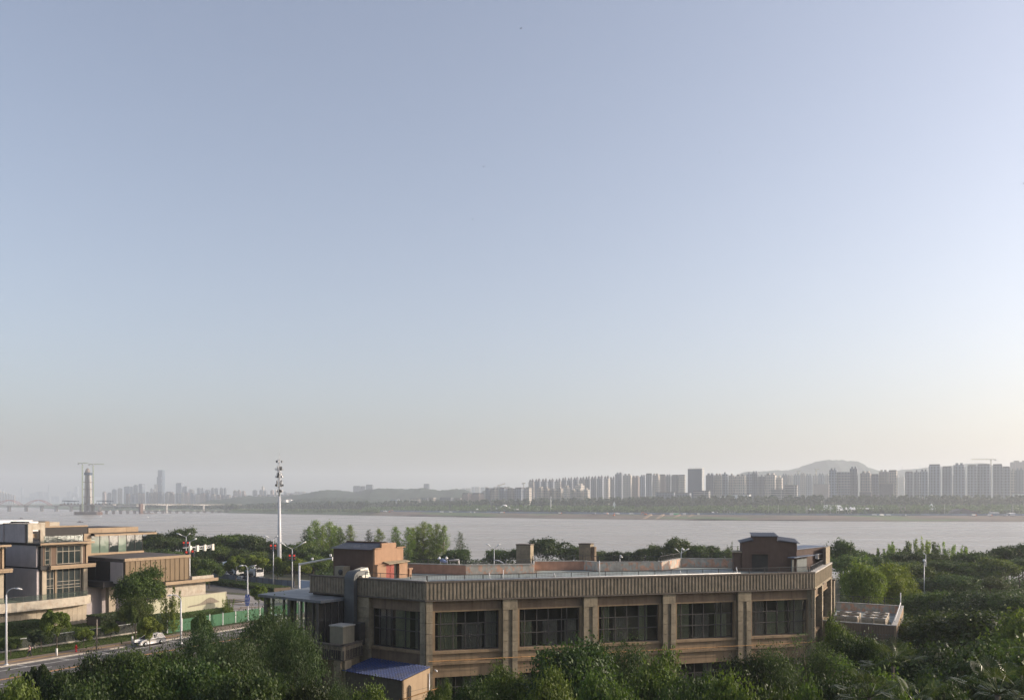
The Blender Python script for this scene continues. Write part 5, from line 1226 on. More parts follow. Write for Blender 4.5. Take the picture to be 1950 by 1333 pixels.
MB().tube([WR.w(0.2, -0.2, ZW + 0.5), WR.w(WR.len * 0.62, -0.2, ZW + 0.75), WR.w(WR.len * 0.8, -0.2, ZW + 0.9)], 0.05, 6).build('handrail', M_pvc, wing)
MB().tube([WR.w(WR.len * 0.8, -0.2, ZW + 0.1), WR.w(WR.len * 0.8, -0.2, ZW + 2.2)], 0.06, 6).build('handrail', M_pvc, wing)
M_unit = mat('condenser_cream', (0.36, 0.31, 0.235), 0.6, 0.08, 1, 0.2, 0.2, 0.0)
u0 = thing('condenser_unit', 'x', 'air conditioner', (0, 0, 0))
MB().box(-0.62, 0.62, -0.42, 0.42, 0.12, 1.55).local('casing', M_unit, u0)
MB().box(-0.64, 0.64, -0.44, 0.44, 1.551, 1.62).local('top_rim', M_cap, u0)
MB().lathe((0, 0, 1.621), [(0.33, 0), (0.35, 0.08), (0.28, 0.1), (0.26, 0.02)], 14).local('fan_grille', M_capdk, u0)
MB().box(-0.55, 0.55, -0.45, -0.421, 0.3, 1.3).local('coil_grille', M_tile, u0)
MB().box(-0.5, 0.5, -0.3, 0.3, 0, 0.119).local('base_rail', M_capdk, u0)
rz_ = math.atan2(WF.u.y, WF.u.x); ucount = 0
for gi, (t0, cols_, rows_, gl) in enumerate(((0.75, 2, 2, 'left cluster of four'), (WF.t(1661, -1.5) - 0.3, 2, 3, 'right cluster of six'))):
    for r_ in range(rows_):
        for c in range(cols_):
            q_ = WF.o + WF.u * (t0 + c * 1.4) + WR.u * (1.5 + r_ * (2.6 if rows_ == 3 else 3.6)) + (WF.u * 0.25 if rows_ == 2 else Vector((0, 0)))
            p = (q_.x, q_.y, ZW - 1.0)
            lb = f"cream condenser unit, {('front','second','rearmost')[r_ if r_ < rows_ - 1 or rows_ < 2 else 2]} row {('left','right')[c]} of the {gl} on the low wing"
            if ucount == 0: u0.location = p; u0.rotation_euler = (0, 0, rz_); u0['label'] = lb; u0['group'] = 'condenser units on the low wing'
            else: copy_tree(u0, p, rz_, lb)
            ucount += 1
# small things on the hall roof
def spot(px, py, Y, label, ang):
    x = at(px, Y); z = zat(py, Y); t = thing('roof_floodlight', label, 'floodlight', (x, Y, z))
    MB().tube([(0, 0, -1.4), (0, 0, -0.15)], 0.05, 6).local('bracket', M_pvc, t); MB().tube([(0, 0, 0.1), (math.cos(ang) * 0.35, -0.1, -0.12)], [0.17, 0.1], 10).local('lamp_head', M_white, t)
spot(838.5, 1063, 106.5, 'left floodlight with a dark body and white top behind the back parapet', 2.6)
spot(851.5, 1062.5, 106.5, 'second floodlight with a white top behind the back parapet', 2.2)
spot(1180.5, 1059.5, 111.5, 'white twin floodlight above the flaking back parapet', 0.5)
spot(1298, 1045.5, 118.0, 'white floodlight on the bent corner of the back parapet', 0.4)
bp_ = thing('white_bent_pipe', 'white pipe bent down over the back parapet, left of the flaking wall', 'pipe', (at(865, 106.5), 106.5, ZDK + 1.2))
Y = 106.2; MB().tube([(at(855, Y), Y, zat(1066.5, Y)), (at(873.5, Y), Y, zat(1066, Y)), (at(873.8, Y), Y, zat(1077, Y))], 0.11, 8).build('pipe', M_pvc, bp_)
cl = thing('cloth_bundle', 'pale blue cloth bundle between the two floodlights on the back parapet', 'cloth', (at(843, 106.4), 106.4, ZDK + 1.2))
MB().ball((0, 0, 0.35), 0.34, 1.0, 0.5, 0.7, 12, 8).ball((0.3, -0.05, 0.2), 0.25, 1.1, 0.5, 0.7, 10, 6).local('cloth', mat('blue_cloth', (0.25, 0.33, 0.55), 0.9, 0.2, 4, 0.1), cl)
sw = thing('swan_neck_vent', 'white swan-neck vent pipes curving out above the flaking back parapet', 'pipe', (at(960, 107), 107, ZDK + 1.1))
Y = 106.6; MB().tube([(at(961, Y), Y, zat(1075, Y)), (at(958, Y), Y, zat(1071.5, Y)), (at(950, Y), Y, zat(1067.5, Y)), (at(941, Y), Y, zat(1066, Y))], 0.08, 8).build('pipe', M_pvc, sw)
MB().tube([(at(962, Y), Y, zat(1075, Y)), (at(963.5, Y), Y, zat(1068.5, Y)), (at(966, Y), Y, zat(1065, Y))], [0.09, 0.09, 0.16], 8).build('pipe', M_pvc, sw)
# ================================================================ VILLAS, AVENUE, STREET THINGS
M_cream2 = mat('limestone_cream', (0.38, 0.325, 0.245), 0.85, 0.12, 1.0, 0.2, 0.3, 0.1, objvar=0.05)
M_tanp = mat('tan_cladding', (0.31, 0.23, 0.15), 0.75, 0.1, 1.0, 0.15, 0.2, 0.05, objvar=0.05)
M_gold = mat('bronze_panel', (0.165, 0.115, 0.062), 0.6, 0.1, 0.8, 0.15, 0.15, 0.05, objvar=0.06)
M_brpan = mat('brown_panel', (0.115, 0.075, 0.05), 0.7, 0.1, 1.0, 0.15, 0.2, 0.05)
M_greyw = mat('grey_render', (0.42, 0.38, 0.38), 0.9, 0.1, 0.6, 0.2, 0.25, 0.1)
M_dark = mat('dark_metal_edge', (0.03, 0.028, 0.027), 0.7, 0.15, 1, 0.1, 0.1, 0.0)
M_marble = mat('veined_stone', (0.42, 0.375, 0.30), 0.7, 0.15, 1.2, 0.2, 0.2, 0.1, 20, col2=(0.36, 0.30, 0.23), c2scale=1.2, c2edge=(0.5, 0.62))
M_flat = mat('flat_roof', (0.085, 0.075, 0.068), 0.8, 0.3, 0.5, 0.4, 0.0, 0.1, 8)
M_villaglass = glass('villa_glass', (0.025, 0.035, 0.035), 0.25, 0.03)
M_greenglass = glass('curtained_glass', (0.15, 0.21, 0.165), 0.25, 0.06, 0.8)
M_railglass = glass('railing_glass', (0.06, 0.075, 0.07), 0.8, 0.03, 0.7)
M_whitef = mat('white_frame', (0.34, 0.30, 0.24), 0.6, 0.08, 1, 0.1, bump=0)
def VP(s): 
    o = O_ROAD + ND * s; return Frame(tuple(o), tuple(o + UD * 50))
def grid_window(fr, t0, t1, z0, z1, cols, rows, parent, glassm=None, framem=None, f=0.035, s0=-0.05, s1=0.05):
    ts = [t0 + (t1 - t0) * c for c in cols]; zs = [z0 + (z1 - z0) * r for r in rows]
    b = MB(fr)
    for i, t in enumerate(ts): b.box(t - f, t + f, s0, s1, z0 - f, z1 + f)
    for z in zs: 
        for j in range(len(ts) - 1): b.box(ts[j] + f + 0.001, ts[j + 1] - f - 0.001, s0 + 0.003, s1 - 0.003, z - f, z + f)
    w = b.build('window', framem or M_whitef, parent)
    for j in range(len(ts) - 1):
        for i in range(len(zs) - 1): MB(fr).box(ts[j] + f, ts[j + 1] - f, -0.03, -0.01, zs[i] + f, zs[i + 1] - f).build('pane', glassm or M_villaglass, w)
    return w
# shell shared by both villas: everything placed on the plane s = -31.5 (front), the side wall runs back from its left end
def villa(name, label, px_shift_t, full=True):
    P = VP(-31.5); d = px_shift_t
    v = thing(name, label, 'building', P.w(24.2 + d, 0, 4))
    w = lambda px: P.t(px) + d
    T = {k: w(k) for k in (72, 78, 84, 84.5, 86, 90, 94, 96, 103, 106, 108, 153, 156, 162, 165, 166.5, 173)}
    B = lambda t0, t1, s0, s1, z0, z1, nm, m: MB(P).box(t0, t1, s0, s1, z0, z1).build(nm, m, v)
    zr0, zr1 = 14.45, 14.78
    # roof edge: tan fascia in separate lengths, dark soffit slab behind
    n = 6
    for i in range(n): 
        a = T[72] - 0.6 + (T[166.5] + 0.3 - T[72] + 0.6) * i / n; e = T[72] - 0.6 + (T[166.5] + 0.3 - T[72] + 0.6) * (i + 1) / n
        B(a + 0.01, e - 0.01, 1.6, 1.75, zr0, zr1, 'fascia_panel', M_tanp)
    B(T[72] - 0.6, T[166.5] + 0.4, -16, 1.595, zr0 + 0.02, zr1 - 0.03, 'roof_slab', M_dark)
    B(T[78] - 0.5, T[165] + 0.2, -0.1, 1.0, 14.2, 14.3, 'soffit_strip', M_whitef)
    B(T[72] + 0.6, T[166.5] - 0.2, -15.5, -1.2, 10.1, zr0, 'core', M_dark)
    # upper floor
    B(T[78] - 0.35, T[78] + 0.05, -1.0, 0.5, 10.75, 14.4, 'corner_post', M_dark)
    B(T[78] + 0.06, T[84], -0.4, 0.1, 10.75, 14.15, 'brown_panel', M_brpan)
    grid_window(P, T[84.5] + 0.12, T[94], 10.9, 14.0, [0, 1], [0, 0.28, 0.78, 1], v)
    B(T[94] + 0.12, T[96], -0.3, 0.2, 10.75, 14.15, 'frame_post', M_whitef)
    B(T[96] + 0.01, T[106], -0.4, 0.1, 10.75, 14.15, 'brown_panel', M_brpan)
    grid_window(P, T[108], T[153], 10.9, 14.05, [0, 0.25, 0.5, 0.75, 1], [0, 0.7, 1], v, f=0.045)
    B(T[153] + 0.1, T[156], -0.3, 0.2, 10.75, 14.15, 'frame_post', M_whitef)
    B(T[156] + 0.01, T[162], -0.4, 0.1, 10.75, 14.15, 'brown_panel', M_brpan)
    B(T[162] + 0.01, T[162] + 0.35, -0.4, 0.3, 10.75, 14.15, 'frame_post', M_tanp)
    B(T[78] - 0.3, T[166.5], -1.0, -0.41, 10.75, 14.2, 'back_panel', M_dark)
    # floor slab band
    n = 5
    for i in range(n):
        a = T[90] - 0.3 + (T[173] - T[90] + 0.3) * i / n; e = T[90] - 0.3 + (T[173] - T[90] + 0.3) * (i + 1) / n
        for (z0, z1, s1) in ((10.08, 10.38, 1.45), (10.395, 10.74, 1.55)): B(a + 0.01, e - 0.01, 0.9, s1, z0, z1, 'band_panel', M_tanp)
    B(T[78] - 0.6, T[173], -1.2, 0.895, 10.06, 10.73, 'floor_slab', M_dark)
    # lower floor
    B(T[78], T[86], -1.2, 0.4, 4.6, 10.05, 'pilaster', M_cream2)
    grid_window(P, T[86] + 0.2, T[103] - 0.1, 4.7, 9.95, [0, 0.5, 1], [0, 0.38, 0.46, 0.7, 1], v)
    B(T[103] + 0.1, T[108] - 0.2, -0.8, 0.2, 4.6, 10.05, 'pilaster', M_tanp)
    grid_window(P, T[108], T[153], 4.7, 9.95, [0, 0.25, 0.5, 0.75, 1], [0, 0.36, 0.46, 0.58, 1], v)
    B(T[156], T[166.5] - 0.3, -1.2, 0.5, 4.6, 10.05, 'pilaster', M_cream2)
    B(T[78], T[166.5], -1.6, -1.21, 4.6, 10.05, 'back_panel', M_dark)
    for t in (T[108] + 0.5, T[108] + 2.3): B(t, t + 0.9, -0.5, -0.45, 4.8, 9.4, 'curtain', M_curt)
    # side wall: grey render in two storeys split by dark shadow gaps
    SW = Frame(P.w(T[72] - 0.2, -16.5, 0)[:2], P.w(T[72] - 0.2, 0.1, 0)[:2])
    Bs = lambda t0, t1, s0, s1, z0, z1, nm, m: MB(SW).box(t0, t1, s0, s1, z0, z1).build(nm, m, v)
    L_ = SW.len
    for (z0, z1) in ((4.4, 10.2), (10.5, 14.3)):
        Bs(0.2, L_ * 0.36, -0.3, 0.05, z0, z1, 'render_panel', M_greyw); Bs(L_ * 0.44, L_ * (0.99 if z0 > 9 else 1.0), -0.3, 0.05, z0, z1, 'render_panel', M_greyw)
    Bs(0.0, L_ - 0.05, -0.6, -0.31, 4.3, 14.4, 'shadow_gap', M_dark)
    return v, P, T, SW
va, P, T, SW = villa('terrace_villa', 'brown and tan terraced villa with grey side wall, nearest whole one at left', 0)
vb, _, T2, _ = villa('terrace_villa', 'villa cut off by the left edge of the photo', -15.5)
# roof room and glass parapet on the first villa
B = lambda t0, t1, s0, s1, z0, z1, nm, m, v=va: MB(P).box(t0, t1, s0, s1, z0, z1).build(nm, m, v)
tr0, tr1 = P.t(53.5, -1.5), P.t(86, -1.5)
B(tr0, tr0 + (tr1 - tr0) * 0.27, -1.9, -1.5, 14.8, 18.0, 'roof_room_pier', M_marble); B(tr0 + (tr1 - tr0) * 0.72, tr1, -1.9, -1.5, 14.8, 18.0, 'roof_room_pier', M_marble)
B(tr0 + (tr1 - tr0) * 0.27 + 0.005, tr0 + (tr1 - tr0) * 0.72 - 0.005, -1.9, -1.51, 17.0, 17.99, 'roof_room_beam', M_marble)
B(tr0 + 0.2, tr1 - 0.1, -9, -5, 14.8, 17.95, 'roof_room', M_greyw)
B(tr0 + (tr1 - tr0) * 0.3, tr0 + (tr1 - tr0) * 0.68, -2.6, -2.4, 15.6, 16.3, 'roof_beam', M_tanp)
B(tr0, tr1, -9.2, -1.45, 18.0, 18.15, 'roof_room_slab', M_marble)
SWr = Frame(P.w(tr0, -13, 0)[:2], P.w(tr0, -1.5, 0)[:2])
for a, e in ((0.2, 4.0), (4.6, 10.5)): MB(SWr).box(a, e, -0.2, 0.0, 14.8, 18.0).build('render_panel', M_greyw, va)
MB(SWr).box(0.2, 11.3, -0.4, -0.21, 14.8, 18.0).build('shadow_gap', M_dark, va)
tg0, tg1 = P.t(84, 0.8), P.t(158, 0.8)
n = 9
for i in range(n): B(tg0 + (tg1 - tg0) * i / n + 0.03, tg0 + (tg1 - tg0) * (i + 1) / n - 0.03, 0.8, 0.83, 14.85, 15.95, 'railing_pane', M_railglass)
b = MB(P); b.box(tg0, tg1, 0.78, 0.85, 15.95, 16.0)
for i in range(n + 1): t = tg0 + (tg1 - tg0) * i / n; b.box(t - 0.02, t + 0.02, 0.77, 0.86, 14.8, 15.95)
b.build('railing_frame', M_dark, va)
# long dark parapet wall behind
P3 = VP(-40); th0, th1 = P3.t(80), P3.t(167)
MB(P3).box(th0, th1 - 0.01, -1, 0, 11.5, P3.z(120, 1003.5)).build('dark_parapet', M_dark, va)
MB(P3).box(th0, th1, -1.1, 0.08, P3.z(120, 1003.5), P3.z(120, 1003.5) + 0.25).build('parapet_coping', M_tanp, va)
# terrace base: curving balcony band over a retaining wall
PB = VP(-29.3); tA, tB = PB.t(-60), PB.t(165)
basew = thing('terrace_wall', 'curved cream stone terrace band over a sloping retaining wall, below the villas', 'terrace wall', PB.w(tB, 0, 0))
MB(PB).box(tA, tB, -0.5, 0, -0.1, 3.55).build('retaining_wall', M_cream2, basew)
n = 22
for i in range(n):
    a = tA + (tB - tA) * i / n; MB(PB).box(a + 0.02, tA + (tB - tA) * (i + 1) / n - 0.02, 0.0, 0.05, 0.02, 1.7).build('stone_panel', M_cream2, basew)
    MB(PB).box(a + 0.02, tA + (tB - tA) * (i + 1) / n - 0.02, 0.0, 0.05, 1.74, 3.5).build('stone_panel', M_cream2, basew)
pts = [(tA, 1.3), (tA + 6, 1.6), (tB - 14, 1.9), (tB - 6, 1.9), (tB - 1.5, 1.4), (tB + 0.6, 0.3), (tB + 1.1, -1.6)]
for (a, sa), (e, se) in zip(pts[:-1], pts[1:]):
    fr = Frame(PB.w(a, sa, 0)[:2], PB.w(e, se, 0)[:2]); MB(fr).box(-0.02, fr.len + 0.02, -0.4, 0, 3.62, 5.15).build('balcony_band', M_marble, basew)
MB().poly([PB.w(a, s - 0.1, 0)[:2] for a, s in pts] + [PB.w(tB, -3, 0)[:2], PB.w(tA, -3, 0)[:2]], 3.6, 4.45).build('terrace_slab', M_cream2, basew)
for i in range(int((tB - tA) / 1.7)):
    a = tA + i * 1.7; MB(PB).box(a + 0.03, a + 1.66, 0.9, 0.93, 5.15, 6.0).build('railing_pane', M_railglass, basew)
b = MB(PB); b.box(tA, tB, 0.88, 0.95, 6.0, 6.05); b.build('railing_cap', M_dark, basew)
for q in (0.0, 0.25, 0.5): MB(PB).box(tB - 2.4 + q * 2, tB - 2.36 + q * 2, 0.9, 0.95, 5.15, 6.6).build('railing_post', M_dark, basew)
# white-roofed villa far left behind
vw = thing('white_roof_villa', 'villa with a thin white flat roof behind the others, at the left edge', 'building', P3.w(th0 - 20, 0, 0))
P5 = VP(-56); t0, t1 = P5.t(-30), P5.t(54)
zz = P5.z(30, 993)
MB(P5).box(t0, t1, -9, 1.5, zz - 0.35, zz + 0.25).build('roof_slab', M_white, vw)
MB(P5).box(t0, P5.t(46, 0), -8, 1.0, zz - 1.0, zz - 0.36).build('under_slab', M_cream2, vw)
tt = [P5.t(p) for p in (-20, -8, 4, 16, 27)]
for a, e in zip(tt[:-1], tt[1:]): MB(P5).box(a + 0.06, e - 0.06, -0.05, 0, zz - 4.3, zz - 1.01).build('pane', M_villaglass, vw); MB(P5).box(e - 0.06, e + 0.06, -0.15, 0.1, zz - 4.3, zz - 1.01).build('mullion', M_dark, vw)
MB(P5).box(t0, tt[-1] + 2, -7, -0.3, 6, zz - 1.01).build('wall', M_dark, vw)
P6 = VP(-50); q = lambda px: P6.t(px); zq = P6.z(80, 992.5); zq0 = zq - 3.2
for (a, e, m_, nm) in ((47, 55.5, M_dark, 'dark_panel'), (56, 73, M_white, 'white_panel'), (75, 86, M_marble, 'stone_panel'), (86.3, 94, M_tanp, 'tan_panel'), (94.3, 113.5, M_marble, 'stone_panel')):
    MB(P6).box(q(a), q(e), -5, 0, 8, zq - (0.2 if m_ is M_marble else 0)).build(nm, m_, vw)
MB(P6).box(q(29), q(46.5), -3, 0, 8, zq - 0.7).build('white_panel', M_white, vw)
MB(P6).box(q(-10), q(120), -6, 2, 5, zq - 1.9).build('lower_wall', M_dark, vw)

# glass-topped villa
gv = thing('glass_top_villa', 'villa with a glazed top room, bronze ribbed block and flat terrace, right of the first', 'building', VP(-25).w(44, 0, 0))
G4 = VP(-40); Bg = lambda fr, t0, t1, s0, s1, z0, z1, nm, m: MB(fr).box(t0, t1, s0, s1, z0, z1).build(nm, m, gv)
n = 4
for i in range(n): Bg(G4, 39.7 + 11.3 * i / n + 0.02, 39.7 + 11.3 * (i + 1) / n - 0.02, -0.4, 0.05, 15.85, 16.85, 'parapet_panel', M_tanp)
Bg(G4, 39.68, 51.0, -13, -0.41, 15.85, 16.8, 'parapet_core', M_tanp); Bg(G4, 40.2, 50.6, -12.5, -0.6, 16.81, 16.85, 'roof_surface', M_dark)
n = 5
for i in range(n): Bg(G4, 40.1 + 14.3 * i / n + 0.01, 40.1 + 14.3 * (i + 1) / n - 0.01, 1.2, 1.5, 15.3, 15.65, 'fascia_panel', M_tanp)
Bg(G4, 40.1, 54.4, -11, 1.19, 15.32, 15.8, 'roof_slab', M_dark)
Bg(G4, 38.6, 40.15, -12, 0.3, 11.0, 15.79, 'end_pier', M_tanp)
tg = [40.25, 42.2, 44.25, 46.3, 48.2, 50.2, 52.0]
for i, (a, e) in enumerate(zip(tg[:-1], tg[1:])):
    Bg(G4, a + 0.05, e - 0.05, -0.03, 0, 11.95, 15.3, 'glass_pane', (M_greenglass, M_greenglass, M_villaglass, M_greenglass, M_villaglass, M_villaglass)[i])
    Bg(G4, e - 0.045, e + 0.045, -0.1, 0.06, 11.95, 15.3, 'mullion', M_dark)
for a in (44.4, 48.4, 50.9): Bg(G4, a, a + 0.55, -0.5, -0.45, 12, 15.2, 'curtain', M_curt)
SG = Frame(G4.w(52.0, 0, 0)[:2], G4.w(52.0, -10, 0)[:2])
for i in range(5): MB(SG).box(i * 2 + 0.04, i * 2 + 1.96, -0.03, 0, 11.95, 15.3).build('glass_pane', M_villaglass, gv)
Bg(G4, 40.2, 52.2, -0.2, 0.25, 11.55, 11.93, 'sill', M_tanp); Bg(G4, 40.3, 51.7, -11, -3.5, 11.5, 15.3, 'room_core', M_dark)
G2 = VP(-25)
MB().poly([G2.w(36.4, 0, 0)[:2], G2.w(51.6, 0, 0)[:2], G2.w(53.5, -16, 0)[:2], G2.w(38.0, -16.5, 0)[:2]], 10.9, 11.5).build('terrace_roof', M_flat, gv)
Bg(G2, 36.5, 51.4, 0.01, 0.3, 11.05, 11.56, 'terrace_edge', M_tanp)
n = 13
for i in range(n):
    a = 36.7 + 14.4 * i / n; e = 36.7 + 14.4 * (i + 1) / n
    Bg(G2, a + 0.09, e - 0.06, -0.2, 0.1, 6.75, 11.03, 'bronze_panel', M_gold); Bg(G2, e - 0.055, e + 0.04, -0.1, 0.2, 6.75, 11.03, 'panel_rib', M_gold)
Bg(G2, 36.7, 51.2, -12, -0.21, 6.76, 10.9, 'core', M_dark)
SS = Frame(G2.w(36.6, -12, 0)[:2], G2.w(36.6, -0.2, 0)[:2])
for a in (0.2, 4.2, 8.1): MB(SS).box(a, a + 3.6, 0, 0.08, 6.9, 10.85).build('side_panel', M_greyw if a > 8 else M_dark, gv)
# recessed ground floor on the left
Bg(VP(-33), 34, 45, -4, 0, 0, 6.6, 'ground_wall', M_greyw); Bg(VP(-30.5), 37.4, 38.8, -1, 0, 0, 6.2, 'ground_pillar', M_cream2); Bg(VP(-28), 34.5, 37, -8, 0, 6.3, 7.3, 'rubble_ledge', M_dark)
r_ = random.Random(4)
b = MB(VP(-27.4))
for k in range(40): t = 35 + r_.random() * 9; z = 0.1; w = 0.1 + r_.random() * 0.3; b.box(t, t + w, -1 + r_.random() * 2, -1 + r_.random() * 2 + 2.2, z, z + w * 2)
b.build('rubble', M_cream2, gv)['kind'] = 'stuff'
# lower slab, stone wall and billboard wall
GE = VP(-24.2); n = 4; ta_, tb_ = 44.8, 57.6
for i in range(n): Bg(GE, ta_ + (tb_ - ta_) * i / n + 0.01, ta_ + (tb_ - ta_) * (i + 1) / n - 0.01, 0, 0.3, 6.05, 6.65, 'eave_panel', M_tanp)
Bg(GE, ta_, tb_, -9, -0.005, 6.07, 6.6, 'eave_slab', M_flat)
Bg(GE, 51.6, 57.0, -0.8, -0.4, 6.62, 7.2, 'low_parapet', M_marble)
G7 = VP(-25.6)
for i in range(5):
    a = 45.2 + 10.6 * i / 5; e = 45.2 + 10.6 * (i + 1) / 5
    for (z0, z1) in ((0, 2.9), (2.92, 4.7), (4.72, 6.04)): Bg(G7, a + 0.008, e - 0.008, -0.2, 0.0, z0, z1, 'stone_slab', M_marble)
Bg(G7, 45.2, 55.9, -8, -0.21, 0, 6.0, 'ground_core', M_greyw)
bw = thing('billboard_wall', 'long pale cream site wall with a painted grey-brown hill shape, by the green hoarding', 'wall', VP(-22).w(57.8, 0, 0))
m, nt, out = _nt('painted_board'); L = nt.links
bb = nt.nodes.new('ShaderNodeBsdfPrincipled'); bb.inputs['Roughness'].default_value = 0.8
sep = nt.nodes.new('ShaderNodeSeparateXYZ'); L.new(nt.nodes.new('ShaderNodeTexCoord').outputs['Object'], sep.inputs[0])
def MM(op, a, b=None):
    nn = nt.nodes.new('ShaderNodeMath'); nn.operation = op
    for i, q_ in enumerate((a, b)):
        if q_ is None: continue
        if isinstance(q_, (int, float)): nn.inputs[i].default_value = q_
        else: L.new(q_, nn.inputs[i])
    return nn.outputs[0]
# board axis: object x runs along UD (root sits at its right end)
tt_ = MM('ADD', MM('MULTIPLY', sep.outputs[0], UD.x), MM('MULTIPLY', sep.outputs[1], UD.y))     # metres, negative towards the left
hill1 = MM('ADD', MM('MULTIPLY', MM('POWER', 2.718, MM('MULTIPLY', MM('POWER', MM('DIVIDE', MM('ADD', tt_, 4.2), 2.4), 2.0), -1.0)), 1.2), 1.75)
hill2 = MM('ADD', hill1, MM('MULTIPLY', MM('SINE', MM('MULTIPLY', tt_, 1.3)), 0.12))
low = MM('ADD', MM('MULTIPLY', tt_, 0.045), 2.0)
inside = MM('MULTIPLY', MM('MULTIPLY', MM('LESS_THAN', sep.outputs[2], hill2), MM('GREATER_THAN', sep.outputs[2], low)), MM('MULTIPLY', MM('GREATER_THAN', tt_, -9.5), MM('LESS_THAN', tt_, -1.2)))
cc = mixcol(nt, inside, (0.42, 0.41, 0.29), (0.20, 0.17, 0.13))
cc = mixcol(nt, ramp(nt, noise(nt, coords(nt, (3, 3, 0.3)), 1.0), 0.45, 0.8, 0, 0.3), cc, (0.30, 0.29, 0.20))
L.new(cc, bb.inputs['Base Color']); L.new(bb.outputs[0], out.inputs['Surface'])
n = 20; t0, t1 = 38.0, 57.8
for i in range(n):
    a = t0 + (t1 - t0) * i / n; e = t0 + (t1 - t0) * (i + 1) / n
    MB(VP(-22)).box(a + 0.01, e - 0.01, -0.1, 0, 0, 3.75).build('board', m, bw)
MB(VP(-22)).box(t0, t1 + 0.05, -0.16, 0.06, 3.755, 3.87).build('top_trim', M_whitef, bw); MB(VP(-22)).box(t1 + 0.005, t1 + 0.15, -0.2, 0.05, 0, 3.87).build('end_post', M_whitef, bw)
MB(VP(-22)).box(t0, t1, -0.3, -0.11, 0, 3.7).build('back_frame', M_greyw, bw)

# ---- avenue
M_asph = mat('asphalt', (0.115, 0.108, 0.10), 0.9, 0.22, 1.5, 0.35, 0.0, 0.1, 40, world=True, col2=(0.085, 0.08, 0.075), c2scale=0.12)
M_paint = mat('road_paint', (0.62, 0.61, 0.57), 0.7, 0.15, 3, 0.2, 0.0, 0.0, world=True)
M_ypaint = mat('road_paint_yellow', (0.62, 0.30, 0.09), 0.7, 0.15, 3, 0.2, 0.0, 0.0, world=True)
M_pave = mat('brick_paving', (0.21, 0.155, 0.115), 0.9, 0.25, 3.5, 0.3, 0.0, 0.2, 30, world=True, col2=(0.25, 0.20, 0.15), c2scale=1.5)
M_kerb = mat('kerb_stone', (0.36, 0.33, 0.28), 0.85, 0.15, 2, 0.2, 0.0, 0.1, world=True)
M_lawn = mat('lawn', (0.075, 0.10, 0.03), 0.95, 0.3, 1.5, 0.35, 0.0, 0.4, 20, world=True, col2=(0.13, 0.135, 0.05), c2scale=0.5)
M_tact = mat('tactile_strip', (0.42, 0.26, 0.08), 0.85, 0.15, 3, 0.2, 0.0, 0.1, world=True)
M_plaza = mat('plaza_paving', (0.27, 0.25, 0.225), 0.85, 0.12, 1.2, 0.25, 0.0, 0.1, 20, world=True)
RW = 15.0; TE = 92
S = lambda nm, fr, t0, t1, s0, s1, z0, z1, m: MB(fr).box(t0, t1, s0, s1, z0, z1).build(nm, m, kind='structure')
S('road', ROAD, -70, TE + 14, 0.0, RW, -0.3, 0.012, M_asph)
S('sidewalk', ROAD, -70, TE, -4.0, -0.22, -0.2, 0.13, M_pave)
S('sidewalk', ROAD, -70, TE, RW + 0.22, RW + 3.5, -0.2, 0.13, M_pave)
for i in range(80):
    t0 = -30 + i * 1.5
    if t0 < TE: MB(ROAD).box(t0 + 0.01, t0 + 1.49, -0.2, -0.001, -0.1, 0.15).build('kerb_stone', M_kerb, kind='structure')
S('kerb', ROAD, -70, TE, RW + 0.001, RW + 0.2, -0.1, 0.15, M_kerb)
S('tactile_strip', ROAD, -70, 30, -2.3, -1.9, -0.1, 0.136, M_tact)
S('verge', ROAD, -70, 31, -10.3, -4.02, -0.2, 0.10, M_lawn)
S('lawn', ROAD, -70, 34, -29.2, -10.8, -0.2, 0.09, M_lawn)
S('plaza', ROAD, 58.2, TE, -30, -4.02, -0.2, 0.10, M_plaza); S('plaza', ROAD, 34, 58.0, -21.8, -6.0, -0.2, 0.08, M_lawn)
def line(s, t0, t1, w=0.14, m=None, dash=None):
    b = MB(ROAD)
    if dash is None: b.box(t0, t1, s, s + w, 0.0, 0.018)
    else:
        t = t0
        while t < t1: b.box(t, min(t + dash[0], t1), s, s + w, 0.0, 0.018); t += dash[0] + dash[1]
    b.build('road_marking', m or M_paint, kind='structure')
line(0.18, -60, 80); line(2.6, -60, 80, 0.16)
for t in (-4.7, 1.3, 7.3, 13.4, 19.5, 25.5, 31.5): MB(ROAD).box(t, t + 0.14, 0.33, 2.59, 0.0, 0.0178).build('road_marking', M_paint, kind='structure')
line(5.4, -60, 80, 0.14, None, (3.0, 4.5)); line(8.1, -60, 80, 0.13, M_ypaint); line(8.4, -60, 80, 0.13, M_ypaint); line(11.2, -60, 80, 0.14, None, (3.0, 4.5)); line(14.5, -60, 80)
# river road across the end, with kerbs
RV = Frame(tuple(O_ROAD + UD * (TE + 14) - ND * 200), tuple(O_ROAD + UD * (TE + 14) + ND * 300))
S('river_road', RV, 0, 500, 0, 22, -0.25, 0.016, M_asph)
RVs = -1
for k in range(60): MB(RV).box(60 + k * 6, 63 + k * 6, 10.9, 11.05, 0.0, 0.022).build('road_marking', M_paint, kind='structure') if k < 30 else None
S('promenade', RV, 0, 500, 26, 34, -0.2, 0.12, M_plaza)
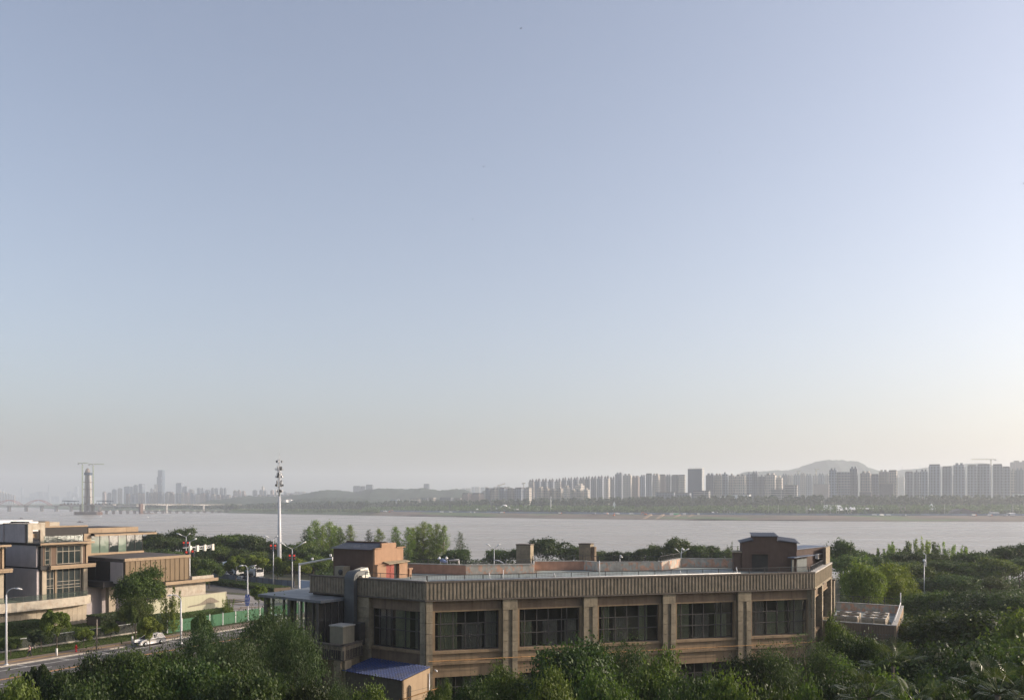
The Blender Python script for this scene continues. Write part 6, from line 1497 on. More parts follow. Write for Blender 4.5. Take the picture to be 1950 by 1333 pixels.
# villa fence: metal panels between stone piers
fp = thing('villa_fence', 'low dark wire fence on a stone kerb between the lawn and the verge', 'fence', ROAD.w(0, -10.5, 0))
MB(ROAD).box(-40, 31, -10.75, -10.35, 0, 0.35).build('fence_kerb', M_kerb, fp)
M_mesh = glass('fence_mesh', (0.05, 0.055, 0.05), 0.55, 0.5, 0.3)
for i in range(24):
    t = -40 + i * 3; MB(ROAD).box(t + 0.05, t + 2.95, -10.56, -10.53, 0.36, 1.75).build('mesh_panel', M_mesh, fp); MB(ROAD).box(t - 0.04, t + 0.04, -10.6, -10.5, 0.35, 1.85).build('fence_post', M_rail, fp)
    MB(ROAD).box(t + 0.05, t + 2.95, -10.58, -10.52, 1.75, 1.8).build('top_rail', M_steel, fp)
tp0, sp0 = 6.9, -10.6
gp = thing('gate_pier', 'paired stone gate pier with an open slot, by the villa fence', 'gate pier', ROAD.w(7.2, -10.6, 0))
tq = ROAD.t(66, -10.3); tr = ROAD.t(72, -10.3)
MB(ROAD).box(tq - 0.05, tq + 0.28, -10.8, -10.2, 0, 2.6).build('pier', M_kerb, gp); MB(ROAD).box(tr - 0.28, tr + 0.05, -10.8, -10.2, 0, 2.6).build('pier', M_kerb, gp); MB(ROAD).box(tq - 0.1, tr + 0.1, -10.85, -10.15, 2.6, 2.78).build('lintel', M_kerb, gp)
# green hoarding
M_green = mat('hoarding_green', (0.033, 0.118, 0.055), 0.65, 0.1, 0.7, 0.2, 0.2, 0.0, objvar=0.1)
gh = thing('green_hoarding', 'bright green panel hoarding with grey posts along the sidewalk', 'hoarding', ROAD.w(31, -5.7, 0))
for i in range(20):
    t = 30.5 + i * 2.95
    MB(ROAD).box(t + 0.08, t + 2.87, -5.75, -5.68, 0.15, 2.15).build('panel', M_green, gh)
    MB(ROAD).box(t - 0.06, t + 0.06, -5.8, -5.62, 0.1, 2.3).build('post', M_steel, gh)
    for q in range(5): MB(ROAD).box(t + 0.4 + q * 0.5, t + 0.44 + q * 0.5, -5.68, -5.665, 0.2, 2.1).build('panel_ridge', M_green, gh) if q % 2 == 0 else None
# grey hoarding at the river road, guard cabin
g0, g1 = ground(424, 1104, 0), ground(572, 1120.5, 0)
GH = Frame(g0, g1); M_ghoard = mat('hoarding_grey', (0.13, 0.15, 0.18), 0.7, 0.1, 0.7, 0.2, 0.2, 0.0, objvar=0.12)
ghd = thing('grey_hoarding', 'dull blue-grey hoarding between the plaza and the river road', 'hoarding', (g0[0], g0[1], 0))
k = int(GH.len / 2.9)
for i in range(-4, k):
    MB(GH).box(i * 2.9 + 0.04, i * 2.9 + 2.86, -0.05, 0, 0.1, 1.75).build('panel', M_ghoard, ghd); MB(GH).box(i * 2.9 - 0.04, i * 2.9 + 0.04, -0.08, 0.06, 0, 1.85).build('post', M_dark, ghd)
Yc = 190; x0, x1 = at(569.5, Yc), at(590, Yc)
cab = thing('guard_cabin', 'small pale blue open-topped booth between the hoarding and the hall', 'booth', (x0, Yc, 0))
fr = Frame((x0, Yc + 1.5), (x1, Yc)); MB(fr).box(0, fr.len, -0.08, 0, 0, zat(1106, Yc)).build('side_panel', mat('cabin_blue', (0.30, 0.38, 0.50), 0.6, 0.08, 1, 0.1, 0.1, 0.0), cab)
MB(fr).box(fr.len, fr.len + 0.3, -0.1, 0.05, 0, zat(1103, Yc)).build('edge_post', M_white, cab); MB(fr).box(-0.1, fr.len, -0.12, 0.06, zat(1106, Yc), zat(1105, Yc)).build('top_rail', M_white, cab)
MB(fr).box(0, fr.len, -2.5, -2.4, 0, zat(1106, Yc) - 0.6).build('back_panel', MATS['cabin_blue'], cab)

# ---- lamps, signals
M_lamp = mat('lamp_white', (0.52, 0.53, 0.54), 0.4, 0.05, 1, 0.1, 0.1, 0.0)
def gooseneck(px, py, h, label, dx, arm=1.1, double=False):
    x, y = ground(px, py, 0); t = thing('street_lamp', label, 'street lamp', (x, y, 0), 0, 'gooseneck street lamps')
    MB().tube([(0, 0, 0), (0, 0, h * 0.5), (0, 0, h - 0.9)], [0.16, 0.13, 0.10], 10).local('pole', M_lamp, t)
    MB().lathe((0, 0, 0), [(0.28, 0), (0.26, 0.25), (0.17, 0.3)], 10).local('base', M_lamp, t)
    pts = [(0, 0, h - 0.9)] + [(dx * arm * (1 - math.cos(a)), 0, h - 0.9 + 0.9 * math.sin(a)) for a in (0.4, 0.8, 1.2, 1.57)] + [(dx * (arm + 0.35), 0, h - 0.05)]
    MB().tube(pts, 0.07, 8).local('arm', M_lamp, t)
    MB().tube([(dx * (arm + 0.2), 0, h - 0.02), (dx * (arm + 0.5), 0, h - 0.05), (dx * (arm + 1.0), 0, h - 0.14)], [0.09, 0.15, 0.06], 8).local('lamp_head', M_white, t)
    return t, x, y
gooseneck(12, 1267.5, 10.4, 'white gooseneck lamp at the left edge beside the marked avenue', 1)
gooseneck(344.5, 1226, 7.6, 'white gooseneck lamp in front of the green hoarding by the white car', -1)
t, x, y = gooseneck(471.5, 1183, 10.3, 'white gooseneck lamp with blue signs before the plaza', -1, 0.6)
MB().tube([(0, 0, 9.4), (0.25, 0, 10.0), (0.7, 0, 10.2), (1.0, 0, 10.15)], 0.06, 8).local('arm', M_lamp, t); MB().tube([(0.9, 0, 10.15), (1.6, 0, 10.35)], [0.12, 0.06], 8).local('lamp_head', M_white, t)
M_bluesign = mat('sign_blue', (0.03, 0.09, 0.40), 0.5, 0.03, 1, 0, bump=0)
for k, (z0, z1, w) in enumerate(((4.55, 5.0, 0.36), (3.9, 4.5, 0.46), (3.3, 3.85, 0.40), (2.9, 3.25, 0.3))):
    MB().box(-w, w, -0.22, -0.17, z0, z1).local('sign_plate', M_bluesign, t)
    if k == 0:
        b = MB(); b.add([(-0.05, -0.235, z0 + 0.08), (0.05, -0.235, z0 + 0.08), (0.05, -0.235, z1 - 0.16), (0.16, -0.235, z1 - 0.16), (0, -0.235, z1 - 0.04), (-0.16, -0.235, z1 - 0.16), (-0.05, -0.235, z1 - 0.16)], [(0, 1, 2, 3, 4, 5, 6)]); b.local('sign_mark', M_white, t)
    else:
        for q in range(3): MB().box(-w + 0.1 + q * 0.24, -w + 0.2 + q * 0.24, -0.235, -0.221, z0 + 0.12, z1 - 0.12).local('sign_mark', M_white, t)
M_redlight, nt, out = _nt('signal_red'); e_ = nt.nodes.new('ShaderNodeEmission'); e_.inputs['Color'].default_value = (1.0, 0.10, 0.06, 1); e_.inputs['Strength'].default_value = 0.45; nt.links.new(e_.outputs[0], out.inputs['Surface'])
M_redplastic = mat('signal_housing_red', (0.30, 0.05, 0.03), 0.6, 0.1, 1, 0, bump=0)
def signal_pair(t, z, r=0.26):
    for dx in (-0.55, 0.55):
        b = MB(); b.box(dx - 0.3, dx + 0.3, -0.2, 0.1, z - 1.25, z + 0.5); b.local('signal_box', M_rail, t)
        MB().tube([(dx, -0.2, z), (dx, -0.27, z)], r, 12).local('red_light', M_redlight, t)
        MB().tube([(dx, -0.2, z - 0.75), (dx, -0.26, z - 0.75)], r * 0.8, 12).local('dark_light', M_redplastic, t)
        MB().tube([(dx * 0.2, 0, z - 1.2), (dx, 0, z - 1.2)], 0.04, 5).local('bracket', M_lamp, t)
def vlamp(px, pytop, Y, label, sig=None, sp=(-1.9, 1.9), tilt=0.5, hs=None):
    h = zat(pytop, Y); x = at(px, Y); t = thing('road_lamp', label, 'street lamp', (x, Y, 0))
    MB().tube([(0, 0, 0), (0, 0, h - tilt)], [0.16, 0.09], 8).local('pole', M_lamp, t)
    for dx in sp:
        sg = 1 if dx > 0 else -1
        MB().tube([(0, 0, h - tilt - 0.1), (dx * 0.55, 0, h - tilt * 0.55), (dx * 0.7, 0, h - tilt * 0.4)], 0.06, 6).local('arm', M_lamp, t)
        MB().tube([(dx * 0.6, 0, h - tilt * 0.5), (dx, 0, h), (dx * 1.35, 0, h + 0.25 * tilt)], [0.07, 0.17, 0.10], 8).local('lamp_head', M_white, t)
    if sig: signal_pair(t, zat(sig, Y))
    return t
vlamp(556.5, 1034, 225, 'double-armed lamp with red signals below it, right of the four round trees', 1057.5, (-2.6, 2.6), 1.4)
vlamp(520.5, 1021, 232, 'double-armed lamp with stacked red signals, left of the cell mast foot', 1038.5, (-1.9, 0.9), 0.6)
vlamp(354.5, 1016.5, 236, 'double-armed lamp with red signals, rising behind the truss signal gantry', 1033, (-1.9, 0.8), 0.7)
vlamp(702, 1047.5, 250, 'double-armed lamp just visible above the stair house roof', None, (-1.8, 1.2), -0.5)
vlamp(941, 1037, 240, 'thin double-armed lamp against the river, left of the stone flue stacks', None, (-1.6, 1.2), 1.0)
vlamp(1297, 1046, 225, 'double-armed lamp seen above the bent back parapet', None, (-1.2, 1.5), 0.9)
vlamp(1763, 1054, 215, 'slim grey lamp post with a small top among the right-hand trees', None, (-0.4,), 0.2)
t = thing('globe_lamp', 'white globe lamp in front of the slim grey post among the right-hand trees', 'street lamp', (at(1760, 190), 190, 0)); hh_ = zat(1067, 190)
MB().tube([(0, 0, 0), (0, 0, hh_ - 0.2)], [0.09, 0.07], 8).local('pole', M_steel, t); MB().ball((0, 0, hh_), 0.3).local('globe', M_white, t)
# truss gantry with traffic cameras
Yg = 200; gt = thing('signal_gantry', 'white truss gantry arm carrying box signs and red traffic signals', 'traffic gantry', (at(361, Yg), Yg, 0))
fr = Frame((at(361, Yg), Yg), (at(405, Yg + 9), Yg + 9)); zt1, zt2 = zat(1042, Yg), zat(1048.5, Yg)
MB().tube([(at(361, Yg), Yg, 0), (at(361, Yg), Yg, zat(1031, Yg))], [0.2, 0.13], 10).build('mast', M_lamp, gt)
b = MB(); b.tube([fr.w(-2.6, 0, zt1 + 0.0), fr.w(fr.len, 0, zt1 + 0.0)], 0.09, 6); b.tube([fr.w(0, 0, zt2), fr.w(fr.len, 0, zt2 + 0.35)], 0.08, 6)
for q in range(6): b.tube([fr.w(fr.len * q / 6, 0, zt1 if q % 2 else zt2), fr.w(fr.len * (q + 1) / 6, 0, zt2 + 0.2 if q % 2 else zt1)], 0.05, 5)
b.build('truss', M_lamp, gt)
for q in (0.0, 0.3, 0.62, 0.97): MB(fr).box(fr.len * q - 0.38, fr.len * q + 0.38, -0.1, 0.35, zt2 - 0.3, zt1 + 0.35).build('box_sign', mat('sign_cream', (0.66, 0.62, 0.52), 0.6, 0.05, 1, 0.05, bump=0), gt)
for (dx, z) in ((-0.6, zat(1051, Yg)), (0.75, zat(1049.5, Yg))):
    MB().box(at(361, Yg) + dx - 0.28, at(361, Yg) + dx + 0.28, Yg - 0.2, Yg + 0.1, z - 1.2, z + 0.35).build('signal_box', M_rail, gt); MB().tube([(at(361, Yg) + dx, Yg - 0.2, z), (at(361, Yg) + dx, Yg - 0.28, z)], 0.24, 12).build('red_light', M_redlight, gt)
MB().tube([(at(362, Yg), Yg, zat(1031, Yg)), (at(373, Yg), Yg, zat(1026, Yg))], [0.06, 0.06], 6).build('arm', M_lamp, gt); MB().tube([(at(368, Yg), Yg, zat(1028, Yg)), (at(374, Yg), Yg, zat(1025, Yg))], [0.1, 0.18], 8).build('lamp_head', M_white, gt)
# long barrier-like signal arm left of the stair house
Yb = 150; ba = thing('signal_mast', 'long white horizontal signal arm ending left of the stair house', 'traffic arm', (at(570, Yb), Yb, 0))
MB().tube([(at(570, Yb + 8), Yb + 8, zat(1074.5, Yb + 8)), (at(633, Yb - 6), Yb - 6, zat(1062.5, Yb - 6))], [0.2, 0.13], 8).build('arm', M_lamp, ba)
MB().tube([(at(570, Yb + 8), Yb + 8, 0), (at(570, Yb + 8), Yb + 8, zat(1072, Yb + 8))], 0.18, 8).build('mast', M_lamp, ba)
MB().box(at(632.5, Yb - 6), at(633.5, Yb - 6), Yb - 6.2, Yb - 5.8, zat(1067, Yb - 6), zat(1060.5, Yb - 6)).build('end_plate', M_white, ba)
for px in (593, 628): MB().box(at(px, Yb), at(px, Yb) + 0.3, Yb - 0.3, Yb + 0.1, zat(1070 - (px - 570) * 0.19, Yb), zat(1066 - (px - 570) * 0.19, Yb)).build('traffic_camera', M_white, ba)

# ---- cell mast
Ym = 262; cm = thing('cell_mast', 'tall white tapering mobile mast with five tiers of antennas', 'cell mast', (at(532, Ym), Ym, 0))
ZM = lambda py: zat(py, Ym)
MB().tube([(0, 0, 0), (0, 0, ZM(1030)), (0, 0, ZM(945))], [0.62, 0.56, 0.36], 14).local('pole', M_lamp, cm)
MB().tube([(0, 0, ZM(945)), (0, 0, ZM(880))], [0.24, 0.16], 10).local('upper_pole', M_steel, cm)
MB().tube([(0, 0, ZM(880)), (0, 0, ZM(868))], [0.10, 0.06], 6).local('spire', M_lamp, cm); MB().tube([(0, 0, ZM(868)), (0, 0, ZM(853))], [0.035, 0.02], 5).local('lightning_rod', M_lamp, cm)
rr = random.Random(3)
for (pa, pb, R_, n_) in ((876, 882, 0.6, 3), (887, 897, 0.65, 4), (899, 911, 0.65, 5), (914, 927, 0.75, 6), (932, 938, 0.6, 4)):
    for z in (ZM(pa) + 0.05, ZM(pb) - 0.05):
        ring = [(R_ * math.cos(a), R_ * math.sin(a), z) for a in np.linspace(0, 2 * math.pi, 13)]
        MB().tube(ring, 0.04, 5, False).local('platform_ring', M_steel, cm)
    b = MB()
    for k in range(4): a = k * math.pi / 2 + 0.4; b.tube([(0, 0, ZM(pb)), (R_ * math.cos(a), R_ * math.sin(a), ZM(pb))], 0.035, 4)
    b.local('platform_spoke', M_steel, cm)
    for k in range(n_):
        a = 2 * math.pi * k / n_ + rr.uniform(0, 0.6) + 0.3; x, y = R_ * math.cos(a), R_ * math.sin(a); fr = Frame((x - 0.2 * math.sin(a), y + 0.2 * math.cos(a)), (x + 0.2 * math.sin(a), y - 0.2 * math.cos(a)))
        MB(fr).box(0, 0.36, -0.08, 0.1, ZM(pb) + rr.uniform(0, 0.3), ZM(pa) - rr.uniform(0, 0.3)).local('antenna', M_lamp if k % 3 else M_rail, cm)
        MB(fr).box(0.05, 0.3, -0.5, -0.2, ZM(pb) + 0.2, ZM(pb) + 0.8).local('radio_unit', M_rail if k % 2 else M_steel, cm)
# ---- hydrant
x, y = ground(145, 1242.5, 0); hy = thing('fire_hydrant', 'red fire hydrant on the sidewalk between two young trees', 'hydrant', (x, y, 0.13))
M_hyd = mat('hydrant_red', (0.50, 0.03, 0.03), 0.4, 0.08, 2, 0.1, bump=0)
MB().lathe((0, 0, 0), [(0.20, 0), (0.20, 0.06), (0.12, 0.08), (0.12, 0.7), (0.16, 0.74), (0.15, 0.9), (0.06, 1.05), (0.03, 1.12)], 12).local('barrel', M_hyd, hy)
MB().tube([(-0.26, 0, 0.6), (0.26, 0, 0.6)], 0.07, 8).local('outlet', M_hyd, hy); MB().tube([(0, -0.1, 0.55), (0, -0.26, 0.55)], 0.09, 8).local('outlet', M_hyd, hy)
# ================================================================ TREES AND PLANTS
M_bark = mat('bark', (0.10, 0.08, 0.06), 0.95, 0.3, 3, 0.3, 0.2, 0.3)
M_barkpale = mat('bark_pale', (0.24, 0.20, 0.16), 0.9, 0.2, 3, 0.3, 0.2, 0.2)
M_lime = mat('trunk_whitewash', (0.6, 0.58, 0.54), 0.9, 0.1, 3, 0.2, bump=0)
LF_dark = leafmat('leaf_dark', (0.024, 0.042, 0.012), (0.058, 0.084, 0.020), 0.28, 0.4, 0.5)
LF_mid = leafmat('leaf_mid', (0.046, 0.074, 0.016), (0.105, 0.138, 0.030), 0.33, 0.4)
LF_mid2 = leafmat('leaf_middark', (0.032, 0.056, 0.015), (0.078, 0.108, 0.026), 0.3, 0.42, 0.5)
LF_yel = leafmat('leaf_yellowgreen', (0.095, 0.130, 0.020), (0.20, 0.235, 0.042), 0.38, 0.2)
LF_pale = leafmat('leaf_pale', (0.15, 0.205, 0.05), (0.25, 0.31, 0.08), 0.5, 0.12)
LF_feath = leafmat('leaf_dusty', (0.034, 0.060, 0.020), (0.078, 0.108, 0.038), 0.3, 0.25)
LF_palm = leafmat('leaf_palm', (0.030, 0.052, 0.016), (0.09, 0.105, 0.04), 0.3, 0.15, 0.3)
LF_hedge = leafmat('leaf_hedge', (0.045, 0.075, 0.018), (0.10, 0.135, 0.035), 0.3, 0.05)

def leafquads(P, Nn, S, r, jitter=0.7, asp=0.55):
    """leaf blades: centre P, rough normal Nn, size S"""
    n = len(P); nn = Nn + r.normal(size=(n, 3)) * jitter; nn /= np.linalg.norm(nn, axis=1)[:, None]
    b = r.normal(size=(n, 3)); b -= (b * nn).sum(1)[:, None] * nn; b /= np.linalg.norm(b, axis=1)[:, None]
    c = np.cross(nn, b); s = (S / 2)[:, None]
    V = np.stack([P - b * s, P - c * s * asp, P + b * s, P + c * s * asp], 1).reshape(-1, 3)
    return V
def qmesh(name, Vs, m): 
    V = np.concatenate(Vs); return npmesh(name, V, np.arange(len(V)).reshape(-1, 4), m)
def limb_mesh(seed, h, ctr, n, spread, r0, m, lean=0.03, name='trunk'):
    """tapered trunk with forking limbs up into the crown (unit tree space: crown centre height ctr)"""
    r = random.Random(seed); b = MB()
    top = Vector((r.uniform(-1, 1) * lean * h, r.uniform(-1, 1) * lean * h, h * ctr))
    pts = [Vector((0, 0, -0.1)), Vector((r.uniform(-.02, .02), 0, h * 0.2)), top * 0.55, top]
    b.tube(pts, [r0, r0 * 0.8, r0 * 0.65, r0 * 0.3], 7)
    for i in range(n):
        a = 2 * math.pi * i / n + r.uniform(-0.4, 0.4); k = r.uniform(0.35, 0.85); st = pts[1].lerp(top, k)
        L_ = spread * r.uniform(0.55, 1.0); up = h * r.uniform(0.08, 0.28)
        m1 = st + Vector((math.cos(a) * L_ * 0.5, math.sin(a) * L_ * 0.5, up * 0.6)); e = st + Vector((math.cos(a + 0.2) * L_, math.sin(a + 0.2) * L_, up))
        b.tube([st, m1, e], [r0 * 0.4, r0 * 0.25, r0 * 0.08], 5)
        for q in range(2):
            a2 = a + r.uniform(-0.9, 0.9); b.tube([m1, m1 + Vector((math.cos(a2) * L_ * 0.5, math.sin(a2) * L_ * 0.5, up * r.uniform(0.3, 1.2)))], [r0 * 0.18, r0 * 0.05], 4)
    return b.mesh(name, m)
def broad_crown(seed, n, m, lobes=34, flat=0.8, leaf=0.085, z0=0.30, top=1.0, rad=0.5, rag=0.0, drop=0.18, vs=1.0):
    """crown in a unit-height tree: many uneven leafy clumps over an ellipsoid, with hollows"""
    r = np.random.default_rng(seed); C, RR = [], []
    cz = (z0 + top) / 2; hz = (top - z0) / 2
    for i in range(lobes):
        d = r.normal(size=3); d /= np.linalg.norm(d); d[2] = abs(d[2]) * 1.1 - 0.35 if r.random() < 0.8 else d[2]
        q = r.uniform(0.45, 0.88) * (1 + rag * r.uniform(-0.3, 0.5))
        C.append([d[0] * rad * q, d[1] * rad * q, cz + d[2] * hz * q * flat * 1.1]); RR.append(r.uniform(0.14, 0.27) * rad * 2 * 0.55)
    C = np.array(C); RR = np.array(RR); C[:, 2] = np.minimum(C[:, 2], top - RR * 0.8)
    k = r.choice(lobes, n, p=RR ** 2 / (RR ** 2).sum())
    d = r.normal(size=(n, 3)); d /= np.linalg.norm(d, axis=1)[:, None]
    d[:, 2] = np.where(r.random(n) < 0.6, np.abs(d[:, 2]), d[:, 2])
    rr = RR[k] * (0.72 + 0.38 * r.random(n) ** 0.7) * (1 + rag * r.random(n) ** 4 * 2.0)
    P = C[k] + d * rr[:, None] * np.array([1, 1, 0.85 * vs])
    keep = np.ones(n, bool)
    for j in range(lobes):
        inside = np.linalg.norm(P - C[j], axis=1) < RR[j] * 0.62
        keep &= ~(inside & (k != j))
    # gaps eaten into the outline
    g = np.sin(P[:, 0] * 31 + seed) * np.sin(P[:, 1] * 27 + seed * 2) * np.sin(P[:, 2] * 29 + seed * 3)
    keep &= ~((g > 0.45) & (r.random(n) < drop * 4))
    P = P[keep]; d = d[keep]
    return qmesh('crown', [leafquads(P, d, leaf * r.uniform(0.55, 1.35, len(P)), r)], m)
def feather_crown(seed, n, m, leaf=0.03, width=0.2, z0=0.12, sparse=False):
    """conical tree with rising whorled twigs seen against the water"""
    r = np.random.default_rng(seed); V = []; P = []; D = []
    nb = 70
    for i in range(nb):
        z = z0 + (0.98 - z0) * (i / nb); a = r.uniform(0, 2 * math.pi); L_ = width * (1 - (i / nb)) ** 0.75 * r.uniform(0.6, 1.15) + 0.015
        k = max(6, int(n / nb * (1.3 - i / nb))); t = r.uniform(0.15, 1, k)
        x = np.cos(a) * L_ * t; y = np.sin(a) * L_ * t; zz = z + L_ * t * 0.75 - L_ * 0.1
        j = 0.018 * (1.1 - 0.4 * t)
        P.append(np.stack([x + r.normal(size=k) * j, y + r.normal(size=k) * j, zz + r.normal(size=k) * j * 1.3], 1)); D.append(np.tile([0, 0, 1.0], (k, 1)))
    P = np.concatenate(P); D = np.concatenate(D)
    if sparse: s_ = r.random(len(P)) < 0.45; P, D = P[s_], D[s_]
    return qmesh('crown', [leafquads(P, D, leaf * r.uniform(0.5, 1.3, len(P)), r, 1.5, 0.4)], m)
def feather_trunk(seed, m):
    r = random.Random(seed); b = MB(); b.tube([(0, 0, -0.05), (0.003, 0, 0.5), (0, 0, 0.98)], [0.012, 0.008, 0.002], 6)
    for i in range(46):
        z = 0.12 + 0.85 * i / 46; a = r.uniform(0, 6.28); L_ = 0.2 * (1 - i / 46) ** 0.75 * r.uniform(0.6, 1.1) + 0.01
        b.tube([(0, 0, z), (math.cos(a) * L_, math.sin(a) * L_, z + L_ * 0.7)], [0.0035, 0.001], 3, False)
    return b.mesh('trunk', m)
def shoot_crown(seed, m):
    """bundle of upright leafy shoots with drooping blades"""
    r = np.random.default_rng(seed); P = []; D = []
    for s in range(9):
        bx, by = r.normal(size=2) * 0.10; hgt = r.uniform(0.65, 1.0); lx, ly = r.normal(size=2) * 0.07
        k = 260; t = r.uniform(0.15, 1, k); rad = 0.055 * (1.05 - t) + 0.018; a = r.uniform(0, 6.28, k)
        P.append(np.stack([bx + lx * t + np.cos(a) * rad * r.uniform(0.4, 1.5, k), by + ly * t + np.sin(a) * rad * r.uniform(0.4, 1.5, k), hgt * t], 1)); D.append(np.stack([np.cos(a), np.sin(a), np.full(k, 0.8)], 1))
    P = np.concatenate(P); D = np.concatenate(D)
    return qmesh('foliage', [leafquads(P, D, 0.06 * r.uniform(0.6, 1.4, len(P)), r, 0.6, 0.25)], m)

BR = {}
def lib(key, n, leafm, barkm, **kw):
    BR[key] = [(broad_crown(100 + hash_(key) + i, n, leafm, **kw), limb_mesh(200 + hash_(key) + i, 1.0, 0.62, 8, 0.34, 0.022, barkm)) for i in range(3)]
def hash_(s): return sum(ord(c) for c in s)
lib('big', 32000, LF_dark, M_bark, leaf=0.033, lobes=52, rad=0.52, rag=0.45, drop=0.22)
lib('bigmid', 26000, LF_mid, M_bark, leaf=0.034, lobes=46, rad=0.50, rag=0.5, drop=0.22, vs=1.1, flat=0.9)
lib('far', 11000, LF_mid2, M_bark, leaf=0.045, lobes=34, rad=0.50, z0=0.22, rag=0.4, drop=0.24)
lib('farmid', 10000, LF_mid, M_bark, leaf=0.046, lobes=28, rad=0.48, z0=0.2, rag=0.45, drop=0.24)
lib('street', 15000, LF_yel, M_bark, leaf=0.045, lobes=26, rad=0.40, z0=0.30, flat=1.0, vs=1.4)
lib('fine', 30000, LF_feath, M_bark, leaf=0.024, lobes=60, rad=0.56, rag=0.8, z0=0.25)
BR['conif'] = [(feather_crown(300 + i, 9000, LF_pale, leaf=0.021, width=0.19), feather_trunk(310 + i, M_barkpale)) for i in range(3)]
BR['conifbare'] = [(feather_crown(330 + i, 5000, LF_feath, sparse=True), feather_trunk(340 + i, M_bark)) for i in range(2)]
BR['shoot'] = [(shoot_crown(360 + i, LF_mid), None) for i in range(3)]
counter = {}
def plant(kind, px, pytop, Y, wpx, label, group=None, z0=0.0, name='tree', cat='tree', leafm=None, wash=False, seed=None, hmin=0.0):
    """a tree whose crown tops out at pytop and spans wpx photo pixels, standing at distance Y"""
    h = zat(pytop, Y) - z0; x = at(px, Y); w = wpx / F * Y
    i = counter.get(kind, 0); counter[kind] = i + 1
    cr, tr = BR[kind][i % len(BR[kind])]
    wid = {'big': 1.0, 'bigmid': 0.97, 'far': 0.95, 'farmid': 0.92, 'street': 0.78, 'fine': 1.15, 'conif': 0.36, 'conifbare': 0.36, 'shoot': 0.5}[kind]
    sx = w / wid
    t = thing(name, label, cat, (x, Y, z0), 0, group)
    rz = (i * 2.399) % 6.283
    c = put('crown' if kind != 'shoot' else 'foliage', cr, t, rz=rz); c.scale = (sx, sx, h)
    if leafm: c.material_slots[0].link = 'OBJECT'; c.material_slots[0].material = leafm
    if tr:
        k = put('trunk', tr, t, rz=rz); k.scale = (sx * 0.8, sx * 0.8, h)
    if wash: 
        MB().tube([(0, 0, 0), (0, 0, 1.2)], 0.15, 8).local('whitewash_band', M_lime, t)
    return t
# --- riverside trees behind the river road, left part
def side(px): return 'left' if px < 600 else 'right'
row = [(262, 1022, 300, 52), (288, 1007, 305, 40), (312, 1018, 300, 46), (343, 1004, 310, 50), (368, 1022, 296, 46), (395, 1014, 300, 56), (425, 1013, 305, 54), (452, 1012, 308, 48), (478, 1018, 300, 46), (503, 1024, 300, 44), (527, 1030, 310, 40), (545, 1033, 296, 44), (575, 1030, 290, 46), (598, 1040, 285, 44), (628, 1044, 282, 40), (655, 1046, 280, 42)]
for i, (px, py, Y, w) in enumerate(row):
    plant('far' if i % 3 else 'farmid', px, py, Y, w * 1.35, f'dark riverside tree left of the stair house, {ORD[i]} from the left', 'riverside trees left of the stair house')
for i, (px, py, Y, w) in enumerate([(300, 1042, 285, 50), (335, 1046, 280, 44), (380, 1050, 285, 44), (418, 1040, 288, 50), (460, 1040, 290, 46), (492, 1046, 284, 46), (535, 1052, 280, 50), (590, 1060, 270, 50), (620, 1066, 262, 44), (275, 1052, 270, 44)]):
    plant('farmid' if i % 2 else 'far', px, py, Y, w * 1.2, f'lower tree before the riverside belt, {ORD[i]} from the left, trunk in shade', 'lower trees before the riverside belt')
for i, (px, py, Y, w) in enumerate([(580, 1006, 300, 30), (590, 1001, 308, 30), (602, 990, 305, 44), (615, 999, 296, 30), (628, 992, 300, 44), (648, 1003, 300, 30), (667, 999, 300, 36), (702, 1008, 300, 34), (722, 1006, 300, 34), (753, 1002, 302, 36), (778, 1003, 296, 36), (795, 1001, 300, 34), (806, 992, 298, 36), (818, 996, 304, 34), (832, 996, 300, 36), (845, 1000, 298, 34), (786, 1004, 306, 34), (638, 1000, 306, 34)]):
    plant('conif' if i not in (0, 7) else 'conifbare', px, py, Y, w * 1.3, f'slender pale feathery conifer against the river, {ORD[i]} from the left', 'feathery conifers along the river', z0=-1, cat='conifer', name='conifer_tree')
plant('conifbare', 876, 1012, 290, 40, 'thin half-bare feathery tree rising over a dark shrubby one', name='conifer_tree', cat='conifer')
plant('far', 870, 1040, 285, 56, 'dark rounded tree under the half-bare feathery one, right of the conifers', z0=-1)
plant('far', 946, 1042, 280, 52, 'dark rounded tree alone before the river, left of the stone stacks', z0=-1)
for i, (px, py, Y, w) in enumerate([(988, 1040, 285, 34), (1042, 1023, 280, 74), (1078, 1038, 280, 34), (1100, 1036, 278, 30), (1140, 1044, 276, 44), (1170, 1048, 274, 40), (1200, 1046, 270, 38), (1228, 1040, 270, 38), (1252, 1036, 262, 40), (1284, 1022, 258, 50), (1322, 1030, 258, 46), (1350, 1034, 262, 42), (1382, 1040, 258, 36)]):
    plant('far' if i % 4 else 'farmid', px, py, Y, w * 1.2, f'dark leafy tree beyond the hall roof, {ORD[i]} right of the first stone stack', 'trees beyond the hall roof')
for i, (px, py) in enumerate(((1344, 1043), (1391, 1031), (1300, 1046))):
    plant('shoot', px, py, 240, 22, f'pale leafy shoots above the back parapet, {ORD[i]} clump', 'pale shoots above the back parapet', name='bamboo_clump', cat='bamboo')
for i, (px, py, Y, w) in enumerate([(372, 1056, 232, 44), (398, 1062, 226, 40), (415, 1070, 250, 36), (597, 1050, 250, 50), (622, 1046, 262, 46), (382, 1080, 214, 30)]):
    plant('farmid', px, py, Y, w * 1.2, f'green tree by the junction, {ORD[i]} of a loose group behind the bronze block', 'trees by the junction')
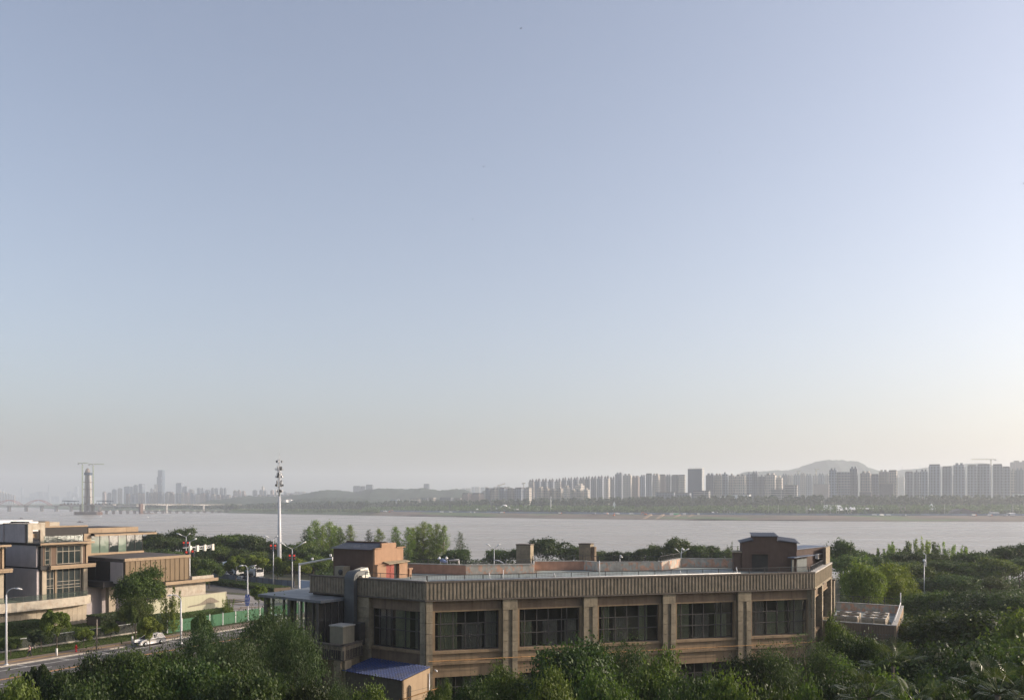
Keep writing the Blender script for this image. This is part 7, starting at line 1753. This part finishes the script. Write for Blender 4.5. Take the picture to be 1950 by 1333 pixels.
# --- trees in front of the grey hoarding
for i, (px, py, Y, w, lb) in enumerate([(449, 1056, 238, 40, 'first round yellow-green tree left of the mixer drum'), (487, 1053, 240, 46, 'second round yellow-green tree, over the silver car'), (529, 1060, 236, 34, 'third round tree, slightly browner, between the lamps'), (561, 1060, 234, 52, 'fourth and widest round yellow-green tree by the double lamp')]):
    plant('street', px, py, Y, w * 1.15, lb, 'round trees along the grey hoarding', z0=0)
# --- sidewalk trees
plant('street', 108, 1154, ground(108, 1250)[1], 52, 'yellow-green street tree with a whitewashed trunk foot, nearest the walker', wash=True)
plant('street', 159, 1194, ground(150, 1232)[1], 38, 'low round street tree behind the red hydrant')
plant('street', 211, 1184, ground(211, 1220)[1], 36, 'small round tree on the verge right of the bare staked trunk')
plant('street', 20, 1212, ground(24, 1250)[1], 44, 'small staked tree on the verge at the left edge', leafm=LF_mid)
plant('street', 78, 1196, ground(85, 1242)[1], 50, 'loose staked tree between the gate pier and the yellow street tree', leafm=LF_feath)
plant('street', 493, 1114, ground(493, 1166)[1], 40, 'umbrella-shaped yellow-green tree at the plaza edge', seed=3)
plant('bigmid', 272, 1083, 150, 96, 'large green tree standing before the bronze ribbed block')
plant('bigmid', 258, 1140, 142, 66, 'middle green tree under the large one by the bronze block')
plant('street', 252, 1148, ground(253, 1226)[1], 26, 'narrow young tree with a whitewashed trunk by the white car', leafm=LF_mid, wash=True)
plant('street', 285, 1172, 132, 44, 'rounded tree leaning over the white car')
plant('shoot', 322, 1112, 145, 36, 'light airy sapling in front of the billboard wall', name='sapling', leafm=LF_yel, cat='tree')
plant('shoot', 434, 1136, 165, 22, 'narrow conical shrub tree before the right end of the billboard wall', name='sapling', leafm=LF_yel)
plant('street', 384, 1165, 128, 40, 'low tree in front of the green hoarding', leafm=LF_mid)
# bare staked trunk
x, y = ground(184, 1240); t = thing('staked_trunk', 'bare staked young trunk without leaves beside the hydrant', 'tree', (x, y, 0.1))
MB().tube([(0, 0, 0), (0.05, 0, 4.6)], [0.11, 0.08], 8).local('trunk', M_barkpale, t)
for a in (0, 2.1, 4.2): MB().tube([(math.cos(a) * 1.0, math.sin(a) * 1.0, 0), (0, 0, 1.7)], 0.035, 5).local('stake', M_barkpale, t)
for (px, py, lb) in ((24, 1253, 0), (85, 1243, 0), (211, 1221, 0)):
    pass
# dark slim tree standing in the avenue view
t = plant('street', 67, 1252, 76, 66, 'dark slim umbrella-topped tree standing before the avenue', leafm=LF_dark)
# --- near trees, bottom left
near = [(20, 1298, 62, 110, 'bigmid', 'loose green tree crown cut by the bottom left corner'),
 (128, 1262, 72, 90, 'big', 'dark tree crown at the road edge, leftmost of the bottom-left thicket'), (188, 1240, 74, 84, 'big', 'pointed dark tree crown rising over the road marking'),
 (248, 1232, 76, 84, 'big', 'dark tree crown just below the white car'), (160, 1290, 58, 130, 'big', 'wide dark crown in the front of the bottom-left thicket'),
 (262, 1268, 62, 120, 'bigmid', 'broad green crown at the bottom below the white car'), (322, 1232, 74, 90, 'big', 'dark crown under the short gooseneck lamp'),
 (385, 1190, 84, 110, 'fine', 'airy fine-leaved tree in front of the green hoarding'), (352, 1252, 64, 130, 'big', 'dark rounded crown at bottom, left of centre-left thicket'),
 (440, 1212, 74, 120, 'fine', 'airy dark tree below the blue lamp signs'), (505, 1158, 86, 120, 'fine', 'tall fine-leaved tree overlapping the glass pavilion posts'),
 (560, 1180, 80, 110, 'fine', 'fine-leaved tree reaching across the glass pavilion'), (470, 1262, 60, 150, 'big', 'very dark crown at the bottom, below the glass pavilion'),
 (585, 1290, 62, 90, 'big', 'dark crown at bottom, left of the blue roof'), (705, 1312, 62, 70, 'bigmid', 'small green crown at the bottom edge under the blue roof'),
 (640, 1296, 66, 70, 'fine', 'shadowy shrub crown before the shed wall'), (835, 1306, 76, 40, 'bigmid', 'small light green bush against the corner pillar')]
for (px, py, Y, w, k, lb) in near: plant(k, px, py, Y, w * (1.3 if k != 'fine' else 1.0), lb)
mid = [(960, 1282, 74, 90, 'bigmid', 'green crown before the lower windows of the second bay'), (1092, 1222, 70, 150, 'big', 'glossy dark tree rising to the windows of the third bay'),
 (1050, 1290, 58, 110, 'bigmid', 'light green crown at the bottom under the glossy dark tree'), (1190, 1230, 74, 110, 'fine', 'fine-leaved tree before the third pillar of the hall'),
 (1258, 1262, 66, 110, 'bigmid', 'mid-green crown before the fourth bay of the hall'), (1160, 1300, 54, 130, 'bigmid', 'bright green low crown at the bottom centre'),
 (1335, 1275, 64, 110, 'big', 'dark crown before the lower fourth window'), (1420, 1250, 72, 110, 'big', 'dark crown under the fourth pillar of the hall'),
 (1480, 1240, 72, 110, 'fine', 'fine dark crown before the last bay of the hall'), (1390, 1302, 52, 120, 'bigmid', 'green crown at the bottom edge below the fourth pillar'),
 (1290, 1312, 52, 110, 'big', 'dark low crown at the bottom below the fourth bay'), (1470, 1298, 54, 130, 'big', 'dark wide crown at the bottom below the last bay'), (900, 1300, 66, 90, 'big', 'dark low crown at the bottom below the first bay')]
for (px, py, Y, w, k, lb) in mid: plant(k, px, py - 6, Y, w * 1.2, lb)
right = [(1600, 1186, 88, 70, 'bigmid', 'green crown at the inner corner of hall and low wing'), (1640, 1205, 82, 100, 'big', 'dark crown under the condenser roof'), (1565, 1230, 76, 90, 'fine', 'fine-leaved crown at the right corner of the hall'),
 (1600, 1026, 230, 60, 'far', 'dark branching tree beside the right roof house, against the river'), (1640, 1040, 235, 52, 'far', 'dark riverside tree, second right of the roof house'),
 (1644, 1076, 150, 70, 'bigmid', 'sunlit yellow-green tree behind the condenser roof, left one'), (1698, 1077, 156, 72, 'bigmid', 'sunlit yellow-green tree behind the condenser roof, right one'), (1672, 1110, 185, 90, 'bigmid', 'green tree between the sunlit pair and the wing parapet'),
 (1735, 1046, 240, 60, 'far', 'dark tree left of the slim lamp post'), (1780, 1052, 240, 60, 'far', 'dark tree right of the slim lamp post'), (1830, 1054, 240, 64, 'farmid', 'green riverside tree right of the bamboo row'),
 (1880, 1044, 235, 66, 'far', 'dark riverside tree near the right edge'), (1915, 1034, 235, 60, 'far', 'tall dark riverside tree at the right edge'), (1948, 1034, 235, 56, 'far', 'riverside tree cut by the right edge of the photo'),
 (1700, 1050, 245, 50, 'farmid', 'green riverside tree under the bamboo tips'), (1860, 1066, 215, 70, 'farmid', 'lighter tree before the riverside row, right part'),
 (1770, 1095, 195, 70, 'far', 'dark tree hiding the lamp post foot'), (1820, 1090, 190, 80, 'far', 'dark tree right of the lamp post foot'), (1730, 1120, 170, 70, 'farmid', 'green tree beside the wing handrail'), (1885, 1098, 200, 60, 'farmid', 'light tree before the glints of water'),
 (1780, 1128, 150, 110, 'bigmid', 'wide tree right of the low wing'), (1850, 1122, 140, 120, 'big', 'second wide tree right of the low wing'), (1925, 1128, 135, 110, 'big', 'dark tree by the right edge, middle height'),
 (1740, 1180, 110, 90, 'big', 'dark tree right below the wing corner'), (1795, 1170, 104, 170, 'bigmid', 'large airy tree in the right-hand thicket'), (1885, 1152, 98, 230, 'big', 'large dark tree in the right-hand thicket'),
 (1960, 1172, 84, 150, 'bigmid', 'dark tree mass cut by the right edge'), (1700, 1240, 80, 110, 'bigmid', 'green crown under the low wing wall'), (1810, 1226, 76, 200, 'big', 'big dark crown in the lower right thicket'),
 (1925, 1216, 66, 240, 'big', 'biggest dark crown in the lower right corner'), (1590, 1275, 64, 120, 'big', 'dark crown below the hall corner, at the bottom'), (1690, 1296, 54, 130, 'bigmid', 'green crown hiding the foot of the upper fan palm'), (1530, 1310, 52, 110, 'bigmid', 'green low crown at bottom, left of the palms'),
 (1790, 1286, 58, 150, 'big', 'dark crown at the bottom between the palms')]
for (px, py, Y, w, k, lb) in right: plant(k, px, py, Y, w * 1.1, lb, leafm=LF_yel if 'sunlit' in lb else None)  # sunlit pair gets yellower leaves: the sunlight is put into their colour
for i, (px, py, Y, w) in enumerate([(1620, 1050, 215, 70), (1668, 1058, 220, 60), (1715, 1062, 225, 70), (1752, 1070, 205, 70), (1805, 1062, 225, 70), (1855, 1050, 228, 70), (1900, 1062, 215, 70), (1942, 1056, 220, 70)]):
    plant('farmid' if i % 3 == 0 else 'far', px, py, Y, w * 1.25, f'green tree of the belt below the bamboo tips, {ORD[i]} from the left', 'tree belt below the bamboo tips')
for i, (px, py) in enumerate([(1672, 1040), (1698, 1028), (1716, 1034), (1732, 1025), (1751, 1022), (1765, 1020), (1783, 1027), (1806, 1028), (1820, 1036), (1840, 1036), (1688, 1042)]):
    plant('shoot', px, py, 250, 34, f'leafy bamboo clump with pointed tips against the river, {ORD[i]} from the left', 'bamboo clumps against the river', name='bamboo_clump', cat='bamboo', leafm=LF_pale if i % 3 else None)
# half-bare dark tree before the right end of the hall
x = at(1545, 74); t = thing('bare_tree', 'thin dark half-bare tree before the right end of the hall', 'tree', (x, 74, 0)); r = random.Random(8); b = MB(); P_ = []
stack = [(Vector((-0.4, 0, 0)), Vector((0.05, 0, 1)), 3.6, 0.22, 0)]
while stack:
    p, d, L_, rd, lv = stack.pop(); m1 = p + d * L_ * 0.5 + Vector((r.uniform(-.15, .15), r.uniform(-.15, .15), 0)); e = p + d * L_
    b.tube([p, m1, e], [rd, rd * 0.85, rd * 0.6], 6 if lv < 2 else 4)
    if lv < 5:
        for q in range(2 if lv else 3):
            nd = (d + Vector((r.uniform(-0.9, 0.9), r.uniform(-0.7, 0.7), r.uniform(-0.1, 0.55)))).normalized(); stack.append((e, nd, L_ * r.uniform(0.55, 0.8), rd * 0.58, lv + 1))
    if lv >= 3: P_ += [e, m1]
b.local('trunk', M_bark, t)
rg = np.random.default_rng(5); P_ = np.array([list(p) for p in P_]); sel = P_[(P_[:, 0] > 0.2) | (rg.random(len(P_)) < 0.15)]; sel = np.repeat(sel, 22, 0) + rg.normal(size=(len(sel) * 22, 3)) * 0.28
o = bpy.data.objects.new('crown', qmesh('crown', [leafquads(sel, np.tile([0, 0, 1.0], (len(sel), 1)), rg.uniform(0.12, 0.24, len(sel)), rg)], LF_mid)); COL.objects.link(o); o.parent = t
# palms
def palm(px, pyc, Y, label, R0=1.7, nf=15, seed=1, fan=True):
    zc = zat(pyc, Y); t = thing('fan_palm', label, 'palm', (at(px, Y), Y, 0)); r = random.Random(seed)
    MB().tube([(0, 0, 0), (0.05, 0, zc * 0.5), (0, 0, zc)], [0.16, 0.13, 0.12], 8).local('trunk', M_bark, t)
    for k in range(nf):
        a = 2 * math.pi * k / nf + r.uniform(-0.2, 0.2); el = r.uniform(-0.25, 1.1); L_ = R0 * r.uniform(0.7, 1.0)
        d = Vector((math.cos(a) * math.cos(el), math.sin(a) * math.cos(el), math.sin(el))); hub = Vector((0, 0, zc)) + d * L_
        b = MB(); b.tube([(0, 0, zc), tuple(hub)], [0.03, 0.015], 4)
        sd_ = d.cross(Vector((0, 0, 1))).normalized(); up = sd_.cross(d).normalized()
        nb = 20
        for q in range(nb):
            th = (q / (nb - 1) - 0.5) * 3.9; bl = (d * math.cos(th) + sd_ * math.sin(th)).normalized(); ln = R0 * 0.62 * (1 - 0.22 * abs(th) / 2)
            w = up.cross(bl).normalized() * 0.028; m1 = hub + bl * ln * 0.6 + up * 0.05; e = hub + bl * ln + Vector((0, 0, -0.28 * ln)) * (0.6 + r.random() * 0.6)
            b.add([hub, m1 - w, e, m1 + w, hub + bl * ln * 0.25 + up * 0.03], [(0, 1, 4), (0, 4, 3), (1, 2, 3, 4)])
        b.local('frond', LF_palm, t)
palm(1700, 1268, 62, 'fan palm before the low wing, upper one of the right-hand palms', 1.7, 16, 2)
palm(1655, 1328, 50, 'fan palm with arched glinting blades at the bottom, right of centre', 1.5, 14, 3)
palm(1745, 1345, 46, 'fan palm at the very bottom between two dark crowns', 1.4, 14, 6)
palm(1900, 1322, 40, 'spiky fan palm cut by the bottom right corner', 1.5, 15, 4)
palm(1945, 1330, 42, 'rightmost fan palm with upright yellowish blades', 1.5, 15, 5)
# hedges and undergrowth
def hedge(name, fr, t0, t1, s0, s1, z1, n, label, seed, m=LF_hedge, size=0.22):
    r = np.random.default_rng(seed); t = r.uniform(t0, t1, n); s = r.uniform(s0, s1, n); z = z1 * (1 - r.random(n) ** 3 * 1.0)
    edge = r.random(n) < 0.45; s = np.where(edge, np.where(r.random(n) < 0.8, s1, s0) + r.normal(size=n) * 0.06, s); z = np.where(edge, r.uniform(0.05, z1, n), z1 + r.normal(size=n) * 0.05)
    P = np.stack([fr.o.x + fr.u.x * t + fr.n.x * s, fr.o.y + fr.u.y * t + fr.n.y * s, z], 1)
    root = thing(name, label, 'hedge', (0, 0, 0))
    o = bpy.data.objects.new('foliage', qmesh('foliage', [leafquads(P, np.tile([fr.n.x, fr.n.y, 1.0], (n, 1)), size * r.uniform(0.6, 1.3, n), r)], m)); COL.objects.link(o); o.parent = root; o['kind'] = 'stuff'
    MB(fr).box(t0 + 0.1, t1 - 0.1, s0 + 0.12, s1 - 0.12, 0, z1 - 0.1).build('branch_core', M_bark, root)
hg = Frame(ground(356, 1107), ground(520, 1127)); hedge('clipped_hedge', hg, -5, hg.len + 1, -4.5, 0.4, 1.1, 26000, 'broad clipped green hedge along the far side of the plaza', 41)
hedge('clipped_hedge', ROAD, 35, 56.5, -20.8, -18.6, 0.9, 12000, 'narrow bright hedge at the foot of the billboard wall', 42)
hedge('shrub_row', ROAD, 9, 21, -27.5, -24.5, 2.1, 12000, 'dark shrubs against the retaining wall on the lawn', 43, LF_dark, 0.3)
hedge('shrub_row', ROAD, 30, 44, -26.5, -22.5, 1.8, 16000, 'dark shrub bed in shade beside the recessed ground floor', 44, LF_dark, 0.3)
hedge('shrub_row', ROAD, 27, 37, -14.5, -11.5, 2.2, 14000, 'dark bushes under the large tree behind the fence', 45, LF_dark, 0.3)
def scatter(name, n, px0, px1, Y0, Y1, zf, size, m, seed, jit=1.0):
    r = np.random.default_rng(seed); Y = r.uniform(Y0, Y1, n); X = (r.uniform(px0, px1, n) - HX) / F * Y; Z = zf(r, n, X, Y)
    P = np.stack([X, Y, Z], 1); o = bpy.data.objects.new(name, qmesh(name, [leafquads(P, np.tile([0, -0.3, 1.0], (n, 1)), size * r.uniform(0.6, 1.4, n), r, jit)], m)); COL.objects.link(o); tag(o, kind='stuff'); return o
bump_ = lambda r, n, X, Y: (0.3 + 1.3 * (0.5 + 0.5 * np.sin(X * 0.9 + Y * 0.4) * np.sin(Y * 0.7 - X * 0.3))) * r.random(n) ** 0.5
scatter('undergrowth', 60000, 60, 560, 48, 80, bump_, 0.32, LF_dark, 51)
scatter('undergrowth', 60000, 640, 1560, 50, 86, bump_, 0.32, LF_dark, 52)
scatter('undergrowth', 90000, 1500, 2000, 38, 130, bump_, 0.36, LF_dark, 53)
scatter('undergrowth', 60000, 1600, 2050, 130, 250, lambda r, n, X, Y: r.random(n) ** 2 * 2.0, 0.5, LF_dark, 54)
scatter('undergrowth', 40000, 240, 620, 270, 330, lambda r, n, X, Y: r.random(n) * 3.0, 0.6, LF_dark, 55)
scatter('undergrowth', 50000, 600, 1420, 230, 300, lambda r, n, X, Y: r.random(n) * 3.0, 0.6, LF_dark, 56)
def grass_on(name, t0, t1, s0, s1, n, seed, m, size=0.16):
    r = np.random.default_rng(seed); t = r.uniform(t0, t1, n); s = r.uniform(s0, s1, n); fr = ROAD
    P = np.stack([fr.o.x + fr.u.x * t + fr.n.x * s, fr.o.y + fr.u.y * t + fr.n.y * s, 0.12 + r.random(n) * 0.06], 1)
    o = bpy.data.objects.new(name, qmesh(name, [leafquads(P, r.normal(size=(n, 3)) * np.array([1, 1, 0.2]), size * r.uniform(0.5, 1.3, n), r, 0.2, 0.4)], m)); COL.objects.link(o); tag(o, kind='stuff')
M_grassleaf = leafmat('leaf_grass', (0.055, 0.085, 0.018), (0.11, 0.135, 0.035), 0.3, 0.0)
grass_on('grass', -20, 31, -10.2, -4.1, 26000, 61, M_grassleaf); grass_on('grass', -12, 34, -29, -10.9, 40000, 62, M_grassleaf, 0.2)
grass_on('grass', 34, 58, -18.4, -6.1, 16000, 63, M_grassleaf, 0.2)
# ================================================================ VEHICLES, WALKER, SMALL PIECES
M_carw = mat('car_white', (0.58, 0.58, 0.57), 0.25, 0.04, 1, 0.05, bump=0, spec=0.6)
M_cars = mat('car_silver', (0.42, 0.45, 0.50), 0.3, 0.04, 1, 0.05, bump=0, spec=0.6, metal=0.4)
M_tyre = mat('tyre', (0.02, 0.02, 0.02), 0.9, 0.1, 5, 0, bump=0)
M_rim = mat('wheel_rim', (0.45, 0.45, 0.46), 0.35, 0.05, 5, 0, bump=0, metal=0.7)
M_carglass = glass('car_glass', (0.02, 0.022, 0.025), 0.1, 0.03)
M_tail = mat('tail_light', (0.45, 0.03, 0.02), 0.3, 0.05, 3, 0, bump=0)
def car(name, label, loc, rz, paint, suv=True, L_=4.6, W_=1.85, H_=1.68):
    """x forward; body is a lofted side profile with tumblehome"""
    t = thing(name, label, 'car', loc, rz); hw = W_ / 2; x0, x1 = -L_ / 2, L_ / 2
    top = [(x0, 0.62), (x0 + 0.05, 0.95), (x0 + 0.25, 1.06), (x0 + 1.3, 1.08), (x1 - 1.25, 1.02), (x1 - 0.35, 0.90), (x1 - 0.03, 0.70), (x1, 0.45)]
    b = MB(); vs = []
    prof = [(x0 + 0.05, 0.28)] + top + [(x1 - 0.1, 0.25)]
    n = len(prof)
    for (k, ins) in ((-1, 0.10), (-1, 0.0), (1, 0.0), (1, 0.10)):
        for (x, z) in prof: vs.append((x * (1 - ins * 0.05), k * (hw - ins), z if ins == 0 else z + 0.0))
    # sides: shoulder line lower/wider, edge of bonnet narrower
    vs = []
    for (yy, dz) in ((-hw + 0.12, 0.05), (-hw, -0.08), (hw, -0.08), (hw - 0.12, 0.05)):
        for i, (x, z) in enumerate(prof): vs.append((x, yy, z + (dz if 0 < i < n - 1 else 0)))
    fs = []
    for c in range(3):
        for i in range(n - 1): fs.append((c * n + i, c * n + i + 1, (c + 1) * n + i + 1, (c + 1) * n + i))
    fs.append(tuple(range(n))); fs.append(tuple(range(3 * n, 4 * n)))
    b.add(vs, [f for f in fs if True], True); b.local('body', paint, t)
    # greenhouse
    r0 = x0 + (0.15 if suv else 0.75); gp = [(r0, 1.06), (r0 + 0.35, H_ - 0.06), (r0 + 1.3, H_), (r0 + 2.0, H_ - 0.02), (x1 - 1.15, 1.03)]
    b = MB(); m_ = len(gp); vs = [(x, -hw + 0.12 + (z - 1.03) * 0.28, z) for x, z in gp] + [(x, hw - 0.12 - (z - 1.03) * 0.28, z) for x, z in gp]
    b.add(vs, [tuple(range(m_)), tuple(range(m_, 2 * m_))] + [(i, i + 1, m_ + i + 1, m_ + i) for i in range(m_ - 1)]); b.local('cabin_glass', M_carglass, t)
    b = MB(); rp = gp[1:4]; b.add([(x, -hw + 0.20 + (z - 1.03) * 0.24, z + 0.012) for x, z in rp] + [(x, hw - 0.20 - (z - 1.03) * 0.24, z + 0.012) for x, z in rp], [(0, 1, 4, 3), (1, 2, 5, 4)])
    b.box(rp[0][0], rp[2][0], -hw + 0.23, hw - 0.23, H_ - 0.09, H_ - 0.03); b.local('roof', paint, t)
    for sy in (-1, 1):
        for (xa, xb) in ((gp[0], gp[1]), (gp[3], gp[4])):
            MB().tube([(xa[0], sy * (hw - 0.11 - (xa[1] - 1.03) * 0.28), xa[1]), (xb[0], sy * (hw - 0.11 - (xb[1] - 1.03) * 0.28), xb[1])], 0.045, 5).local('window_pillar', paint, t)
        MB().box(r0 + 1.35, r0 + 1.43, sy * (hw - 0.2) - 0.05, sy * (hw - 0.2) + 0.06, 1.05, H_ - 0.05).local('window_pillar', paint, t)
        MB().box(x1 - 1.5, x1 - 1.3, sy * (hw + 0.02), sy * (hw + 0.16), 1.0, 1.14).local('mirror', paint, t)
        for wx in (x0 + 0.85, x1 - 0.9):
            MB().tube([(wx, sy * (hw - 0.2), 0.34), (wx, sy * (hw + 0.01), 0.34)], 0.34, 18).local('wheel', M_tyre, t); MB().tube([(wx, sy * (hw + 0.012), 0.34), (wx, sy * (hw + 0.03), 0.34)], 0.22, 12).local('rim', M_rim, t)
        MB().box(x1 - 0.12, x1 + 0.0, sy * (hw - 0.35) - 0.18, sy * (hw - 0.35) + 0.18, 0.62, 0.76).local('headlight', M_rim, t)
        MB().box(x0 - 0.02, x0 + 0.1, sy * (hw - 0.25) - 0.14, sy * (hw - 0.25) + 0.14, 0.82, 1.0).local('tail_light', M_tail, t)
    MB().box(x1 - 0.02, x1 + 0.03, -0.55, 0.55, 0.4, 0.6).local('grille', M_tyre, t)
    return t
ang = math.atan2(UD.y, UD.x)
x, y = ground(299, 1229); pc_ = Vector((x, y)); pos = ROAD.w(((pc_ - O_ROAD).dot(UD)), 1.25, 0.02)
car('white_suv', 'white car parked at the kerb, half hidden by a tree, left of the short lamp', pos, ang + math.pi, M_carw)
x, y = ground(492, 1186); pos = ROAD.w((Vector((x, y)) - O_ROAD).dot(UD), 1.4, 0.02)
car('white_car', 'white car dappled by leaves at the green hoarding, below the blue signs', pos, ang + math.pi, M_carw, True, 4.5)
rang = math.atan2(GH.u.y, GH.u.x)
for (px, Y, lb, paint) in ((462, 244, 'pale car behind the grey hoarding, under the first round tree', M_carw), (497, 240, 'silver car behind the grey hoarding, under the second round tree', M_cars), (425, 262, 'white car just left of the mixer truck wheels', M_carw), (597, 230, 'white car behind the fourth round tree', M_carw)):
    car('parked_car', lb, (at(px, Y), Y, 0.0), rang, paint, False, 4.4)
# mixer trucks
M_mix = mat('mixer_drum', (0.55, 0.58, 0.60), 0.5, 0.1, 1, 0.3, 0.3, 0.0)
def mixer(px, Y, label, rz):
    t = thing('mixer_truck', label, 'mixer truck', (at(px, Y), Y, 0), rz)
    MB().box(-4.3, 3.4, -1.0, 1.0, 0.75, 1.1).local('chassis', M_tyre, t)
    MB().box(3.0, 4.7, -1.2, 1.2, 0.7, 3.0).local('cab', M_carw, t); MB().box(4.6, 4.74, -1.05, 1.05, 1.9, 2.8).local('windscreen', M_carglass, t)
    pr = [(-4.0, 0.5), (-3.7, 0.85), (-2.0, 1.35), (0.3, 1.4), (1.8, 1.0), (2.4, 0.5)]; n = 18; vs, fs = [], []
    for (xx, rr_) in pr:
        cz = 2.55 + (-xx) * 0.17
        for k in range(n): a = 2 * math.pi * k / n; vs.append((xx, rr_ * math.cos(a), cz + rr_ * math.sin(a)))
    for j in range(len(pr) - 1):
        for k in range(n): k2 = (k + 1) % n; fs.append((j * n + k, j * n + k2, (j + 1) * n + k2, (j + 1) * n + k))
    fs += [tuple(range(n)), tuple(range((len(pr) - 1) * n, len(pr) * n))]
    MB().add(vs, fs, True).local('drum', M_mix, t)
    MB().tube([(-1.9, 0, 2.87), (-0.9, 0, 2.7)], 1.44, 18, False).local('green_stripe', mat('stripe_green', (0.03, 0.22, 0.12), 0.5, 0.05, 1, 0, bump=0), t)
    MB().add([(-4.6, -0.6, 3.9), (-3.6, -0.6, 3.9), (-3.6, 0.6, 3.9), (-4.6, 0.6, 3.9), (-4.3, -0.3, 3.2), (-3.9, -0.3, 3.2), (-3.9, 0.3, 3.2), (-4.3, 0.3, 3.2)], [(0, 1, 5, 4), (1, 2, 6, 5), (2, 3, 7, 6), (3, 0, 4, 7)]).local('hopper', M_mix, t)
    MB().tube([(-4.2, 0, 3.1), (-4.9, 0, 1.8)], 0.2, 8).local('chute', M_tyre, t)
    for wx in (-3.2, -2.0, 3.6):
        for sy in (-1, 1): MB().tube([(wx, sy * 0.8, 0.5), (wx, sy * 1.2, 0.5)], 0.5, 14).local('wheel', M_tyre, t)
mixer(441, 266, 'white mixer truck with a green stripe on its drum, on the river road', rang)
mixer(478, 258, 'second mixer truck mostly hidden behind the round trees', rang)
# walker on the sidewalk
x, y = ground(56.5, 1252.5); w = thing('person', 'person in a pink top and dark trousers walking on the sidewalk', 'person', (x, y, 0.13), ang + math.pi)
def skin(name, verts, edges, radii, m, parent, lv=1):
    me = bpy.data.meshes.new(name); me.from_pydata(verts, edges, []); me.materials.append(m)
    o = bpy.data.objects.new(name, me); COL.objects.link(o); o.parent = parent
    sk = o.modifiers.new('skin', 'SKIN')
    for i, r_ in enumerate(radii): me.skin_vertices[0].data[i].radius = (r_, r_)
    me.skin_vertices[0].data[0].use_root = True
    sb = o.modifiers.new('sub', 'SUBSURF'); sb.levels = lv; sb.render_levels = lv; return o
M_skin = mat('skin', (0.42, 0.26, 0.19), 0.6, 0.05, 5, 0, bump=0); M_pink = mat('pink_top', (0.55, 0.32, 0.34), 0.9, 0.08, 5, 0.1, bump=0); M_trous = mat('dark_trousers', (0.03, 0.03, 0.04), 0.9, 0.1, 5, 0, bump=0); M_hair = mat('dark_hair', (0.015, 0.012, 0.01), 0.7, 0.1, 5, 0, bump=0)
V = [(0, 0, 0.95), (0, 0, 1.15), (0.02, 0, 1.38), (0.03, 0, 1.50), (0.05, 0, 1.60), (0.06, 0, 1.70),
     (0, -0.10, 0.90), (0.14, -0.10, 0.50), (0.30, -0.10, 0.10), (0.42, -0.10, 0.05), (0, 0.10, 0.90), (-0.08, 0.10, 0.50), (-0.32, 0.10, 0.16), (-0.24, 0.10, 0.05),
     (0.02, -0.19, 1.38), (-0.10, -0.24, 1.12), (0.02, -0.25, 0.90), (0.05, -0.25, 0.82), (0.02, 0.19, 1.38), (0.12, 0.24, 1.12), (0.30, 0.22, 0.98), (0.37, 0.22, 0.95)]
E_ = [(0, 1), (1, 2), (2, 3), (3, 4), (4, 5), (0, 6), (6, 7), (7, 8), (8, 9), (0, 10), (10, 11), (11, 12), (12, 13), (2, 14), (14, 15), (15, 16), (16, 17), (2, 18), (18, 19), (19, 20), (20, 21)]
Rr = [0.13, 0.12, 0.14, 0.055, 0.095, 0.085, 0.085, 0.06, 0.045, 0.035, 0.085, 0.06, 0.045, 0.035, 0.055, 0.04, 0.032, 0.03, 0.055, 0.04, 0.032, 0.03]
skin('body', V, E_, Rr, M_skin, w)
skin('trousers', [V[0], V[6], V[7], (0.29, -0.10, 0.13), V[10], V[11], (-0.31, 0.10, 0.18)], [(0, 1), (1, 2), (2, 3), (0, 4), (4, 5), (5, 6)], [0.145, 0.10, 0.078, 0.062, 0.10, 0.078, 0.062], M_trous, w)
skin('top', [(0, 0, 1.0), V[1], V[2], V[14], (-0.06, -0.225, 1.2), V[18], (0.09, 0.225, 1.2)], [(0, 1), (1, 2), (2, 3), (3, 4), (2, 5), (5, 6)], [0.15, 0.145, 0.16, 0.072, 0.06, 0.072, 0.06], M_pink, w)
MB().ball((0.03, 0, 1.70), 0.115, 1.0, 0.95, 0.95, 12, 8).local('hair', M_hair, w)
MB().ball((0.155, -0.04, 1.655), 0.013, 1, 1, 1, 6, 4).local('eye', M_hair, w); MB().ball((0.155, 0.04, 1.655), 0.013, 1, 1, 1, 6, 4).local('eye', M_hair, w); MB().tube([(0.15, 0, 1.66), (0.18, 0, 1.62)], [0.008, 0.016], 6).local('nose', M_skin, w)
MB().box(-0.26, -0.14, -0.13, 0.13, 1.05, 1.42).local('backpack', M_trous, w)
for s_, o_ in ((-1, V[17]), (1, V[21])):
    for q in range(4): MB().tube([(o_[0] + 0.01 * q - 0.02, o_[1], o_[2]), (o_[0] + 0.016 * q - 0.02, o_[1], o_[2] - 0.05), (o_[0] + 0.02 * q - 0.01, o_[1], o_[2] - 0.085 + 0.004 * q)], 0.008, 5).local('finger', M_skin, w)
    MB().tube([(o_[0] + 0.02, o_[1], o_[2] + 0.02), (o_[0] + 0.05, o_[1] - 0.01 * s_, o_[2] - 0.03)], 0.009, 5).local('thumb', M_skin, w)
# debris boards on the plaza
M_plank = mat('plank', (0.34, 0.26, 0.18), 0.9, 0.2, 2, 0.3, bump=0)
rq = random.Random(12)
for i, (px, py, lw) in enumerate(((455, 1142, 4.2), (452, 1147, 3), (462, 1152, 5), (476, 1157, 4), (455, 1160, 3.2), (590, 1128, 3), (596, 1130, 2.4), (430, 1150, 2.5))):
    x, y = ground(px, py); fr = Frame((x, y), (x + 1, y + rq.uniform(-0.4, 0.3)))
    t = thing('plank', f'thin board lying flat on the pale plaza paving, {ORD[i]} of eight', 'plank', (x, y, 0.1), 0, 'boards lying on the plaza')
    MB().box(-lw / 2, lw / 2, -0.2, 0.2, 0.0, 0.09).local('board', M_plank, t); t.rotation_euler = (0, 0, rq.uniform(-0.5, 0.3))
